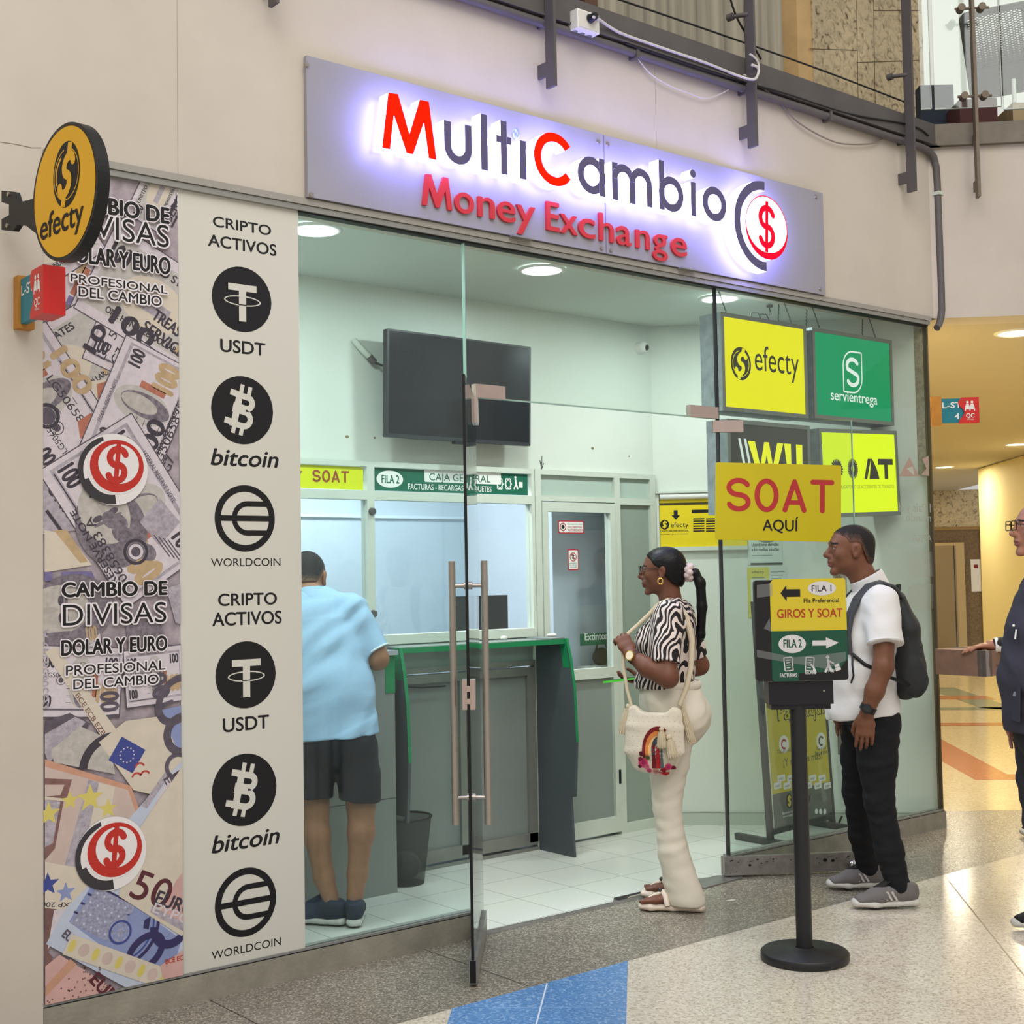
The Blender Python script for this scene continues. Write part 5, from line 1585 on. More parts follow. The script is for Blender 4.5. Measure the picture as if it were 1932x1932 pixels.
tag(mb.build('ceiling_hook'), 'small dark hook in the shop ceiling above the green light box', 'hook')

# ================================================================== DIAGONAL WALL: ROLL BANNER, PAPERS, FLOOR STAND
def dwf(u, v, h=.02):
    q = on_pl(u, v, DW.p(0, 0, h), DW.n) - DW.o
    return (float(np.dot(q, DW.ex)), float(q[2]))
M_bann = mat('banner_yellow', (232, 206, 26), .5)
rb = thing('roll_banner', 'yellow efecty rate banner in a white wall frame behind the woman', 'banner', tuple(DW.p(.2, 1.7, .02)))
a, b = dwf(1236, 1034), dwf(1236, 928)
xR = .56
mb = MB()
X = lambda p, q, r: DW.p(p, r, q)
mb.box((.012, .0, b[1] - .012), (xR, .05, b[1]), M_white_alu, X); mb.box((.012, .0, a[1] - .005), (.03, .03, b[1]), M_white_alu, X); mb.box((.012, .0, a[1] - .02), (xR, .03, a[1] + .004), M_white_alu, X)
mb.build('frame', rb)
mb = MB(); mb.cyl(DW.p(.035, b[1] - .03, .025), DW.p(xR, b[1] - .03, .025), .02, M_white, n=18); mb.build('roller', rb)
mb = MB(); mb.rect(DW, .032, a[1] + .004, xR, b[1] - .045, .014, M_bann)
mb.rect(DW, .032, b[1] - .085, xR, b[1] - .07, .0146, mat('banner_brown', (74, 62, 34), .6)); mb.build('sheet', rb)
mb = MB()
def bt(t, u0, v0, u1, cap, m=M_ink, bo=.0): p, q = dwf(u0, v0, .0146), dwf(u1, v0, .0146); mb.text(DW, t, p[0], p[1], q[0], .0146, m, cap=cap, bold=bo)
c = dwf(1275, 972, .0146); mb.poly(DW, [(c[0] - .012, c[1] + .03), (c[0] + .012, c[1] + .03), (c[0] + .012, c[1]), (c[0] + .027, c[1]), (c[0], c[1] - .028), (c[0] - .027, c[1]), (c[0] - .012, c[1])], .0146, M_ink)
c = dwf(1254, 990, .0146); mb.disc(DW, c[0], c[1], .028, .0146, M_ink, .03); dollar(mb, DW, c[0], c[1], .036, .015, M_bann, .2)
bt('efecty', 1266, 995, 1299, .034); bt('CARTELERA INFORMATIVA', 1246, 1004, 1299, .012, M_ink, .02); bt('Para pagar giros y recaudos', 1246, 1009, 1299, .007)
for i in range(6):
    for u0, u1 in ((1308, 1329), (1332, 1350)): p, q = dwf(u0, 979 + 4.6 * i, .0146), dwf(u1, 979 + 4.6 * i, .0146); mb.rect(DW, p[0], p[1] - .004, q[0], p[1] + .004, .0146, M_ink)
p, q = dwf(1305, 965, .0146), dwf(1340, 965, .0146); mb.rect(DW, p[0], p[1] - .01, q[0], p[1] + .01, .0146, M_ink)
mb.build('lettering', rb)


def paper(label, u0, v0, u1, v1, base, draw):
    a, b = dwf(u0, v1, .003), dwf(u1, v0, .003)
    mb = MB(); mb.rect(DW, a[0], a[1], b[0], b[1], .003, base); draw(mb, a, b)
    tag(mb.build('paper_notice'), label, 'notice')


M_paper = mat('notice_paper', (206, 216, 208), .7); M_pg = mat('notice_print', (120, 128, 122), .7); M_pd = mat('notice_print_dark', (70, 78, 74), .7)


def g1(mb, a, b):
    W_, H_ = b[0] - a[0], b[1] - a[1]
    mb.text(DW, 'Usted tiene derecho', a[0] + .03, a[1] + H_ * .62, b[0] - .02, .0034, M_pd, cap=.022, bold=.02); mb.text(DW, 'a las vueltas exactas', a[0] + .03, a[1] + H_ * .46, b[0] - .02, .0034, M_pd, cap=.022, bold=.02)
    mb.rect(DW, a[0] + .03, a[1] + H_ * .3, b[0] - .06, a[1] + H_ * .32, .0034, M_pg); mb.rect(DW, a[0] + .02, a[1] + .0, b[0], a[1] + .012, .0034, M_pd); mb.disc(DW, a[0] + .12, b[1] - .02, .06, .0034, M_pg, .03)


def g2(mb, a, b):
    mb.rect(DW, a[0] + .02, a[1] + .1, b[0] - .012, b[1] - .07, .0034, M_paper)
    for i in range(7): mb.rect(DW, a[0] + .03, a[1] + .05 + .032 * i, b[0] - .03, a[1] + .056 + .032 * i, .0038, M_pg)
    mb.text(DW, 'efecty', a[0] + .03, b[1] - .035, b[0] - .03, .0034, M_ink, cap=.016)


def g3(mb, a, b):
    for i in range(6): mb.rect(DW, a[0] + .01, b[1] - .03 - .02 * i, b[0] - .012 - .01 * (i % 3), b[1] - .026 - .02 * i, .0034, M_pg)


paper('white rights notice taped to the diagonal wall under the SOAT board', 1410, 1008, 1475, 1066, M_paper, g1)
paper('narrow yellow fee sheet on the diagonal wall left of the queue sign', 1412, 1070, 1451, 1166, mat('fee_yellow', (212, 204, 90), .6), g2)
paper('small white printed sheet right of the yellow fee sheet', 1452, 1070, 1484, 1110, M_paper, g3)

st = thing('banner_stand', 'black framed yellow Paga aquí floor stand behind the right glass', 'banner stand', (4.47, .38, .003))
SO = V3(4.115, .345, .003); sx = _n(V3(.75, .085, 0)); lean = V3(-.0, .055, 1.0)
BP = PL(SO, sx, lean, np.cross(sx, _n(lean)))
M_fr = mat('stand_frame', (52, 56, 54), .5, .3)
X = lambda a, b, c: BP.p(a, c, -b)
mb = MB(); Wb = .68
for a, b, c, d in ((0, 0, .03, 1.36), (Wb - .03, 0, Wb, 1.36), (.03, 1.33, Wb - .03, 1.36), (.03, .06, Wb - .03, .09)): mb.box((a, 0, b), (c, .03, d), M_fr, X)
mb.build('frame', st)
for a in (0, Wb - .04):
    mb = MB(); mb.obox(BP.p(a + .02, .02, 0) + V3(0, .02, 0), (0, 1, 0), (1, 0, 0), (0, 0, 1), .5, .035, .035, M_fr); mb.build('foot', st)
mb = MB(); mb.rect(BP, .035, .28, Wb - .035, 1.325, .004, mat('stand_yellow', (206, 190, 52), .5)); mb.rect(BP, .035, .10, Wb - .035, .28, .004, mat('stand_grey', (92, 98, 92), .5)); mb.build('sheet', st)
mb = MB(); h = .0046
def bpf(u, v):
    q = on_pl(u, v, BP.o, BP.n) - BP.o
    z = q[2] / BP.ey[2]; return (float(np.dot(q - BP.ey * z, BP.ex)), float(z))
def sT(t, u0, v0, u1, cap, m=M_pd, bo=.0, dh=0): p, q = bpf(u0, v0), bpf(u1, v0); mb.text(BP, t, p[0], p[1], q[0], h + dh, m, cap=cap, bold=bo)
sT('Paga aquí', 1467, 1360, 1556, .10, M_ink, .045); sT('Paga aquí', 1468, 1359, 1555, .095, MATS['stand_yellow'], .005, .0005)
for u, v in ((1478, 1404), (1548, 1398)): p = bpf(u, v); mb.disc(BP, p[0], p[1], .05, h, M_white); mb.ring(BP, p[0], p[1], .03, .018, h + .0004, M_sred2 if u < 1500 else M_pd, 30, 300)
sT('Telefonía', 1465, 1423, 1493, .025); sT('Giros', 1540, 1416, 1558, .022); sT('Recargas', 1537, 1425, 1560, .022); sT('¡Y muchos más!', 1477, 1446, 1551, .045)
for v, us in ((1468, (1473, 1491, 1511, 1532, 1550)), (1482, (1466, 1484, 1502, 1524, 1542, 1560))):
    for u in us: p = bpf(u, v); mb.rect(BP, p[0] - .038, p[1] - .018, p[0] + .038, p[1] + .018, h, M_white, .008); mb.text(BP, 'pago', p[0] - .022, p[1] - .006, p[0] + .022, h + .0004, M_pd, cap=.014)
p = bpf(1488, 1511); mb.disc(BP, p[0], p[1], .036, h, M_ink, .042); dollar(mb, BP, p[0], p[1], .05, h + .0004, MATS['stand_yellow'], .2)
sT('efecty', 1496, 1516, 1530, .05, M_ink, .01); sT('Moviendo', 1535, 1505, 1553, .02); sT('tu dinero', 1535, 1512, 1553, .02)
for u in (1539, 1547, 1555): p = bpf(u, 1531); mb.disc(BP, p[0], p[1], .016, h, M_white, n=14)
sT('Síguenos como', 1475, 1537, 1500, .014, M_white); sT('www.pagos.com', 1476, 1543, 1505, .014, M_white)
mb.build('lettering', st)
mb = MB(); mb.tube([(4.86, .46, .01), (4.90, .46, .06), (4.93, .47, .02)], .006, M_black, 6); tag(mb.build('cable'), 'short black cable end curling beside the floor stand', 'cable')

# ================================================================== QUEUE SIGN STAND
qb = V3(2.545, -1.135, 0)
qs = thing('queue_sign_stand', 'black post stand with yellow and green FILA queue board', 'sign stand', tuple(qb))
M_post = mat('post_black', (34, 34, 36), .45, var=.1, vscale=30)
mb = MB(); mb.lathe(qb, [(0, 0), (.168, 0), (.172, .006), (.172, .030), (.166, .036), (.05, .042), (.035, .05)], M_post, 56); mb.build('base', qs)
fh = _n(V3(CF[0], CF[1], 0)); rh = V3(fh[1], -fh[0], 0)
mb = MB(); mb.cyl(qb + V3(0, 0, .04), qb + V3(0, 0, 1.0), .0315, M_post, n=28); mb.build('pole', qs)
KP = PL(qb + V3(0, 0, 0) - fh * .06, rh, (0, 0, 1), -fh)
def kf(u, v):
    q = on_pl(u, v, KP.o, KP.n) - KP.o
    return (float(np.dot(q, KP.ex)), float(q[2]))
X = lambda a, b, c: KP.p(a, c, -b)
M_navy = mat('tray_black', (20, 20, 26), .4)
a, b = kf(1453, 1331), kf(1574, 1284)
mb = MB(); mb.box((a[0], .02, a[1]), (b[0], .12, b[1] - .002), M_navy, X); mb.box((a[0] + .01, .03, a[1] - .02), (b[0] - .01, .11, a[1]), M_navy, X); mb.build('tray_box', qs)
mb = MB(); q = kf(1557, 1304); mb.disc(KP, q[0], q[1], .004, -.0195, M_steel, n=10); mb.build('rivet', qs)
a, b = kf(1428, 1286), kf(1596, 1092)
mb = MB(); mb.prism(KP, rrect(a[0], a[1], b[0], b[1], .012), -.035, -.004, M_black); mb.build('board', qs)
M_ky = mat('queue_yellow', (206, 186, 40), .3, coat=.3); M_kg = mat('queue_green', (8, 74, 52), .3, coat=.3); M_kw = mat('queue_white', (206, 204, 206), .4); M_kr = mat('queue_red', (170, 52, 30), .45)
ky0, kym = kf(1455, 1191), kf(1596, 1191)
top = kf(1456, 1093)[1]; xr = b[0]
mb = MB()
mb.poly(KP, [(ky0[0], ky0[1])] + [(xr - .001, ky0[1]), (xr - .001, top - .01), (xr - .008, top), (ky0[0] + .014, top), (ky0[0], top - .016)], -.0032, M_ky)
gb = kf(1455, 1286)[1]
gx = kf(1508, 1280)[0]
mb.poly(KP, [(ky0[0], ky0[1]), (ky0[0], gb + .008), (ky0[0] + .008, gb), (gx, gb), (gx, gb + .03), (xr - .06, gb + .035), (xr - .03, gb + .05), (xr - .001, gb + .085), (xr - .001, ky0[1])], -.0031, M_kg)
mb.build('sign_sheet', qs)
mb = MB(); h = -.0026
def kT(t, u0, v0, u1, cap, m, bo=.0): p, q = kf(u0, v0), kf(u1, v0); mb.text(KP, t, p[0], p[1], q[0], h + .0004, m, cap=cap, bold=bo)
p = kf(1551, 1110); mb.disc(KP, p[0], p[1], .056, h, M_kw, .028)
kT('FILA 1', 1532, 1116, 1569, .026, M_ink, .01); kT('Fila Preferencial', 1517, 1137, 1583, .017, M_ink, .015); kT('GIROS Y SOAT', 1467, 1166, 1590, .036, M_kr, .012)
c = kf(1491, 1119)
mb.poly(KP, [(c[0] - .038, c[1]), (c[0] - .014, c[1] + .032), (c[0] - .014, c[1] + .015), (c[0] + .04, c[1] + .015), (c[0] + .04, c[1] - .015), (c[0] - .014, c[1] - .015), (c[0] - .014, c[1] - .032)], h, M_ink)
p = kf(1495, 1215); mb.disc(KP, p[0], p[1], .054, h, M_kw, .036)
kT('FILA 2', 1479, 1222, 1513, .034, M_kg, .02)
c = kf(1558, 1213)
mb.poly(KP, [(c[0] + .052, c[1]), (c[0] + .002, c[1] + .022), (c[0] + .002, c[1] + .010), (c[0] - .052, c[1] + .010), (c[0] - .052, c[1] - .010), (c[0] + .002, c[1] - .010), (c[0] + .002, c[1] - .022)], h, M_kw)
for i, u in enumerate((1488, 1528, 1568)):
    x, z = kf(u, 1253)
    if i < 2:
        pl = KP.rot(x, z, 5 * (1 - 2 * i))
        mb.line(pl, [(-.016, -.026), (-.016, .026), (.016, .026), (.016, -.026), (-.016, -.026)], .004, h, M_kw)
        for k in range(4): mb.rect(pl, -.009, .014 - .01 * k, .009 - .003 * (k % 2), .017 - .01 * k, h, M_kw)
        if i: mb.line(pl, [(.004, .0), (.018, -.014), (.026, -.034)], .007, h + .0003, M_kw)
    else:
        mb.disc(KP, x - .012, z + .028, .007, h, M_kw, n=12); mb.line(KP, [(x - .011, z + .02), (x - .009, z - .004), (x + .004, z - .03)], .010, h, M_kw); mb.line(KP, [(x - .009, z - .004), (x - .024, z - .032)], .008, h + .0003, M_kw); mb.line(KP, [(x - .01, z + .014), (x + .012, z + .002)], .006, h + .0005, M_kw)
        pl = KP.rot(x + .026, z - .012, 20)
        mb.rect(pl, -.012, -.014, .010, -.001, h, M_kw); mb.rect(pl, -.010, .001, .010, .013, h + .0001, M_kw)
kT('FACTURAS', 1472, 1278, 1504, .016, M_kw, .02); kT('RECARG', 1519, 1272, 1540, .014, M_kw, .02); kT('PAQ', 1560, 1268, 1574, .012, M_kw, .02)
mb.build('lettering', qs)
mb = MB(); G_tape = glass('packing_tape', (.9, .9, .9), .16, .1)
def q4(*P): mb.poly(KP, [kf(*x) for x in P], -.0012 + .0002 * len(mb.f), G_tape)
q4((1428, 1104), (1458, 1100), (1458, 1124), (1428, 1128)); q4((1428, 1240), (1500, 1252), (1560, 1262), (1596, 1246), (1596, 1230), (1500, 1240), (1428, 1226)); q4((1441, 1186), (1452, 1166), (1456, 1192))
mb.build('packing_tape', qs)


# ================================================================== UPPER GALLERY EDGE: POSTS, PIPE, CABLES
def post(u, vb, label):
    y = -.085
    p = on_y(u, vb, y); x, z0 = p[0], p[2]
    t = thing('railing_post', label, 'railing post', (x, y, z0), 'flat steel railing posts on the gallery edge')
    mb = MB(); mb.box((x - .008, -.118, z0), (x + .008, -.058, 5.5), M_dkgrey); mb.build('bar', t)
    for z in (z0 + .06, z0 + .295):
        mb = MB(); mb.box((x - .007, -.06, z), (x + .007, .0, z + .065), M_dkgrey); mb.build('bracket', t)
    mb = MB(); zc = 4.44
    mb.cyl((x, -.085, zc), (x - .03, -.0, zc + .01), .012, M_dkgrey, n=12); mb.cyl((x - .03, -.0, zc + .01), (x - .035, .03, zc + .01), .02, M_dkgrey, n=14)
    mb.build('clamp', t)


post(516, 10, 'railing post whose tip just shows at the upper left')
post(1040, 165, 'railing post nearest the white power outlet')
post(1420, 278, 'railing post with white cable wrapped around it')
post(1720, 362, 'railing post beside the stone column near the corner')
# post on the return fascia
q = depth_at(1846, 372, F2.p(.30, 3.7, .10)); q2 = depth_at(1831, 0, F2.p(.30, 4.8, .10))
t = thing('railing_post', 'thin rusty railing post in front of the black chair', 'railing post', tuple(q), 'flat steel railing posts on the gallery edge')
M_rust = mat('weathered_bar', (120, 108, 92), .6, .3, var=.2, vscale=12)
Xp = lambda a, b, c: q + _n(E1) * a + _n(E2) * b + V3(0, 0, c)
mb = MB(); mb.box((-.009, -.03, 0), (.009, .03, 1.9), M_rust, Xp); mb.build('bar', t)
for z in (.05, .33):
    mb = MB(); mb.box((-.008, .03, z), (.008, .075, z + .06), M_rust, Xp); mb.build('bracket', t)
for v in (8, 178):
    z = depth_at(1838, v, q)[2] - q[2]
    mb = MB(); mb.cyl(Xp(-.1, 0, z), Xp(.1, 0, z), .008, M_rust, n=10)
    for a in (-.065, .055): mb.cyl(Xp(a, -.03, z), Xp(a, .03, z), .022, M_rust, n=14)
    mb.build('clamp', t)
# conduit and outlet
f7 = lambda u, v: on_y(u, v, -.07)
cp = thing('conduit_pipe', 'grey conduit pipe running under the gallery beam and down the corner', 'pipe', (4, -.05, 4.05))
pts = [(x, -.035, 4.058) for x in np.linspace(-1, 5.2, 30)] + [(5.28, -.035, 4.05), (5.33, -.035, 4.02), (5.352, -.035, 3.96), (5.358, -.035, 3.85), (5.36, -.035, 3.5), (5.362, -.035, 3.2), (5.36, -.035, 3.09), (5.347, -.034, 3.03), (5.325, -.033, 2.99), (5.305, -.033, 2.975)]
mb = MB(); mb.tube(pts, .021, mat('pipe_grey', (98, 94, 94), .55, .1, var=.1, vscale=8), 14); mb.build('pipe', cp)
for x in (2.8, 4.3):
    mb = MB(); mb.box((x, -.06, 4.03), (x + .02, -.004, 4.083), M_dkgrey); mb.build('clip', cp)
mb = MB(); mb.box((5.335, -.06, 3.79), (5.385, -.01, 3.81), M_white_alu); mb.build('clip', cp)
ox = on_y(1106, 42, -.09)
ou = thing('power_outlet', 'white surface power outlet on the conduit above the sign', 'outlet', tuple(ox))
mb = MB(); mb.box((ox[0] - .068, -.105, ox[2] - .045), (ox[0] + .068, -.012, ox[2] + .045), M_white); mb.box((ox[0] - .062, -.109, ox[2] - .038), (ox[0] + .062, -.105, ox[2] + .038), mat('outlet_face', (214, 212, 206), .5)); mb.build('box', ou)
mb = MB()
for dx in (-.045, .0, .045): mb.cyl((ox[0] + dx, -.06, ox[2] - .0455), (ox[0] + dx, -.06, ox[2] - .047), .014, M_pg, n=14)
mb.build('knockout', ou)
mb = MB(); mb.cyl((ox[0] + .005, -.109, ox[2] + .01), (ox[0] + .012, -.15, ox[2] + .016), .022, M_black, .015, 14); tag(mb.build('plug'), 'black plug pushed into the white outlet', 'plug')
M_cable = mat('white_cable', (206, 202, 196), .5)


def cable(label, uv, r, m, y=-.075, name='cable', k=6):
    P = [on_y(u, v, y if len(q) < 3 else q[2]) for q in uv for u, v in [q[:2]]]
    out = []
    for i in range(len(P) - 1):
        p0, p1, p2, p3 = P[max(0, i - 1)], P[i], P[i + 1], P[min(len(P) - 1, i + 2)]
        for j in range(k):
            t = j / k
            out.append(.5 * ((2 * p1) + (-p0 + p2) * t + (2 * p0 - 5 * p1 + 4 * p2 - p3) * t * t + (-p0 + 3 * p1 - 3 * p2 + p3) * t ** 3))
    out.append(P[-1])
    mb = MB(); mb.tube(out, r, m, 6)
    return tag(mb.build(name), label, 'cable')


cable('white cable from the outlet draped along the gallery beam to the next post', ((1120, 32, -.15), (1132, 38, -.10), (1152, 52), (1180, 66), (1260, 94), (1330, 118), (1385, 140), (1420, 150, -.13), (1430, 140, -.13), (1430, 128, -.13), (1418, 122, -.12)), .0075, M_cable, -.07)
cable('thin white wire sagging below the beam above the glowing letters', ((1150, 50), (1180, 72, -.03), (1200, 105, -.02), (1225, 137, -.02), (1260, 160, -.02), (1300, 176, -.02), (1330, 185, -.02), (1360, 177, -.02), (1388, 158, -.03), (1400, 142, -.05), (1414, 145)), .0035, M_cable, -.07)
cable('grey wire sagging between the wrapped post and the corner post', ((1430, 158), (1470, 192, -.02), (1505, 230, -.02), (1560, 262, -.02), (1600, 272, -.02), (1655, 268, -.02), (1680, 243, -.02), (1712, 205, -.04)), .0045, mat('grey_cable', (138, 126, 118), .6), -.06)
cable('white loop of cable around the railing post', ((1415, 102, -.125), (1425, 110, -.125), (1431, 122, -.122), (1430, 138, -.12), (1424, 150, -.1)), .006, M_cable, -.12)
cable('black steel cable along the foot of the gallery railing', ((900, -88), (1170, 0), (1400, 79), (1560, 136), (1716, 196)), .0055, M_black, -.03, 'railing_cable')
cable('black cable hanging beside the wrapped railing post', ((1405, -30), (1405, 40), (1407, 84)), .0055, M_black, -.03)
cable('slanting black cable behind the wrapped railing post', ((1370, -30), (1385, 20), (1398, 48), (1420, 84), (1436, 112)), .0055, M_black, -.02)
cable('dark wire following the conduit below the gallery beam', ((1180, 82), (1340, 136), (1480, 176), (1600, 214), (1700, 232), (1735, 243), (1752, 256)), .005, M_black, -.062)

# ================================================================== UPPER GALLERY BACKGROUND
M_woodp = mat('grey_wood_panel', (158, 150, 134), .6)


def planks():
    M = bpy.data.materials.new('striped_wood_panel'); M.use_nodes = True; nt = M.node_tree; N, L = nt.nodes, nt.links
    b = N['Principled BSDF']; b.inputs['Roughness'].default_value = .55
    tc = N.new('ShaderNodeTexCoord'); mp = N.new('ShaderNodeMapping'); mp.inputs['Scale'].default_value = (9, 1, .25)
    L.new(tc.outputs['Object'], mp.inputs[0]); n = N.new('ShaderNodeTexNoise'); n.inputs['Scale'].default_value = 1.6; n.inputs['Detail'].default_value = 5
    L.new(mp.outputs[0], n.inputs['Vector']); r = N.new('ShaderNodeValToRGB'); e = r.color_ramp.elements
    e[0].position = .3; e[0].color = lin((122, 116, 102)); e[1].position = .7; e[1].color = lin((178, 170, 150))
    L.new(n.outputs['Fac'], r.inputs['Fac']); L.new(r.outputs['Color'], b.inputs['Base Color']); return M


yW = 1.6
mb = MB(); x1 = on_y(1476, 60, yW)[0]
mb.box((1.5, yW, 4.2), (x1, yW + .12, 7.6), planks()); mb.box((3.95, yW - .05, 4.2), (4.06, yW, 7.6), mat('dark_door_jamb', (92, 66, 50), .6)); mb.box((1.5, yW - .02, 4.2), (3.95, yW, 7.6), mat('dark_shop_window', (44, 50, 60), .2))
struct(mb, 'wall_gallery', 'grey wood panelled wall on the upper gallery')
mb = MB(); xa, xb = on_y(1500, 60, yW)[0], on_y(1527, 60, yW)[0]
mb.box((xa, yW - .02, 4.2), (xb, yW + .3, 7.6), mat('honey_wood', (204, 170, 116), .5, var=.15, vscale=5)); struct(mb, 'trim_6', 'honey coloured wooden jamb beside the stone column')
mb = MB(); xc = on_y(1736, 100, yW)[0]
mb.box((xb, yW - .03, 4.2), (xc, yW + .5, 7.6), M_stone)
SPl = PL((0, yW - .031, 0), (1, 0, 0), (0, 0, 1), (0, -1, 0)); Mj = mat('stone_joint', (96, 82, 60), .9)
def sp(u, v): p = on_y(u, v, yW - .031); return (p[0], p[2])
for a, b in (((1616, 0), (1620, 230)), ((1648, -5), (1652, 230)), ((1616, 118), (1735, 114)), ((1648, 20), (1735, 20)), ((1527, 92), (1616, 95))): mb.line(SPl, [sp(*a), sp(*b)], .006, .0006, Mj)
struct(mb, 'column', 'shell stone clad column on the upper gallery')
mb = MB(); g = cor(0, 4.6)
EWN = emis('gallery_daylight_window', (226, 226, 216), .95)
P_ = PL(cor(-.4, 4.4, 0), E1, (0, 0, 1), -E2)
mb.rect(P_, -1.2, 4.2, 5, 8.2, 0, EWN); struct(mb, 'window_4', 'bright daylight window behind the upper gallery chair')
mb = MB(); x0, x1 = on_y(1478, 60, yW + .4)[0] - .3, on_y(1502, 60, yW + .4)[0] + .2
mb.box((x0, yW + .4, 4.2), (x1, yW + .42, 7.6), EWN); struct(mb, 'window_5', 'narrow lit window between wood panel and jamb')
lp = on_y(1491, 92, yW + .12); lt = thing('gallery_lamp', 'glass bowl lamp on a wooden block in the narrow lit window', 'lamp', tuple(lp))
mb = MB(); mb.ball(lp, .075, mat('lamp_glass', (210, 206, 180), .2), 16, (1, 1, .85)); mb.build('bowl', lt)
mb = MB(); mb.box((lp[0] - .07, lp[1] - .06, 4.2), (lp[0] + .07, lp[1] + .06, lp[2] - .16), mat('walnut_block', (104, 72, 46), .5)); mb.cyl(lp - V3(0, 0, .17), lp - V3(0, 0, .05), .05, MATS['lamp_glass']); mb.build('block', lt)
# glass railing panes on the return
RP = PL(F2.p(0, 0, -.02), E1, (0, 0, 1), -E2)
def rp(u, v, h=0.):
    q = on_pl(u, v, RP.o, RP.n) - RP.o
    return (float(np.dot(q, RP.ex)) / float(np.dot(RP.ex, RP.ex)), float(q[2]))
G_rail = glass('railing_glass', (.93, .97, .95), .05, .04)
Me_ = mat('glass_bright_edge', (196, 206, 200), .3)
for i, (u0, u1) in enumerate(((1738, 1757), (1764, 1890), (1894, 2050))):
    a, b = rp(u0, 206), rp(u1, 206)
    X = lambda p, q, r: RP.p(p, r, q)
    t = thing('glass_railing', ('narrow glass railing pane beside the stone column', 'wide glass railing pane in front of the black chair', 'glass railing pane cut by the right picture edge')[i], 'glass pane', tuple(RP.p(a[0], 4.26)), 'gallery railing panes')
    z0 = a[1]
    mb = MB(); mb.box((a[0], -.006, z0), (b[0], .006, 5.4), G_rail, X); mb.build('glass', t)
    mb = MB(); mb.box((a[0], -.0065, z0 - .004), (b[0], .0065, z0), Me_, X); mb.box((b[0], -.0065, z0), (b[0] + .003, .0065, 5.4), Me_, X); mb.build('edge', t)
# mesh-back chair
ch = thing('office_chair', 'black chair with a pierced plastic back behind the gallery glass', 'chair', (6.82, .40, 4.2))
c0, c1, c2 = V3(6.565, .53, 5.40), V3(6.655, .51, 4.80), V3(7.02, .18, 5.51)
ex_ = _n(c2 - c0); ez_ = _n(c0 - c1); wB = .50; hB = .62
CB_ = PL(c1, ex_, ez_)
fr = rrect(0, 0, wB, hB, .05); fi = rrect(.045, .20, wB - .045, hB - .04, .035)
mb = MB(); k = len(fr)
for h in (0, .03): mb.add([CB_.p(a, b, h) for a, b in fr + fi], [(i, (i + 1) % k, k + (i + 1) % k, k + i) for i in range(k)], M_black)
for ring_ in (fr, fi):
    mb.add([CB_.p(a, b, 0) for a, b in ring_] + [CB_.p(a, b, .03) for a, b in ring_], [(i, (i + 1) % k, k + (i + 1) % k, k + i) for i in range(k)], M_black, True)
mb.build('back_frame', ch)
mb = MB(); n = 22; hh = (hB - .24) / n
for i in range(n + 1):
    z = .20 + hh * i; th = .0036 + .0052 * (1 - i / n) ** 2
    for s_ in (1, -1): mb.tube([CB_.p(.045 + (wB - .09) * j / 60, z + s_ * hh * .46 * math.sin(j / 60 * math.pi * 10 + i % 2 * math.pi / 1), .015) for j in range(61)], th, M_black, 6)
mb.build('pierced_back', ch)
mb = MB(); s0 = V3(6.95, .52, 4.66)
mb.obox(s0, ex_, np.cross(ex_, (0, 0, 1)), (0, 0, 1), .5, .48, .07, M_black); mb.build('seat', ch)
mb = MB(); mb.tube([CB_.p(.06, .05, 0), CB_.p(.02, -.03, -.04), s0 + ex_ * -.22], .025, M_black); mb.tube([CB_.p(wB - .06, .05, 0), CB_.p(wB - .02, -.03, -.04), s0 + ex_ * .22], .025, M_black); mb.build('back_support', ch)
for a in (-.22, .22):
    for b in (-.2, .2):
        mb = MB(); p = s0 + ex_ * a + np.cross(ex_, (0, 0, 1)) * b; mb.cyl(V3(p[0], p[1], 4.2), V3(p[0], p[1], 4.64), .014, M_black); mb.build('leg', ch)
# bench, cushions and small things near the gallery edge
def gbox(name, label, cat, u0, v0, u1, v1, ref, dep, m, zb=4.2):
    a, b = depth_at(u0, v1, ref), depth_at(u1, v0, ref)
    mb = MB(); w_ = float(np.dot(b - a, _n(CR * V3(1, 1, 0)))); rx = _n(V3(CR[0], CR[1], 0)); fy = _n(V3(CF[0], CF[1], 0))
    mb.box((0, 0, zb), (w_, dep, b[2]), m, lambda x, y, z: V3(a[0], a[1], 0) + rx * x + fy * y + V3(0, 0, z))
    return tag(mb.build(name), label, cat)
ref = cor(.9, .75)
gbox('bench', 'dark navy bench end behind the gallery glass', 'bench', 1738, 158, 1800, 240, ref, .1, mat('navy_fabric', (40, 48, 62), .8))
gbox('seat_cushion', 'maroon seat cushion under the black chair, left one', 'cushion', 1812, 186, 1834, 240, cor(1.0, .5), .3, mat('maroon_fabric', (84, 46, 46), .8))
gbox('seat_cushion', 'maroon seat cushion under the black chair, right one', 'cushion', 1842, 184, 1882, 240, cor(1.05, .5), .3, mat('maroon_fabric', (84, 46, 46), .8))
gbox('low_table', 'tan table corner at the right end of the gallery glass', 'table', 1912, 192, 1960, 240, cor(1.3, .45), .4, mat('tan_wood', (178, 152, 116), .6))
p = depth_at(1914, 194, cor(1.32, .5)); mb = MB(); mb.cyl(p, p + V3(0, 0, .15), .013, M_white, n=14); tag(mb.build('paper_roll'), 'thin white roll standing on the tan gallery table', 'roll')


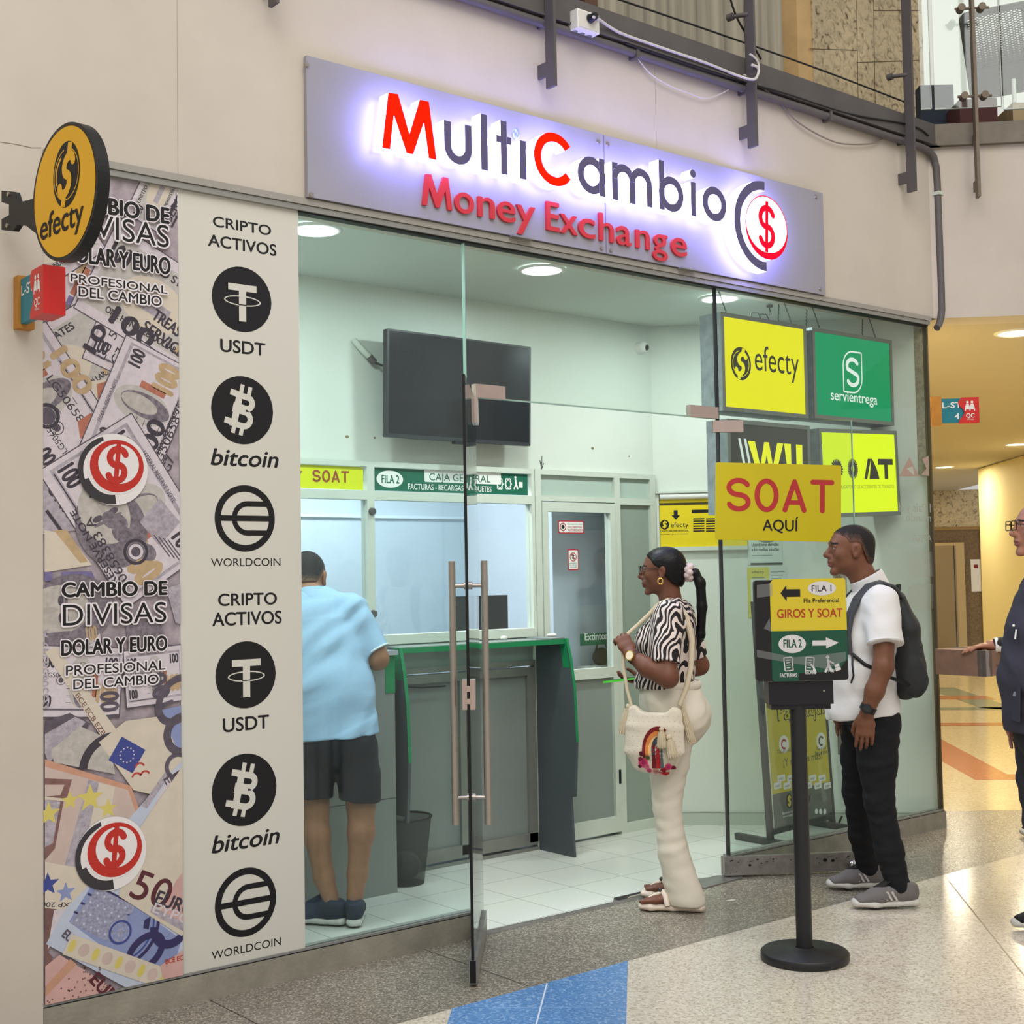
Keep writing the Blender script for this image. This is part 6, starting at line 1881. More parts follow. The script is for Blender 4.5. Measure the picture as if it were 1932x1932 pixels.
# ================================================================== PEOPLE: smooth bodies grown from distance fields
class SDF:
    def __init__(s, h):
        s.h = h; s.ops = []

    def _op(s, f, lo, hi, k, neg):
        s.ops.append((f, np.asarray(lo, float), np.asarray(hi, float), k, neg)); return s

    def ell(s, c, r, k=.02, neg=False, R=None):
        c = np.asarray(c, float); r = np.asarray(r, float) * np.ones(3); Rm = None if R is None else np.asarray(R, float)
        def f(P):
            o = P - c
            if Rm is not None: o = o @ Rm.T
            k0 = np.sqrt(((o / r) ** 2).sum(-1)); k1 = np.sqrt(((o / r ** 2) ** 2).sum(-1)) + 1e-9
            return k0 * (k0 - 1) / k1
        e = r if Rm is None else np.ones(3) * r.max()
        return s._op(f, c - e, c + e, k, neg)

    def cap(s, a, b, ra, rb=None, k=.02, neg=False):
        a, b = np.asarray(a, float), np.asarray(b, float); rb = ra if rb is None else rb
        ab = b - a; L2 = max(np.dot(ab, ab), 1e-12)
        def f(P):
            t = np.clip(((P - a) @ ab) / L2, 0, 1)
            return np.sqrt(((P - a - t[..., None] * ab) ** 2).sum(-1)) - (ra + (rb - ra) * t)
        m_ = max(ra, rb)
        return s._op(f, np.minimum(a, b) - m_, np.maximum(a, b) + m_, k, neg)

    def ecap(s, a, b, r0, r1, ref=(0, 1, 0), k=.03, neg=False, flat=False):
        """elliptical section swept from a to b; r=(along ref, across); flat: the far end is cut square"""
        a, b = np.asarray(a, float), np.asarray(b, float); ab = b - a; L = np.linalg.norm(ab) + 1e-9; d = ab / L
        ref = np.asarray(ref, float); n1 = _n(ref - d * np.dot(ref, d)); n2 = np.cross(d, n1)
        r0, r1 = np.asarray(r0, float), np.asarray(r1, float)
        def f(P):
            o = P - a; t = np.clip((o @ d) / L, 0, 1)
            rr = r0 + (r1 - r0) * t[..., None]; rm = rr.min(-1)
            c1, c2, c3 = o @ n1, o @ n2, o @ d - t * L
            q = np.sqrt((c1 / rr[..., 0]) ** 2 + (c2 / rr[..., 1]) ** 2 + (c3 / rm) ** 2)
            g = np.sqrt((c1 / rr[..., 0] ** 2) ** 2 + (c2 / rr[..., 1] ** 2) ** 2 + (c3 / rm ** 2) ** 2) + 1e-9
            v = q * (q - 1) / g
            if flat: v = np.maximum(v, o @ d - L)
            return v
        m_ = max(r0.max(), r1.max())
        return s._op(f, np.minimum(a, b) - m_, np.maximum(a, b) + m_, k, neg)

    def chain(s, pts, rs, ref=(0, 1, 0), k=.03):
        for i in range(len(pts) - 1): s.ecap(pts[i], pts[i + 1], rs[i], rs[i + 1], ref, k)
        return s

    def limb(s, pts, rs, k=.02):
        for i in range(len(pts) - 1): s.cap(pts[i], pts[i + 1], rs[i], rs[i + 1], k)
        return s

    def cut(s, p, n):
        """remove everything on the side n points to"""
        p, n = np.asarray(p, float), _n(n)
        return s._op(lambda P: -((P - p) @ n), V3(-9, -9, -9), V3(9, 9, 9), .004, True)

    def field(s, disp=None):
        h = s.h; pos = [o for o in s.ops if not o[4]]
        lo = np.min([o[1] for o in pos], 0) - 4 * h - .012; hi = np.max([o[2] for o in pos], 0) + 4 * h + .012
        n = np.ceil((hi - lo) / h).astype(int) + 1
        F = np.full(n, .2, np.float32)
        ax = [lo[i] + h * np.arange(n[i]) for i in range(3)]
        for f, l, u, k, neg in s.ops:
            mg = .03 + k
            i0 = np.clip(np.floor((l - mg - lo) / h).astype(int), 0, n); i1 = np.clip(np.ceil((u + mg - lo) / h).astype(int) + 1, 0, n)
            if (i1 <= i0).any(): continue
            P = np.stack(np.meshgrid(*[ax[i][i0[i]:i1[i]] for i in range(3)], indexing='ij'), -1)
            g = f(P).astype(np.float32); sl = tuple(slice(i0[i], i1[i]) for i in range(3)); A = F[sl]
            if neg:
                q = np.clip(.5 - .5 * (A + g) / k, 0, 1); F[sl] = A + (-g - A) * q + k * q * (1 - q)
            else:
                q = np.clip(.5 + .5 * (A - g) / k, 0, 1); F[sl] = A + (g - A) * q - k * q * (1 - q)
        if disp is not None:
            P = np.stack(np.meshgrid(*ax, indexing='ij'), -1); near = np.abs(F) < .03
            F[near] += disp(P[near]).astype(np.float32)
        return F, lo

    def mesh(s, disp=None):
        F, lo = s.field(disp); h = s.h
        ins = F < 0; n = np.array(F.shape)
        cor_ = [(i, j, k) for i in (0, 1) for j in (0, 1) for k in (0, 1)]
        sub = lambda A, c: A[c[0]:n[0] - 1 + c[0], c[1]:n[1] - 1 + c[1], c[2]:n[2] - 1 + c[2]]
        cnt = sum(sub(ins, c).astype(np.int8) for c in cor_)
        act = (cnt > 0) & (cnt < 8); idx = np.argwhere(act)
        vid = np.full(act.shape, -1, np.int64); vid[act] = np.arange(len(idx))
        acc = np.zeros((len(idx), 3)); num = np.zeros(len(idx))
        for a in range(3):
            for c in cor_:
                if c[a]: continue
                c2 = list(c); c2[a] = 1
                f0 = F[tuple((idx + c).T)]; f1 = F[tuple((idx + c2).T)]
                m_ = (f0 < 0) != (f1 < 0); t = f0[m_] / (f0[m_] - f1[m_])
                q = np.array(c, float) * np.ones((m_.sum(), 3)); q[:, a] = t
                acc[m_] += q; num[m_] += 1
        V = lo + h * (idx + acc / num[:, None])
        Q = []
        for a in range(3):
            b, c = (a + 1) % 3, (a + 2) % 3
            s0 = [slice(None)] * 3; s1 = [slice(None)] * 3; s0[a] = slice(0, -1); s1[a] = slice(1, None)
            A, B = ins[tuple(s0)], ins[tuple(s1)]
            e = np.argwhere(A != B); e = e[(e[:, b] > 0) & (e[:, c] > 0) & (e[:, b] < n[b] - 1) & (e[:, c] < n[c] - 1)]
            sg = A[tuple(e.T)]
            o = lambda db, dc: vid[tuple((e - np.eye(3, dtype=int)[b] * db - np.eye(3, dtype=int)[c] * dc).T)]
            q = np.stack([o(0, 0), o(1, 0), o(1, 1), o(0, 1)], 1)
            q[~sg] = q[~sg][:, ::-1]
            Q.append(q)
        return V, np.concatenate(Q)


def smesh(name, parent, parts, mats, pick=None, label=None, relax=1):
    """one mesh object from (SDF, displacement) pairs; pick(face centres) -> material index"""
    Vs, Fs, o = [], [], 0
    for it in parts:
        S_, dp = it if isinstance(it, tuple) else (it, None)
        V, Fq = S_.mesh(dp)
        for _ in range(relax):                                   # a light relax rounds off grid steps
            acc = np.zeros_like(V); w_ = np.zeros(len(V))
            for i in range(4):
                np.add.at(acc, Fq[:, i], V[Fq[:, (i + 1) % 4]]); np.add.at(w_, Fq[:, i], 1)
            V = V * .4 + acc / np.maximum(w_, 1)[:, None] * .6
        Vs.append(V); Fs.append(Fq + o); o += len(V)
    V = np.concatenate(Vs); Fq = np.concatenate(Fs)
    me = bpy.data.meshes.new(name)
    me.vertices.add(len(V)); me.vertices.foreach_set('co', V.astype(np.float32).ravel())
    me.loops.add(len(Fq) * 4); me.loops.foreach_set('vertex_index', Fq.astype(np.int32).ravel())
    me.polygons.add(len(Fq)); me.polygons.foreach_set('loop_start', np.arange(0, len(Fq) * 4, 4, dtype=np.int32))
    for m_ in mats: me.materials.append(m_)
    if pick is not None: me.polygons.foreach_set('material_index', pick(V[Fq].mean(1)).astype(np.int32))
    me.polygons.foreach_set('use_smooth', np.ones(len(Fq), bool))
    me.update(calc_edges=True); me.validate()
    ob = bpy.data.objects.new(name, me); COL.objects.link(ob)
    if parent is not None: ob.parent = parent
    if label: ob['label'] = label
    return ob


def folds(amp, freqs, seed=1, warp=.6):
    """soft cloth folds: warped sines; freqs = list of direction vectors (rad per metre)"""
    r = np.random.RandomState(seed); ph = r.rand(len(freqs)) * 6.28
    def f(P):
        w_ = warp * np.sin(P @ V3(9, 13, 7) + 1.3 * seed) + warp * .7 * np.sin(P @ V3(-17, 11, 15) + seed)
        v = 0
        for q, p in zip(freqs, ph):
            sn = np.sin(P @ np.asarray(q, float) + p + 2.2 * w_); v = v + np.sign(sn) * np.abs(sn) ** 1.4
        return amp * v / len(freqs)
    return f


class HeadFrame:
    def __init__(s, c, k, yaw=0, pitch=0):
        s.c = np.asarray(c, float); s.k = k
        cy, sy = math.cos(math.radians(yaw)), math.sin(math.radians(yaw)); cp, sp_ = math.cos(math.radians(pitch)), math.sin(math.radians(pitch))
        Ry = np.array([[cy, -sy, 0], [sy, cy, 0], [0, 0, 1]]); Rp = np.array([[cp, 0, sp_], [0, 1, 0], [-sp_, 0, cp]])
        s.R = Ry @ Rp

    def __call__(s, x, y, z): return s.c + s.R @ (V3(x, y, z) * s.k)

    def inv(s, P): return ((P - s.c) @ s.R) / s.k


def head(S, H, nose=1.0, jaw=1.0, lips=1.0, chin=1.0, brow=1.0, ear=1.0):
    k = H.k; Ri = H.R.T
    E = lambda c, r, kk=.02, neg=False: S.ell(H(*c), np.array(r) * k, kk * k, neg, Ri)
    Cc = lambda a, b, ra, rb, kk, neg=False: S.cap(H(*a), H(*b), ra * k, rb * k, kk * k, neg)
    E((-.014, 0, .034), (.097, .076, .082)); E((.03, 0, .0), (.064, .064, .088), .03)
    E((.036, 0, -.062), (.052, .050 * jaw, .046), .03); E((.0, 0, -.05), (.06, .056 * jaw, .05), .03)
    Cc((.080, -.010, -.098 ), (.080, .010, -.098), .016 * chin, .016 * chin, .02)
    Cc((.084, -.030, .030), (.084, .030, .030), .0095 * brow, .0095 * brow, .018)
    for y in (-.031, .031): E((.099, y, .012), (.016, .017, .012), .012, True)
    Cc((.092, 0, .016), (.114, 0, -.020), .0075, .0125 * nose, .010); Cc((.100, -.010 * nose, -.027), (.100, .010 * nose, -.027), .0095, .0095, .008)
    for y in (-.043, .043): E((.058, y, -.018), (.024, .020, .022), .025)
    E((.088, 0, -.050), (.016, .026, .018), .015)
    E((.098, 0, -.0525), (.010, .023, .0068 * lips), .005); E((.096, 0, -.0665), (.010, .020, .0078 * lips), .005); Cc((.108, -.022, -.0595), (.108, .022, -.0595), .0022, .0022, .003, True)
    for y in (-1, 1):
        E((-.004, .078 * y, -.004), (.020 * ear, .007, .033 * ear), .008); E((-.012, .082 * y, .006), (.014 * ear, .006, .022 * ear), .008)
        E((.0, .088 * y, -.002), (.009 * ear, .008, .016 * ear), .006, True); E((.004, .079 * y, -.028), (.008, .006, .009), .006)
    return S


def face_pick(H, brows=True):
    def f(C):
        q = H.inv(C); r = np.zeros(len(C), int)
        lip = (np.abs(q[:, 1]) < .024) & (q[:, 0] > .090) & (q[:, 2] < -.0465) & (q[:, 2] > -.0745) & (((q[:, 1] / .026) ** 2 + ((q[:, 2] + .0600) / .0140) ** 2) < 1)
        r[lip] = 1
        if brows:
            br = (np.abs(np.abs(q[:, 1]) - .032) < .020) & (np.abs(q[:, 2] - .0335 + .004 * (np.abs(q[:, 1]) - .032) / .02) < .0042) & (q[:, 0] > .055)
            r[br] = 2
        return r
    return f


def eyes(H, parent, name='eye'):
    Mw, Mi = mat('eye_white', (196, 190, 184), .25), mat('eye_iris', (36, 24, 18), .2)
    for y in (-.031, .031):
        mb = MB(); c = H(.0785, y, .0125); mb.ball(c, .0118 * H.k, Mw, 14); mb.ball(H(.0858, y, .0125), .0056 * H.k, Mi, 10); mb.build(name, parent, True)


def eyelids(S, H):
    for y in (-.031, .031): S.cap(H(.0855, y - .015, .0185), H(.0855, y + .015, .0185), .0052 * H.k, .0052 * H.k, .006)
    for y in (-.031, .031): S.cap(H(.0850, y - .013, .0045), H(.0850, y + .013, .0045), .0040 * H.k, .0040 * H.k, .006)


def hair_cap(H, h, off, xs_, zs_, front=.2):
    """hair: swollen skull kept above a hairline polyline given in the head's profile"""
    S = SDF(h); k = H.k; Ri = H.R.T
    S.ell(H(-.014, 0, .034), np.array((.097, .076, .082)) * k + off, .02 * k, False, Ri); S.ell(H(-.03, 0, -.03), np.array((.074, .066, .07)) * k + off, .03 * k, False, Ri); S.ell(H(.03, 0, .0), np.array((.064, .064, .088)) * k + off * .85, .03 * k, False, Ri)
    def below(P):
        q = H.inv(P); return -(np.interp(q[:, :, :, 0] if q.ndim == 4 else q[:, 0], xs_, zs_) - q[..., 2]) * .8 * k
    S._op(below, V3(-9, -9, -9), V3(9, 9, 9), .004, True)
    return S


def hand(S, W, d, n, t, k=1.0, curl=(.25, .35, .3), spread=.02, thumb=(.5, .2)):
    """palm, four unequal bent fingers and a thumb; d to the fingers, n the way the palm faces, t the thumb side"""
    W, d, n, t = np.asarray(W, float), _n(d), _n(n), _n(t)
    S.ecap(W - d * .01 * k, W + d * .045 * k, (.026 * k, .018 * k), (.038 * k, .016 * k), t, .012); S.ecap(W + d * .04 * k, W + d * .088 * k, (.038 * k, .016 * k), (.040 * k, .0125 * k), t, .012)
    for i, L in enumerate((.070, .079, .073, .057)):
        b = W + d * (.088 - .004 * abs(i - 1)) * k + t * (.031 - .0205 * i) * k
        a = 0; p = b
        for j, fr_ in enumerate((.45, .31, .24)):
            a += curl[j]
            dd = _n(d * math.cos(a) + n * math.sin(a) + t * spread * (1.5 - i))
            q = p + dd * L * fr_ * k
            S.cap(p, q, (.0092 - .0008 * j) * k, (.0086 - .0009 * j) * k, .004); p = q
    a1, a2 = thumb
    p0 = W + d * .022 * k + t * .026 * k; p1 = p0 + _n(d * .7 + t * .8 * (1 - a2) + n * a1) * .040 * k; p2 = p1 + _n(d * .9 + t * .25 * (1 - a2) + n * a1 * 1.2) * .033 * k; p3 = p2 + _n(d + n * a1 - t * a2) * .024 * k
    S.cap(p0, p1, .015 * k, .0115 * k, .012); S.cap(p1, p2, .0112 * k, .0098 * k, .004); S.cap(p2, p3, .0098 * k, .008 * k, .004)
    return S


def sleeve(T, a, b, r0, r1, k=.04): T.ecap(a, b, r0, r1, (1, 0, 0), k, flat=True)


def cuff(mb, a, b, r1, m, th=.006, back=.006):
    a, b = np.asarray(a, float), np.asarray(b, float); d = _n(b - a); n1 = _n(V3(1, 0, 0) - d * d[0]); n2 = np.cross(d, n1); c = b - d * back
    mb.tube([c + n1 * r1[0] * math.cos(q) + n2 * r1[1] * math.sin(q) for q in np.linspace(0, 6.2832, 37)[:-1]], th, m, 8, True)


def core(neck, sh, hip, z=.12):
    """hidden trunk that ties head, arms and legs into one body"""
    S = SDF(.008)
    mid = (np.asarray(sh) + np.asarray(hip)) / 2
    S.chain([neck, sh, mid, hip], [(.04, .04), (.125, .05), (.11, .075), (.12, .08)], (0, 1, 0), .05)
    return S


def skin(name, col): return mat(name, col, .5, var=.10, vscale=28, bump=.06, bscale=220, spec=.35, sss=.06)


def sneaker(parent, heel, toe, mu, ms, ml, stripe=None, size=1.0, collar_lean=0.0):
    """running shoe from heel to toe (points on the ground)"""
    a, b = np.asarray(heel, float), np.asarray(toe, float); d = _n(b - a); L = np.linalg.norm(b - a); y = np.cross((0, 0, 1), d)
    P = lambda f, l, z: a + d * f * L + y * l + V3(0, 0, z)
    root = SDF(.004)
    root.chain([P(.10, 0, .062), P(.32, 0, .066), P(.62, .004, .052), P(.90, .008, .036)], [(.034, .046), (.036, .048), (.043, .036), (.036, .022)], y, .03)
    root.cap(P(.17, 0, .075), P(.15, 0, .108), .036, .035, .03)
    root.cut(P(.12, 0, .112), (-.25 * d + V3(0, 0, 1)))
    up = smesh('shoe', parent, [root], [mu])
    ch_ = SDF(.004)
    ch_.chain([P(.06, 0, .024), P(.35, 0, .022), P(.68, .004, .020), P(.955, .008, .026)], [(.036, .022), (.036, .020), (.048, .019), (.036, .019)], y, .02)
    ch_.cut(P(.5, 0, .003), (0, 0, -1))
    smesh('sole', up, [ch_], [ms, ml], lambda C: (C[:, 2] < a[2] + .010).astype(int))
    mb = MB()
    for i in range(5):
        f = .42 + .055 * i; z = .108 - .008 * i
        mb.tube([P(f, -.028, z - .020), P(f + .01, -.012, z - .003), P(f + .01, .014, z - .003), P(f, .030, z - .020)], .0045, ml, 6)
    mb.tube([P(.40, -.01, .110), P(.43, -.03, .125), P(.47, -.012, .106)], .004, ml, 6); mb.tube([P(.40, .012, .110), P(.44, .036, .122), P(.48, .014, .104)], .004, ml, 6)
    mb.tube([P(.34, 0, .108), P(.42, 0, .110), P(.66, .004, .078)], [.018, .022, .016], ml, 10)
    mb.build('laces', up, True)
    if stripe:
        mb = MB()
        for i in range(3):
            f = .34 + .075 * i
            for sgn in (1, -1):
                A_ = [P(f, sgn * .0385, .040), P(f + .035, sgn * .0395, .040), P(f + .105, sgn * .036, .078), P(f + .07, sgn * .0355, .080)]
                mb.add([q + y * sgn * .006 for q in A_], [(0, 1, 2, 3)], stripe)
        mb.build('side_stripes', up, True)
    return up


def glasses(H, parent, m, w_=.026, hh=.017, xo=.108):
    mb = MB()
    for y in (-.031, .031):
        pts = [H(xo - .004 * abs(a) / .026, y + a, .012 + b) for a, b in rrect(-w_, -hh, w_, hh, .008)]
        mb.tube(pts, .0023 * H.k, m, 6, True)
    mb.tube([H(xo, -.006, .016), H(xo + .002, 0, .019), H(xo, .006, .016)], .002, m, 6)
    for s_ in (1, -1): mb.tube([H(xo - .006, s_ * .057, .018), H(.05, s_ * .074, .016), H(-.005, s_ * .081, .012), H(-.02, s_ * .081, -.005)], .002, m, 6)
    return mb.build('glasses', parent, True)


def person(label, loc, face, group=None):
    return thing('person', label, 'person', tuple(loc), group, math.atan2(face[1], face[0]))


SH = lambda *p: V3(*p)

# ---- woman in the zebra shirt
SK1 = skin('skin_brown', (112, 70, 52)); SK1l = skin('lip_brown', (104, 52, 48)); HR1 = mat('hair_black', (9, 8, 10), .42, spec=.28, bump=.25, bscale=90)
wm = person('woman with a black ponytail in a zebra print shirt and white flared trousers', (2.822, -.190, .0), (-.585, .811))
H = HeadFrame((.042, 0, 1.540), .955, 2, 2)
S1 = SDF(.0034); head(S1, H, .95, .95, 1.15, .95, .8, .85); eyelids(S1, H)
S1.ecap(H(-.02, 0, -.055), (.0, 0, 1.345), (.050, .052), (.058, .054), (0, 1, 0), .02); S1.ecap((.0, -.06, 1.345), (.0, .06, 1.345), (.05, .03), (.05, .03), (1, 0, 0), .04)
S2 = SDF(.0036)
S2.limb([(-.001, .212, 1.165), (-.005, .235, 1.065), (.085, .225, 1.105), (.172, .180, 1.165)], [.043, .048, .043, .029], .02)
hand(S2, (.176, .178, 1.168), (.45, -.35, .82), (.35, -.85, -.40), (-.82, -.35, .30), .94, (.75, 1.05, .8), .02, (.7, .5))
S2.limb([(-.06, -.218, 1.165), (-.085, -.245, 1.085), (.03, -.215, 1.045), (.15, -.15, 1.02)], [.043, .047, .042, .028], .02)
hand(S2, (.153, -.148, 1.02), (.9, .3, .0), (.05, .1, 1), (.3, -.9, .1), .94, (.3, .5, .4), .03, (.6, .3))
S3 = SDF(.004)
for y, xa in ((.120, -.060), (-.105, -.030)):
    S3.limb([(xa + .012, y, .15), (xa, y, .09)], [.028, .030], .02); S3.chain([(xa - .03, y, .062), (xa + .06, y, .060), (xa + .15, y * 1.05, .048), (xa + .195, y * 1.07, .042)], [(.030, .024), (.034, .026), (.042, .016), (.034, .012)], (0, 1, 0), .02)
    for i in range(5): S3.cap((xa + .165, y * 1.05 + (.032 - .016 * i) * (1 if y > 0 else -1), .046), (xa + .213 - .006 * i, y * 1.07 + (.034 - .017 * i) * (1 if y > 0 else -1), .042), .010 - .0008 * i, .0085 - .0007 * i, .004)
S0 = core((.0, 0, 1.40), (.0, 0, 1.30), (.0, 0, .90)); S0.limb([(.0, .15, 1.30), (-.001, .205, 1.17)], [.036, .036]); S0.limb([(-.02, -.15, 1.30), (-.055, -.205, 1.17)], [.036, .036])
for y, e in ((.12, 0), (-.105, .035)): S0.limb([(e * .5, y * .7, .86), (.03 + e, y * .88, .46), (.01 + e, y * .96, .26), (-.045 + e, y, .15)], [.05, .036, .03, .028])
smesh('body', wm, [S0, S1, S2, S3], [SK1, SK1l, HR1], face_pick(H))
eyes(H, wm)
hs = hair_cap(H, .0036, .006, [-.13, -.09, -.05, -.015, .012, .035, .05, .075, .1], [-.085, -.085, -.06, -.02, .02, .035, .060, .082, .10])
hs.ell(H(-.105, 0, .0), np.array((.03, .03, .03)), .02)
hr = smesh('hair', wm, [hs], [HR1])
mb = MB(); pc = H(-.128, 0, -.012)
for i in range(14):
    q = 2 * math.pi * i / 14; c = pc + V3(-.006 + .012 * (i % 2), .030 * math.cos(q), .030 * math.sin(q)); mb.ball(c, .0155, mat('scrunchie_pink', (206, 188, 184), .7), 10, (1.2, 1, 1))
mb.build('scrunchie', hr, True)
pt = SDF(.0036)
pt.chain([pc + V3(.01, 0, 0), pc + V3(-.028, 0, -.004), pc + V3(-.050, -.004, -.05), pc + V3(-.056, -.006, -.16), pc + V3(-.046, -.006, -.29), pc + V3(-.032, -.004, -.355)], [(.020, .018), (.024, .020), (.028, .023), (.029, .023), (.025, .019), (.010, .007)], (0, 1, 0), .015)
smesh('ponytail', hr, [(pt, folds(.0016, [(0, 260, 10), (200, 120, 0)], 3, .2))], [HR1])
glasses(H, wm, mat('glasses_black', (14, 14, 16), .3), .027, .019, .113)
mb = MB(); c = H(.004, .086, -.048); mb.tube([c + V3(.011 * math.sin(q), .002, .014 * math.cos(q)) for q in np.linspace(0, 6.28, 20)[:-1]], .0042, mat('gold', (222, 178, 96), .22, .9), 8, True)
c = H(.004, -.086, -.048); mb.tube([c + V3(.011 * math.sin(q), -.002, .014 * math.cos(q)) for q in np.linspace(0, 6.28, 20)[:-1]], .0042, MATS['gold'], 8, True); mb.build('earrings', wm, True)


def zebra():
    M = bpy.data.materials.new('zebra_fabric'); M.use_nodes = True; nt = M.node_tree; N, L = nt.nodes, nt.links
    b = N['Principled BSDF']; b.inputs['Roughness'].default_value = .8
    tc = N.new('ShaderNodeTexCoord'); mp = N.new('ShaderNodeMapping'); mp.inputs['Rotation'].default_value = (.25, .35, .5); mp.inputs['Scale'].default_value = (1, 1, .42)
    L.new(tc.outputs['Object'], mp.inputs[0])
    w_ = N.new('ShaderNodeTexWave'); w_.inputs['Scale'].default_value = 16; w_.inputs['Distortion'].default_value = 10.5; w_.inputs['Detail'].default_value = 1.2; w_.inputs['Detail Scale'].default_value = 1.1; w_.inputs['Detail Roughness'].default_value = .55
    L.new(mp.outputs[0], w_.inputs['Vector'])
    r = N.new('ShaderNodeValToRGB'); r.color_ramp.interpolation = 'CONSTANT'; e = r.color_ramp.elements
    e[0].color = lin((24, 17, 18)); e[1].position = .54; e[1].color = lin((226, 212, 204))
    L.new(w_.outputs['Fac'], r.inputs['Fac']); L.new(r.outputs['Color'], b.inputs['Base Color']); return M


M_zeb = zebra()
T = SDF(.0042)
T.chain([(-.005, 0, 1.365), (.0, 0, 1.30), (.025, 0, 1.22), (.030, 0, 1.10), (.045, 0, 1.015)], [(.120, .062), (.160, .098), (.165, .118), (.158, .118), (.172, .142)], (0, 1, 0), .04)
for y in (-.068, .068): T.ell((.105, y, 1.215), (.062, .068, .066), .05)
sleeve(T, (.0, .14, 1.345), (.004, .226, 1.125), (.066, .066), (.066, .058)); sleeve(T, (-.015, -.14, 1.345), (-.068, -.234, 1.13), (.066, .066), (.064, .056))
T.cut((0, 0, 1.0), (0, 0, -1)); T.cut((0, .23, 1.135), (.0, .35, -1)) if False else None
T.ecap((.02, 0, 1.36), (.05, 0, 1.47), (.062, .06), (.085, .08), (0, 1, 0), .012, True)
smesh('shirt', wm, [(T, folds(.0035, [(12, 8, 55), (30, -20, 38), (-24, 30, 46)], 2))], [M_zeb])
TR = SDF(.0044)
TR.chain([(.030, 0, 1.02), (.02, 0, .95), (-.015, 0, .86)], [(.150, .122), (.168, .138), (.178, .142)], (0, 1, 0), .04)
for y in (-.08, .08): TR.ell((-.070, y, .865), (.085, .088, .095), .04)
for y, xa in ((.120, -.060), (-.105, -.030)):
    dx = 0 if y > 0 else .035
    TR.chain([(.0 + dx * .5, y * .70, .84), (.022 + dx, y * .78, .66), (.030 + dx, y * .88, .46), (.008 + dx, y * .96, .26), (xa + .01 + dx * .6, y, .045)], [(.092, .106), (.080, .092), (.060, .063), (.060, .066), (.070, .086)], (0, 1, 0), .02)
TR.cut((0, 0, .028), (0, 0, -1)); TR.cut((0, 0, 1.03), (0, 0, 1))
M_trou = mat('white_trousers', (222, 214, 198), .85, bump=.05, bscale=120)
tro = smesh('trousers', wm, [(TR, folds(.0022, [(28, 16, 96), (-46, 26, 78), (18, 50, 120)], 5, .35))], [M_trou])
mb = MB(); mb.tube([(-.015 + .145 * math.cos(q) * .95 + .035, .158 * math.sin(q), 1.012) for q in np.linspace(0, 6.28, 40)[:-1]], .008, M_trou, 8, True, flat=((0, 0, 1), 2.4)); mb.build('waistband', tro, True)
for y, xa in ((.120, -.060), (-.105, -.030)):
    so = SDF(.004); so.chain([(xa - .055, y, .020), (xa + .07, y, .018), (xa + .17, y * 1.05, .018), (xa + .212, y * 1.06, .020)], [(.038, .020), (.038, .019), (.048, .019), (.040, .018)], (0, 1, 0), .02); so.cut((0, 0, .003), (0, 0, -1))
    sd_ = smesh('sandal', wm, [so], [mat('sandal_cream', (224, 208, 192), .6)])
    mb = MB(); mb.tube([(xa + .09, y - .046, .03), (xa + .10, y - .03, .07), (xa + .115, y + .004, .082), (xa + .10, y + .034, .07), (xa + .09, y + .048, .03)], .013, MATS['sandal_cream'], 8, flat=((1, 0, 0), 1.0)); mb.tube([(xa + .115, y, .082), (xa + .15, y * 1.04, .068), (xa + .178, y * 1.05, .052)], .009, MATS['sandal_cream'], 8); mb.ball((xa + .128, y, .088), .011, mat('sandal_gem', (64, 60, 60), .25), 10); mb.build('strap', sd_, True)
# wrist watch on her left arm
mb = MB(); wc = V3(.150, .193, 1.150); wd_ = _n(V3(.087, -.045, .06)); mb.cyl(wc - wd_ * .011, wc + wd_ * .011, .035, mat('watch_strap_brown', (60, 30, 26), .6), n=24); fnv = _n(np.cross(wd_, V3(0, 0, 1)) * -1 + V3(0, 0, .25)); fnv = fnv if np.dot(fnv, (0, 1, 0)) > 0 else -fnv
wt = mb.build('watch', wm, True)
mb = MB(); mb.cyl(wc + fnv * .030, wc + fnv * .042, .023, MATS['gold'], n=26); mb.cyl(wc + fnv * .042, wc + fnv * .0425, .019, mat('watch_dial', (240, 224, 196), .3), n=26); mb.build('watch_face', wt, True)
# the shoulder bag hangs from her: a thing of its own, in her frame
R3 = np.array([[math.cos(wm.rotation_euler[2]), -math.sin(wm.rotation_euler[2]), 0], [math.sin(wm.rotation_euler[2]), math.cos(wm.rotation_euler[2]), 0], [0, 0, 1]])


def held(name, label, cat, host):
    t = thing(name, label, cat, tuple(host.location), None, host.rotation_euler[2]); return t


bag = held('shoulder_bag', 'cream woven shoulder bag with a red and pink print and tassels', 'bag', wm)
M_bag = mat('bag_cotton', (220, 210, 192), .9, bump=.25, bscale=160)
yb = .218
B1 = SDF(.004); B1.chain([(.060, yb, .915), (.063, yb + .004, .84), (.065, yb + .006, .73), (.066, yb + .004, .665)], [(.122, .030), (.134, .040), (.138, .044), (.100, .034)], (1, 0, 0), .010)
B1.ecap((.03, yb, .985), (.09, yb, .985), (.06, .085), (.06, .085), (0, 1, 0), .02, True)
pouch = smesh('pouch', bag, [(B1, folds(.0010, [(40, 5, 70), (-45, 8, 85)], 8, .3))], [M_bag])


from mathutils.bvhtree import BVHTree
BVH = BVHTree.FromPolygons([v.co[:] for v in pouch.data.vertices], [tuple(p.vertices) for p in pouch.data.polygons])


class BagFace(PL):
    def p(s, a, b, h=0.0):
        hit = BVH.ray_cast(Vector((.065 - a, .5, .76 + b)), Vector((0, -1, 0)))
        y = hit[0][1] if hit[0] is not None else yb
        return V3(.065 - a, y + .0012 + h, .76 + b)


BF = BagFace((0, 0, 0), (-1, 0, 0), (0, 0, 1), (0, 1, 0))


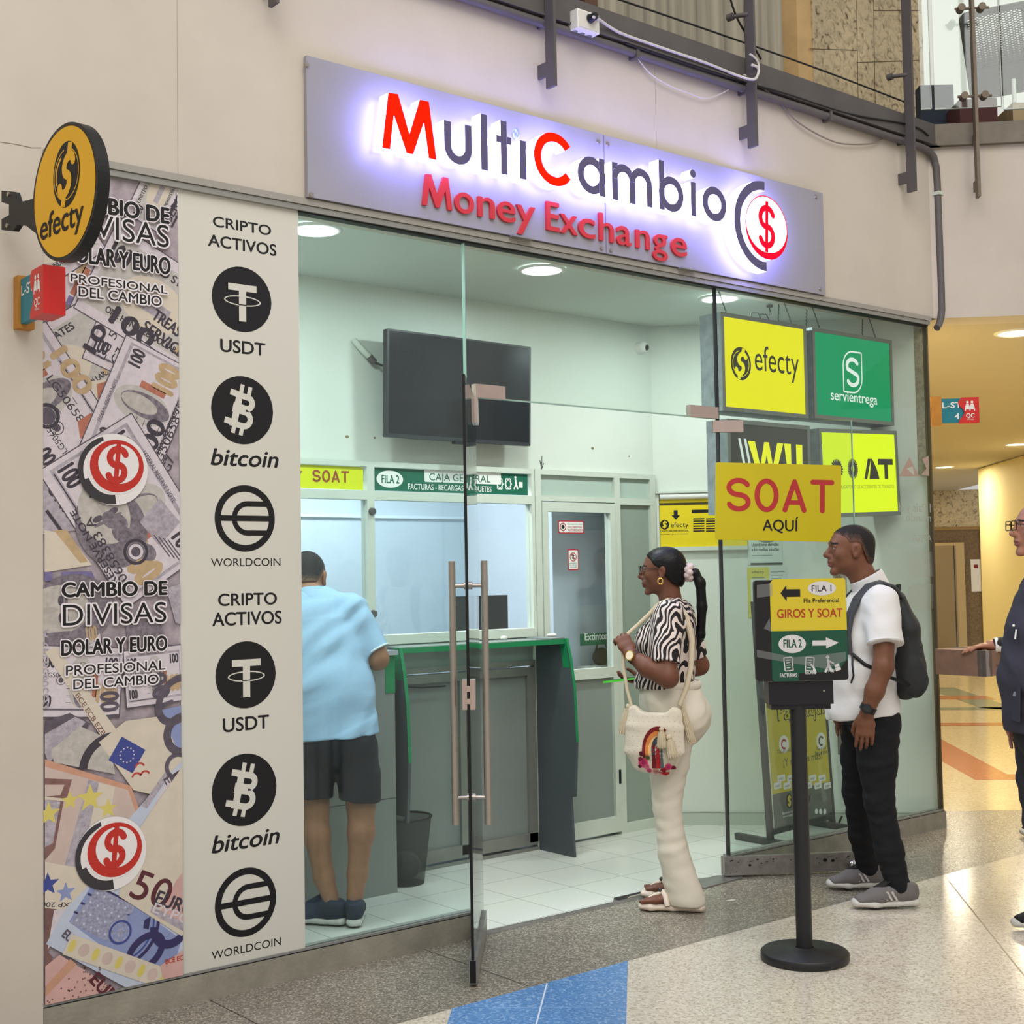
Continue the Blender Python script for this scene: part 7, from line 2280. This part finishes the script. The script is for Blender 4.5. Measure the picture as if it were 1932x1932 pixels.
def bring(mb, x, y, ro, ri, h, m, a0, a1, n=18, ky=1.0):
    vs = []
    for i in range(n + 1):
        q = math.radians(a0 + (a1 - a0) * i / n)
        for r_ in (ro, (ro + ri) / 2, ri): vs.append(BF.p(x + r_ * math.cos(q), y + ky * r_ * math.sin(q), h))
    mb.add(vs, [(3 * i + j, 3 * i + 3 + j, 3 * i + 4 + j, 3 * i + 1 + j) for i in range(n) for j in (0, 1)], m)


mb = MB()
Pm = lambda k, c: mat('bagprint_' + k, c, .85)
bring(mb, .025, -.02, .074, .060, 0, Pm('maroon', (116, 22, 28)), 60, 200, 18, 1.45); bring(mb, .025, -.02, .060, .046, .0004, Pm('amber', (212, 128, 62)), 50, 205, 18, 1.45); bring(mb, .025, -.02, .046, .034, .0008, Pm('peach', (230, 180, 120)), 60, 200, 18, 1.4)
bring(mb, .028, -.015, .034, .018, .0012, Pm('slate', (52, 66, 72)), 70, 210, 14, 1.7)
for i, (x0, x1, c) in enumerate(((-.006, .014, (110, 24, 34)), (.012, .034, (168, 34, 36)), (.032, .046, (80, 100, 104)))):
    for j in range(6): mb.add([BF.p(x0, -.10 + .018 * j, .0016 + i * 2e-4), BF.p(x1, -.10 + .018 * j, .0016 + i * 2e-4), BF.p(x1 - .0015 * j, -.082 + .018 * j, .0016 + i * 2e-4), BF.p(x0 + .002 * j, -.082 + .018 * j, .0016 + i * 2e-4)], [(0, 1, 2, 3)], Pm('robe%d' % i, c))
rr = random.Random(4)
for x, y, r_, c in ((-.045, -.075, .023, (222, 62, 116)), (-.030, -.092, .015, (236, 120, 150)), (-.058, -.060, .012, (150, 30, 60)), (-.052, -.035, .012, (110, 30, 40)), (-.026, -.052, .012, (120, 110, 60)), (-.02, -.112, .013, (230, 100, 140)), (.046, -.115, .021, (186, 30, 44)), (.066, -.095, .015, (226, 70, 120)), (.088, -.100, .011, (140, 20, 50)), (.010, -.118, .016, (232, 160, 150)), (.028, -.122, .014, (236, 190, 180)), (-.062, -.092, .009, (90, 24, 34))):
    for q in range(3): mb.disc(BF, x + rr.uniform(-.002, .002), y + rr.uniform(-.002, .002), r_ * (1 - .28 * q), .002 + .0006 * q + rr.random() * .0003, Pm('f%d%d%d' % tuple(int(t_ * (1 - .14 * q)) for t_ in c), tuple(int(t_ * (1 - .14 * q)) for t_ in c)), n=9)
mb.build('print', bag, True)
mb = MB()
for i in range(11):
    for j in range(13):
        a, b = -.115 + .023 * i + .006 * (j % 2), .13 - .022 * j
        if abs(a - .02) < .07 and -.13 < b < .1: continue
        if (a / .13) ** 2 + (min(0, b) / .14) ** 2 < 1: mb.disc(BF, a, b, .0022, .0008, mat('bag_dots', (186, 178, 162), .9), n=5)
mb.build('woven_dots', bag, True)
M_cord = mat('bag_cord', (206, 192, 164), .9, bump=.3, bscale=200)
mb = MB(); mb.tube([(.165, yb, .93), (.186, .205, 1.0), (.203, .19, 1.10), (.212, .155, 1.19), (.216, .125, 1.235), (.165, .105, 1.28), (.105, .085, 1.335), (.055, .078, 1.385), (.01, .082, 1.405), (-.035, .09, 1.385), (-.078, .105, 1.33), (-.104, .13, 1.22), (-.100, .165, 1.10), (-.085, .195, 1.02), (-.052, yb, .935)], [.008, .008, .008, .008, .008, .009, .010, .012, .013, .013, .014, .014, .013, .012, .010], M_cord, 8, flat=((0, 1, 0), .7)); mb.build('strap', bag, True)


def tassel(p, L_, r_, ax=(0, 0, -1)):
    mb = MB(); p = V3(*p); a = _n(ax); mb.ball(p - a * -.0, r_ * .62, M_cord, 10)
    mb.lathe(p + a * r_ * .4, [(r_ * .4, 0), (r_ * .75, L_ * .15), (r_, L_ * .7), (r_ * 1.05, L_), (0, L_ * 1.02)], M_cord, 16, a)
    for i in range(12):
        q = 6.28 * i / 12; t1 = _n(np.cross(a, (1, .2, .1))); t2 = np.cross(a, t1); o = t1 * math.cos(q) + t2 * math.sin(q)
        mb.tube([p + a * r_ * .6 + o * r_ * .62, p + a * L_ * .6 + o * r_ * .98, p + a * L_ * 1.06 + o * r_ * 1.06], .0028, M_cord, 5)
    mb.build('tassel', bag, True)


tassel((.022, yb + .058, .835), .075, .019); tassel((-.010, yb + .056, .800), .085, .022, (-.18, 0, -1)); tassel((.182, yb - .005, .93), .12, .020, (.22, 0, -1)); tassel((-.062, yb - .02, .93), .16, .016, (-.25, 0, -1))
ph_ = held('smartphone', 'phone in a bright green case held out in front of the woman', 'phone', wm)
X = lambda a, b, c: V3(.265, -.105, 1.025) + _n(V3(.95, -.1, -.12)) * a + _n(V3(.1, .99, .05)) * b + _n(V3(.12, -.05, .99)) * c
mb = MB(); mb.box((-.085, -.04, -.006), (.085, .04, .003), mat('phone_case_green', (86, 220, 60), .4), X); mb.build('case', ph_, True)
mb = MB(); mb.box((-.080, -.036, .003), (.080, .036, .0055), mat('phone_screen', (60, 68, 72), .12), X); mb.build('screen', ph_, True)

# ---- man in the white shirt with the backpack
SK2 = skin('skin_tan', (120, 78, 57)); SK2l = skin('lip_tan', (120, 66, 58)); HR2 = mat('hair_short_black', (26, 21, 20), .7, bump=.6, bscale=260)
mn = person('man in a white shirt and black jeans standing behind the queue sign', (3.578, -.739, 0), (-.745, .667))
H = HeadFrame((.078, 0, 1.624), 1.03, 4, 0)
S1 = SDF(.0034); head(S1, H, 1.15, 1.06, 1.15, 1.05, 1.15); eyelids(S1, H)
S1.ecap(H(-.025, 0, -.055), (.0, 0, 1.43), (.058, .062), (.068, .066), (0, 1, 0), .03)
S2 = SDF(.0036)
for y in (1, -1):
    S2.limb([(-.018, .218 * y, 1.27), (.0, .255 * y, 1.09), (.042, .255 * y, .985), (.078, .245 * y, .885)], [.050, .044, .042, .029], .02)
    hand(S2, (.079, .245 * y, .882), (.10, -.02 * y, -1), (-.15, -.95 * y, 0), (.95, -.15 * y, .1), 1.06, (.22, .28, .22), .02, (.35, .5))
S0 = core((.0, 0, 1.46), (-.01, 0, 1.36), (.0, 0, .88))
for y in (1, -1): S0.limb([(-.01, .10 * y, 1.36), (-.02, .180 * y, 1.34), (-.018, .215 * y, 1.28)], [.045, .045, .045])
for a, b in ((.012, .142), (.055, -.142)): S0.limb([(0, b * .6, .84), (a, b, .47), (a - .06, b * 1.2, .12)], [.06, .042, .032])
smesh('body', mn, [S0, S1, S2], [SK2, SK2l, HR2], face_pick(H))
eyes(H, mn)
hx_, hz_ = [-.13, -.10, -.07, -.045, -.025, .010, .022, .035, .06, .1], [-.085, -.08, -.072, -.02, .030, .034, .030, .052, .072, .086]


def fade(H, xs_, zs_, wd_):
    def f(C):
        q = H.inv(C); z = q[:, 2] - np.interp(q[:, 0], xs_, zs_) + .006 * np.sin(q[:, 0] * 400) * np.sin(q[:, 1] * 300 + q[:, 2] * 350); w2 = np.interp(q[:, 0], [-.1, -.06, .03, .05], [wd_ * .9, wd_, wd_, wd_ * .25])
        return (z < w2).astype(int) + (z < w2 * .48).astype(int)
    return f


smesh('hair', mn, [hair_cap(H, .0032, .0022, hx_, hz_)], [HR2, mat('hair_fade_tan', (62, 44, 36), .7, bump=.4, bscale=260), mat('hair_fade_light', (92, 62, 48), .6, bump=.3, bscale=260)], fade(H, hx_, hz_, .040))
M_wsh = mat('white_shirt', (226, 224, 222), .8, bump=.06, bscale=150)
T = SDF(.0044)
T.chain([(-.02, 0, 1.425), (-.005, 0, 1.34), (.02, 0, 1.22), (.048, 0, 1.04), (.045, 0, .87)], [(.130, .070), (.185, .112), (.190, .138), (.185, .152), (.196, .172)], (0, 1, 0), .04)
for y in (1, -1): sleeve(T, (-.02, .165 * y, 1.385), (-.015, .247 * y, 1.192), (.082, .074), (.080, .068))
T.cut((0, 0, .855), (-.12, 0, -1)); T.cut((0, 0, .868), (.14, 0, -1)) if False else None
sh = smesh('shirt', mn, [(T, folds(.0036, [(20, 14, 70), (-44, 26, 50), (36, 50, 34)], 4, .5))], [M_wsh])
C = SDF(.0034); C.ecap((-.014, 0, 1.435), (.018, 0, 1.515), (.092, .088), (.083, .080), (0, 1, 0), .01); C.ecap((-.03, 0, 1.395), (.034, 0, 1.555), (.083, .080), (.073, .070), (0, 1, 0), .004, True)
C.cut((.0, 0, 1.508), (.50, 0, 1)); C.cut((0, 0, 1.41), (0, 0, -1))
smesh('collar', sh, [C], [M_wsh])
for y in (1, -1):
    mb = MB(); cuff(mb, (-.02, .165 * y, 1.385), (-.015, .247 * y, 1.192), (.078, .066), M_wsh, .0055); mb.build('cuff', sh, True)
TR = SDF(.0046)
TR.chain([(.02, 0, .93), (.0, 0, .84)], [(.150, .115), (.160, .118)], (0, 1, 0), .04)
for pts in ([(.0, .085, .83), (.010, .12, .64), (.012, .142, .47), (-.022, .165, .25), (-.055, .178, .085)], [(.015, -.085, .83), (.04, -.12, .64), (.055, -.142, .475), (.03, -.165, .26), (.002, -.178, .10)]):
    TR.chain(pts, [(.090, .112), (.078, .088), (.060, .066), (.056, .062), (.050, .054)], (0, 1, 0), .025)
TR.cut((0, 0, .062), (0, 0, -1))
smesh('trousers', mn, [(TR, folds(.0032, [(26, 18, 100), (-36, 22, 80), (30, 50, 130)], 6, .35))], [mat('black_jeans', (14, 15, 20), .85, bump=.08, bscale=200)])
MU, MS, ML, MSt = mat('sneaker_grey', (112, 108, 108), .8, bump=.15, bscale=220), mat('sneaker_white_sole', (206, 204, 198), .6), mat('sneaker_black', (18, 18, 19), .7), mat('sneaker_stripe', (190, 186, 178), .6)
sneaker(mn, (-.140, .178, .003), (.158, .190, .003), MU, MS, ML, MSt)
sneaker(mn, (-.095, -.178, .003), (.200, -.186, .003), MU, MS, ML, MSt)
mb = MB(); wc = V3(.072, .247, .905); wd_ = _n(V3(.05, -.02, -.10)); mb.cyl(wc - wd_ * .013, wc + wd_ * .013, .0375, M_black, n=24); wt = mb.build('watch', mn, True)
mb = MB(); mb.cyl(wc + V3(.012, .030, 0), wc + V3(.016, .046, .002), .022, M_black, n=22); mb.cyl(wc + V3(.016, .046, .002), wc + V3(.0163, .047, .002), .018, mat('watch_glass', (40, 44, 50), .1), n=22); mb.build('watch_face', wt, True)
bp_ = held('backpack', 'dark grey backpack on the back of the man in the white shirt', 'backpack', mn)
M_bp = mat('backpack_fabric', (44, 46, 48), .75, bump=.12, bscale=180); M_bp2 = mat('backpack_strap', (62, 64, 68), .7, bump=.1, bscale=160)
Bk = SDF(.0048); Bk.chain([(-.120, 0, 1.385), (-.150, 0, 1.25), (-.155, 0, 1.08), (-.150, 0, .985)], [(.110, .050), (.150, .068), (.158, .076), (.150, .066)], (0, 1, 0), .04); Bk.chain([(-.190, 0, 1.16), (-.200, 0, 1.00)], [(.115, .046), (.125, .050)], (0, 1, 0), .02); Bk.ell((-.165, .150, 1.03), (.06, .03, .09), .02); Bk.ell((-.165, -.150, 1.03), (.06, .03, .09), .02)
smesh('sack', bp_, [(Bk, folds(.003, [(12, 22, 30), (-18, 14, 40)], 9))], [M_bp])
def ribbon(mb, pts, outs, w_, th, m, n=12):
    vs = []; k = len(pts); P = [np.asarray(p, float) for p in pts]
    for i in range(k):
        d = _n(P[min(i + 1, k - 1)] - P[max(i - 1, 0)]); o = _n(np.asarray(outs[i], float) - d * np.dot(outs[i], d)); sd = np.cross(d, o); ww = w_[i] if hasattr(w_, '__len__') else w_
        for j in range(n):
            q = 2 * math.pi * j / n; c, q2 = math.cos(q), math.sin(q)
            vs.append(P[i] + sd * ww * math.copysign(abs(c) ** .55, c) + o * th * math.copysign(abs(q2) ** .7, q2))
    mb.add(vs, [(i * n + j, i * n + (j + 1) % n, (i + 1) * n + (j + 1) % n, (i + 1) * n + j) for i in range(k - 1) for j in range(n)] , m, True)
    mb.add(vs[:n], [tuple(range(n))[::-1]], m); mb.add(vs[-n:], [tuple(range(n))], m)


for y in (1, -1):
    mb = MB()
    P_ = [(-.130, .095 * y, 1.40), (-.090, .105 * y, 1.452), (-.035, .112 * y, 1.472), (.025, .116 * y, 1.455), (.080, .122 * y, 1.400), (.118, .128 * y, 1.32), (.134, .138 * y, 1.23), (.128, .160 * y, 1.145)]
    ribbon(mb, P_, [(-.8, 0, .6), (-.5, .05 * y, .86), (0, .15 * y, 1), (.4, .2 * y, .85), (.75, .25 * y, .6), (.9, .3 * y, .25), (.95, .35 * y, 0), (.9, .5 * y, -.1)], [.030, .034, .035, .035, .034, .032, .028, .014], .009, M_bp2)
    mb.build('shoulder_strap', bp_, True)

mb = MB()
for y in (1, -1):
    mb.tube([(.118, .160 * y, 1.145), (.07, .192 * y, 1.10), (-.04, .20 * y, 1.04), (-.14, .165 * y, 1.0)], .009, M_black, 8); mb.tube([(.118, .164 * y, 1.145), (.125, .19 * y, 1.10), (.122, .195 * y, 1.05), (.135, .197 * y, 1.015)], .005, M_black, 6)
mb.tube([(-.13, -.03, 1.40), (-.14, -.02, 1.455), (-.14, .02, 1.455), (-.13, .03, 1.40)], .008, M_black, 8)
mb.build('webbing', bp_, True)
mb = MB(); mb.tube([(-.212 + .05 * abs(math.cos(q)) , .118 * math.cos(q), 1.09 + .11 * math.sin(q)) for q in np.linspace(.1, 3.04, 24)], .004, M_black, 6); mb.tube([(-.178 + .06 * abs(math.cos(q)) ** 2, .135 * math.cos(q), 1.22 + .15 * math.sin(q)) for q in np.linspace(.1, 3.04, 24)], .004, M_black, 6); mb.build('zipper', bp_, True)

# ---- man in the blue polo leaning on the counter, seen from behind
SK3 = skin('skin_warm', (158, 112, 84)); SK3b = skin('lip_warm', (140, 84, 74)); HR3 = mat('hair_dark', (24, 23, 25), .6, bump=.5, bscale=240)
pm = person('man in a light blue polo shirt and navy shorts leaning on the counter', (1.450, .592, .003), (.56, .83))
H = HeadFrame((.270, .125, 1.535), 1.03, -6, 20)
S1 = SDF(.0036); head(S1, H, 1.1, 1.1); eyelids(S1, H)
S1.ecap(H(-.03, 0, -.05), (.165, .09, 1.40), (.060, .064), (.070, .070), (0, 1, 0), .03)
S2 = SDF(.0038)
S2.limb([(.130, -.160, 1.25), (.118, -.198, 1.160), (.235, -.190, 1.205), (.335, -.11, 1.222)], [.054, .050, .046, .032], .02)
hand(S2, (.335, -.11, 1.216), (.75, .65, -.05), (0, .05, -1), (-.6, .75, .0), 1.05, (.15, .2, .15), .03, (.1, .1))
S2.limb([(.178, .32, 1.26), (.20, .370, 1.165), (.31, .32, 1.215), (.39, .22, 1.222)], [.054, .050, .046, .032], .02)
hand(S2, (.39, .22, 1.216), (.75, -.65, -.05), (0, -.05, -1), (-.6, -.75, .0), 1.05, (.15, .2, .15), .03, (.1, .1))
S3 = SDF(.0044)
S3.limb([(.02, -.115, .66), (.012, -.118, .52), (-.012, -.118, .40), (-.01, -.100, .22), (-.02, -.085, .10)], [.074, .062, .058, .043, .036], .025)
S3.limb([(.03, .095, .66), (.025, .088, .51), (.0, .078, .39), (-.005, .048, .21), (-.01, .015, .10)], [.074, .062, .058, .043, .036], .025)
for hp, tp in (((-.05, -.085, .05), (.12, -.088, .04)), ((-.02, -.005, .05), (.06, .14, .04))): S3.cap(hp, tp, .034, .03, .02)
S0 = core((.165, .09, 1.42), (.14, .08, 1.33), (.01, 0, .85)); S0.limb([(.14, .0, 1.34), (.145, -.11, 1.33), (.13, -.155, 1.26)], [.045, .045, .045]); S0.limb([(.14, .15, 1.34), (.17, .27, 1.33), (.178, .315, 1.27)], [.045, .045, .045]); S0.limb([(.01, -.08, .84), (.02, -.115, .66)], [.06, .06]); S0.limb([(.01, .08, .84), (.03, .095, .66)], [.06, .06])
smesh('body', pm, [S0, S1, S2, S3], [SK3, SK3b, HR3], face_pick(H))
eyes(H, pm)
smesh('hair', pm, [hair_cap(H, .0034, .0034, [-.13, -.10, -.07, -.05, -.030, .012, .022, .035, .06, .1], [-.055, -.055, -.045, -.01, .032, .034, .02, .055, .07, .085])], [HR3, mat('hair_fade_warm', (70, 54, 47), .7, bump=.4, bscale=260), mat('hair_fade_warm_light', (112, 82, 66), .6, bump=.3, bscale=260)], fade(H, [-.13, -.10, -.07, -.05, -.030, .012, .022, .035, .06, .1], [-.055, -.055, -.045, -.01, .032, .034, .02, .055, .07, .085], .034))
M_polo = mat('light_blue_polo', (160, 192, 222), .85, bump=.1, bscale=260)
T = SDF(.0046)
T.chain([(.165, .088, 1.425), (.150, .080, 1.33), (.115, .058, 1.20), (.060, .025, 1.02), (.025, .0, .78)], [(.125, .075), (.190, .118), (.200, .138), (.200, .156), (.212, .172)], (0, 1, 0), .05)
sleeve(T, (.155, -.08, 1.385), (.128, -.190, 1.19), (.088, .078), (.076, .068)); sleeve(T, (.165, .24, 1.385), (.185, .352, 1.20), (.088, .078), (.076, .068))
T.cut((.03, 0, .822), (-.02, -.05, -1))
sh = smesh('polo_shirt', pm, [(T, folds(.0060, [(12, 26, 44), (-18, 42, 30), (24, 30, 38)], 7, .7))], [M_polo])
C = SDF(.0036); C.ecap((.160, .090, 1.415), (.200, .102, 1.475), (.080, .078), (.074, .072), (0, 1, 0), .01); C.ecap((.150, .088, 1.40), (.220, .104, 1.51), (.066, .064), (.066, .064), (0, 1, 0), .004, True); C.cut((.185, .1, 1.472), (.5, 0, 1)); C.cut((.155, 0, 1.405), (-.4, 0, -1))
smesh('collar', sh, [C], [M_polo])
mb = MB(); cuff(mb, (.155, -.08, 1.385), (.128, -.190, 1.19), (.074, .066), mat('polo_cuff_white', (214, 224, 226), .8), .005); mb.build('cuff', sh, True)
TR = SDF(.0046)
TR.chain([(.025, 0, .90), (.005, 0, .80)], [(.170, .132), (.178, .142)], (0, 1, 0), .04)
TR.chain([(.01, -.095, .78), (.012, -.108, .66), (.008, -.112, .555)], [(.100, .122), (.096, .106), (.094, .100)], (0, 1, 0), .02); TR.chain([(.015, .095, .78), (.022, .098, .66), (.020, .095, .545)], [(.100, .122), (.096, .106), (.092, .098)], (0, 1, 0), .02)
TR.cut((0, 0, .552), (0, .1, -1))
smesh('shorts', pm, [(TR, folds(.003, [(26, 40, 18), (-22, 50, 30)], 3, .4))], [mat('navy_shorts', (22, 23, 36), .9)])
MU3, ML3 = mat('sneaker_navy', (44, 50, 64), .8, bump=.2, bscale=200), mat('sneaker_navy_dark', (26, 30, 42), .8)
sneaker(pm, (-.095, -.085, .0), (.195, -.090, .0), MU3, MS, ML3)
sneaker(pm, (-.045, -.045, .0), (.085, .215, .0), MU3, MS, ML3)

# ---- older man cut by the right picture edge
SK4 = skin('skin_ruddy', (172, 120, 98)); SK4l = skin('lip_ruddy', (140, 86, 80)); HR4 = mat('brow_dark', (44, 34, 32), .8)
g = on_z(1990, 1768)
om = person('bald older man with glasses in a dark slate shirt at the right picture edge', (g[0], g[1], 0), (-.777, .629))
H = HeadFrame((.0, 0, 1.688), 1.0, 0, -2)
S1 = SDF(.0036); head(S1, H, 1.15, 1.0, .8, 1.1, 1.1); eyelids(S1, H)
S1.ecap(H(-.025, 0, -.055), (-.04, 0, 1.48), (.056, .060), (.066, .064), (0, 1, 0), .03)
S2 = SDF(.0044)
for y in (1, -1):
    S2.limb([(-.05, .19 * y, 1.41), (-.07, .245 * y, 1.12), (.02, .245 * y, .90)], [.050, .045, .029], .02); hand(S2, (.022, .245 * y, .895), (.1, 0, -1), (0, -y, 0), (.95, 0, .1), 1.02, (.25, .3, .25))
S0 = core((-.035, 0, 1.5), (-.04, 0, 1.40), (.0, 0, .88))
for y in (1, -1): S0.limb([(-.03, .10 * y, 1.40), (-.05, .19 * y, 1.41)], [.045, .045]); S0.limb([(0, .09 * y, .84), (-.01, .12 * y, .46), (-.085, .13 * y, .1)], [.06, .045, .035])
smesh('body', om, [S0, S1, S2], [SK4, SK4l, HR4], face_pick(H)); eyes(H, om)
glasses(H, om, mat('glasses_brown', (40, 26, 22), .35), .028, .019, .124)
M_slsh = mat('slate_shirt', (56, 55, 68), .85, bump=.08, bscale=160)
T = SDF(.005)
T.chain([(-.045, 0, 1.48), (-.03, 0, 1.38), (.0, 0, 1.25), (.025, 0, 1.08), (.015, 0, .86)], [(.130, .075), (.185, .120), (.195, .140), (.192, .150), (.200, .150)], (0, 1, 0), .04)
for y in (1, -1): T.ecap((-.05, .175 * y, 1.43), (-.065, .25 * y, 1.16), (.080, .070), (.072, .062), (1, 0, 0), .04)
T.cut((0, 0, .845), (0, 0, -1))
sh = smesh('shirt', om, [(T, folds(.0045, [(14, 8, 50), (-30, 18, 30)], 11))], [M_slsh])
C = SDF(.004); C.ecap((-.045, 0, 1.475), (-.02, 0, 1.54), (.074, .072), (.070, .068), (0, 1, 0), .01); C.ecap((-.05, 0, 1.44), (-.01, 0, 1.58), (.064, .062), (.063, .061), (0, 1, 0), .004, True); C.cut((-.03, 0, 1.535), (.5, 0, 1)); smesh('collar', sh, [C], [M_slsh])
mb = MB(); X = lambda a, b, c: V3(.162, .075, .99) + V3(0, 1, 0) * a + V3(-.05, 0, 1) * c + V3(1, 0, 0) * b
mb.box((-.06, -.004, -.09), (.06, .0, .05), M_slsh, X); mb.box((-.02, .0, .012), (.02, .003, .03), mat('pocket_label', (150, 150, 160), .6), X); mb.build('pocket', sh, True)
mb = MB(); mb.cyl((.152, .085, 1.235), (.145, .085, 1.275), .004, M_white, n=8); mb.ball((.152, .075, 1.29), .006, M_white, 8); mb.build('pens', sh, True)
TR = SDF(.005); TR.chain([(.0, 0, .92), (-.01, 0, .83)], [(.165, .125), (.170, .130)], (0, 1, 0), .04)
for y in (1, -1): TR.chain([(-.005, .088 * y, .82), (-.005, .11 * y, .62), (-.01, .12 * y, .46), (-.05, .125 * y, .25), (-.085, .13 * y, .07)], [(.090, .108), (.080, .090), (.068, .074), (.062, .068), (.060, .064)], (0, 1, 0), .025)
TR.cut((0, 0, .05), (0, 0, -1))
smesh('trousers', om, [(TR, folds(.004, [(14, 10, 56), (-20, 14, 44)], 12))], [mat('charcoal_trousers', (46, 46, 52), .85)])
sneaker(om, (-.17, .13, .003), (.125, .135, .003), ML, MS, ML); sneaker(om, (-.17, -.13, .003), (.125, -.135, .003), ML, MS, ML)

# ---- carrier with the cardboard box, hidden behind the older man but for hand, cuff and box
ref = on_z(1995, 1585)
cr = person('person mostly hidden behind the older man, one hand resting on a cardboard box', (ref[0], ref[1], 0), (-.777, .629))
rz = cr.rotation_euler[2]
hl = depth_at(1868, 1217, ref + V3(CF[0], CF[1], 0) * -.12)
loc_ = lambda P: np.array([[math.cos(-rz), -math.sin(-rz), 0], [math.sin(-rz), math.cos(-rz), 0], [0, 0, 1]]) @ (np.asarray(P) - V3(ref[0], ref[1], 0))
Wl = loc_(hl)
H = HeadFrame((.0, 0, 1.62), .97, 0, 0)
S1 = SDF(.0044); head(S1, H); eyelids(S1, H); S1.ecap(H(-.025, 0, -.055), (-.03, 0, 1.42), (.054, .058), (.064, .062), (0, 1, 0), .03)
S2 = SDF(.0038); eL = V3(-.02, .25, 1.12)
S2.limb([(-.04, .18, 1.36), eL, Wl], [.048, .044, .028], .02); hand(S2, Wl, (.98, .05, -.12), (.0, .1, -1), (.1, -.95, -.1), .95, (.15, .2, .2), .03, (.2, .2))
S2.limb([(-.04, -.18, 1.36), (-.02, -.25, 1.10), (.22, -.16, .98)], [.048, .044, .028], .02); hand(S2, (.222, -.158, .98), (.9, .3, 0), (0, 0, 1), (.3, -.9, 0), .95, (.3, .3, .3))
S0 = core((-.03, 0, 1.44), (-.03, 0, 1.34), (.0, 0, .88))
for y in (1, -1): S0.limb([(-.03, .10 * y, 1.34), (-.04, .18 * y, 1.36)], [.04, .04]); S0.limb([(0, .085 * y, .84), (0, .10 * y, .46), (-.04, .11 * y, .1)], [.055, .04, .032])
smesh('body', cr, [S0, S1, S2], [SK4, SK4l, HR4], face_pick(H)); eyes(H, cr)
smesh('hair', cr, [hair_cap(H, .0044, .006, [-.13, -.10, -.07, -.03, .0, .02, .035, .06, .1], [-.08, -.075, -.06, -.02, .0, .02, .055, .07, .085])], [HR3])
T = SDF(.005); T.chain([(-.04, 0, 1.42), (-.02, 0, 1.32), (.0, 0, 1.2), (.01, 0, 1.03), (.0, 0, .86)], [(.12, .07), (.175, .11), (.18, .13), (.175, .135), (.185, .14)], (0, 1, 0), .04)
fw = Wl - _n(Wl - eL) * .045
T.ecap((-.04, .165, 1.37), eL, (.066, .060), (.054, .054), (1, 0, 0), .04); T.cap(eL, fw, .052, .038, .03); T.ecap((-.04, -.165, 1.37), (-.02, -.25, 1.10), (.066, .060), (.054, .054), (1, 0, 0), .04); T.cap((-.02, -.25, 1.10), (.17, -.175, 1.0), .052, .038, .03)
sh = smesh('jacket', cr, [(T, folds(.004, [(14, 8, 50)], 13))], [mat('black_jacket', (30, 30, 34), .8)])
mb = MB(); mb.cyl(fw - _n(Wl - eL) * .03, fw + _n(Wl - eL) * .022, .0395, M_white, n=20); mb.build('cuff', sh, True)
TR = SDF(.005); TR.chain([(.0, 0, .92), (-.01, 0, .83)], [(.16, .12), (.165, .125)], (0, 1, 0), .04)
for y in (1, -1): TR.chain([(-.005, .085 * y, .82), (.0, .10 * y, .46), (-.04, .11 * y, .06)], [(.088, .1), (.066, .07), (.058, .06)], (0, 1, 0), .025)
TR.cut((0, 0, .05), (0, 0, -1)); smesh('trousers', cr, [TR], [MATS['charcoal_trousers']])
sneaker(cr, (-.12, .115, .003), (.16, .12, .003), ML, MS, ML); sneaker(cr, (-.12, -.115, .003), (.16, -.12, .003), ML, MS, ML)
p0 = depth_at(1861, 1277, ref - V3(CF[0], CF[1], 0) * .22); p1 = depth_at(1861, 1228, ref - V3(CF[0], CF[1], 0) * .22); pL = depth_at(1766, 1285, ref + V3(CF[0], CF[1], 0) * .02)
hB_ = p1[2] - p0[2]; ea = V3(pL[0] - p0[0], pL[1] - p0[1], 0); La = np.linalg.norm(ea); ea = _n(ea); eb = V3(-ea[1], ea[0], 0); eb = eb if np.dot(eb, CR) > 0 else -eb
bxo = thing('cardboard_box', 'brown taped cardboard box carried past the corridor entrance', 'box', tuple(p0))
M_card = mat('cardboard', (136, 104, 88), .8, var=.12, vscale=14)
X = lambda a, b, c: p0 + ea * a + eb * b + V3(0, 0, c)
mb = MB(); mb.box((0, 0, 0), (La, .36, hB_), M_card, X); mb.build('carton', bxo)
mb = MB(); G2 = glass('box_tape', (.92, .88, .84), .2, .12)
mb.box((-.001, -.0015, -.001), (.05, 0, hB_ + .001), G2, X); mb.box((-.0015, 0, -.001), (0, .06, hB_ + .001), G2, X); mb.box((0, .15, hB_), (La, .21, hB_ + .0012), G2, X); mb.build('packing_tape', bxo)
mb = MB(); q = PL(X(-.0015, .10, hB_ * .35), eb, (0, 0, 1), -ea); mb.text(q, 'FRAGIL', 0, 0, .09, 0, mat('box_print', (92, 66, 56), .8), cap=.03, bold=.02) if False else mb.rect(q, 0, 0, .07, .012, 0, mat('box_print', (104, 78, 66), .8)); mb.build('print', bxo)
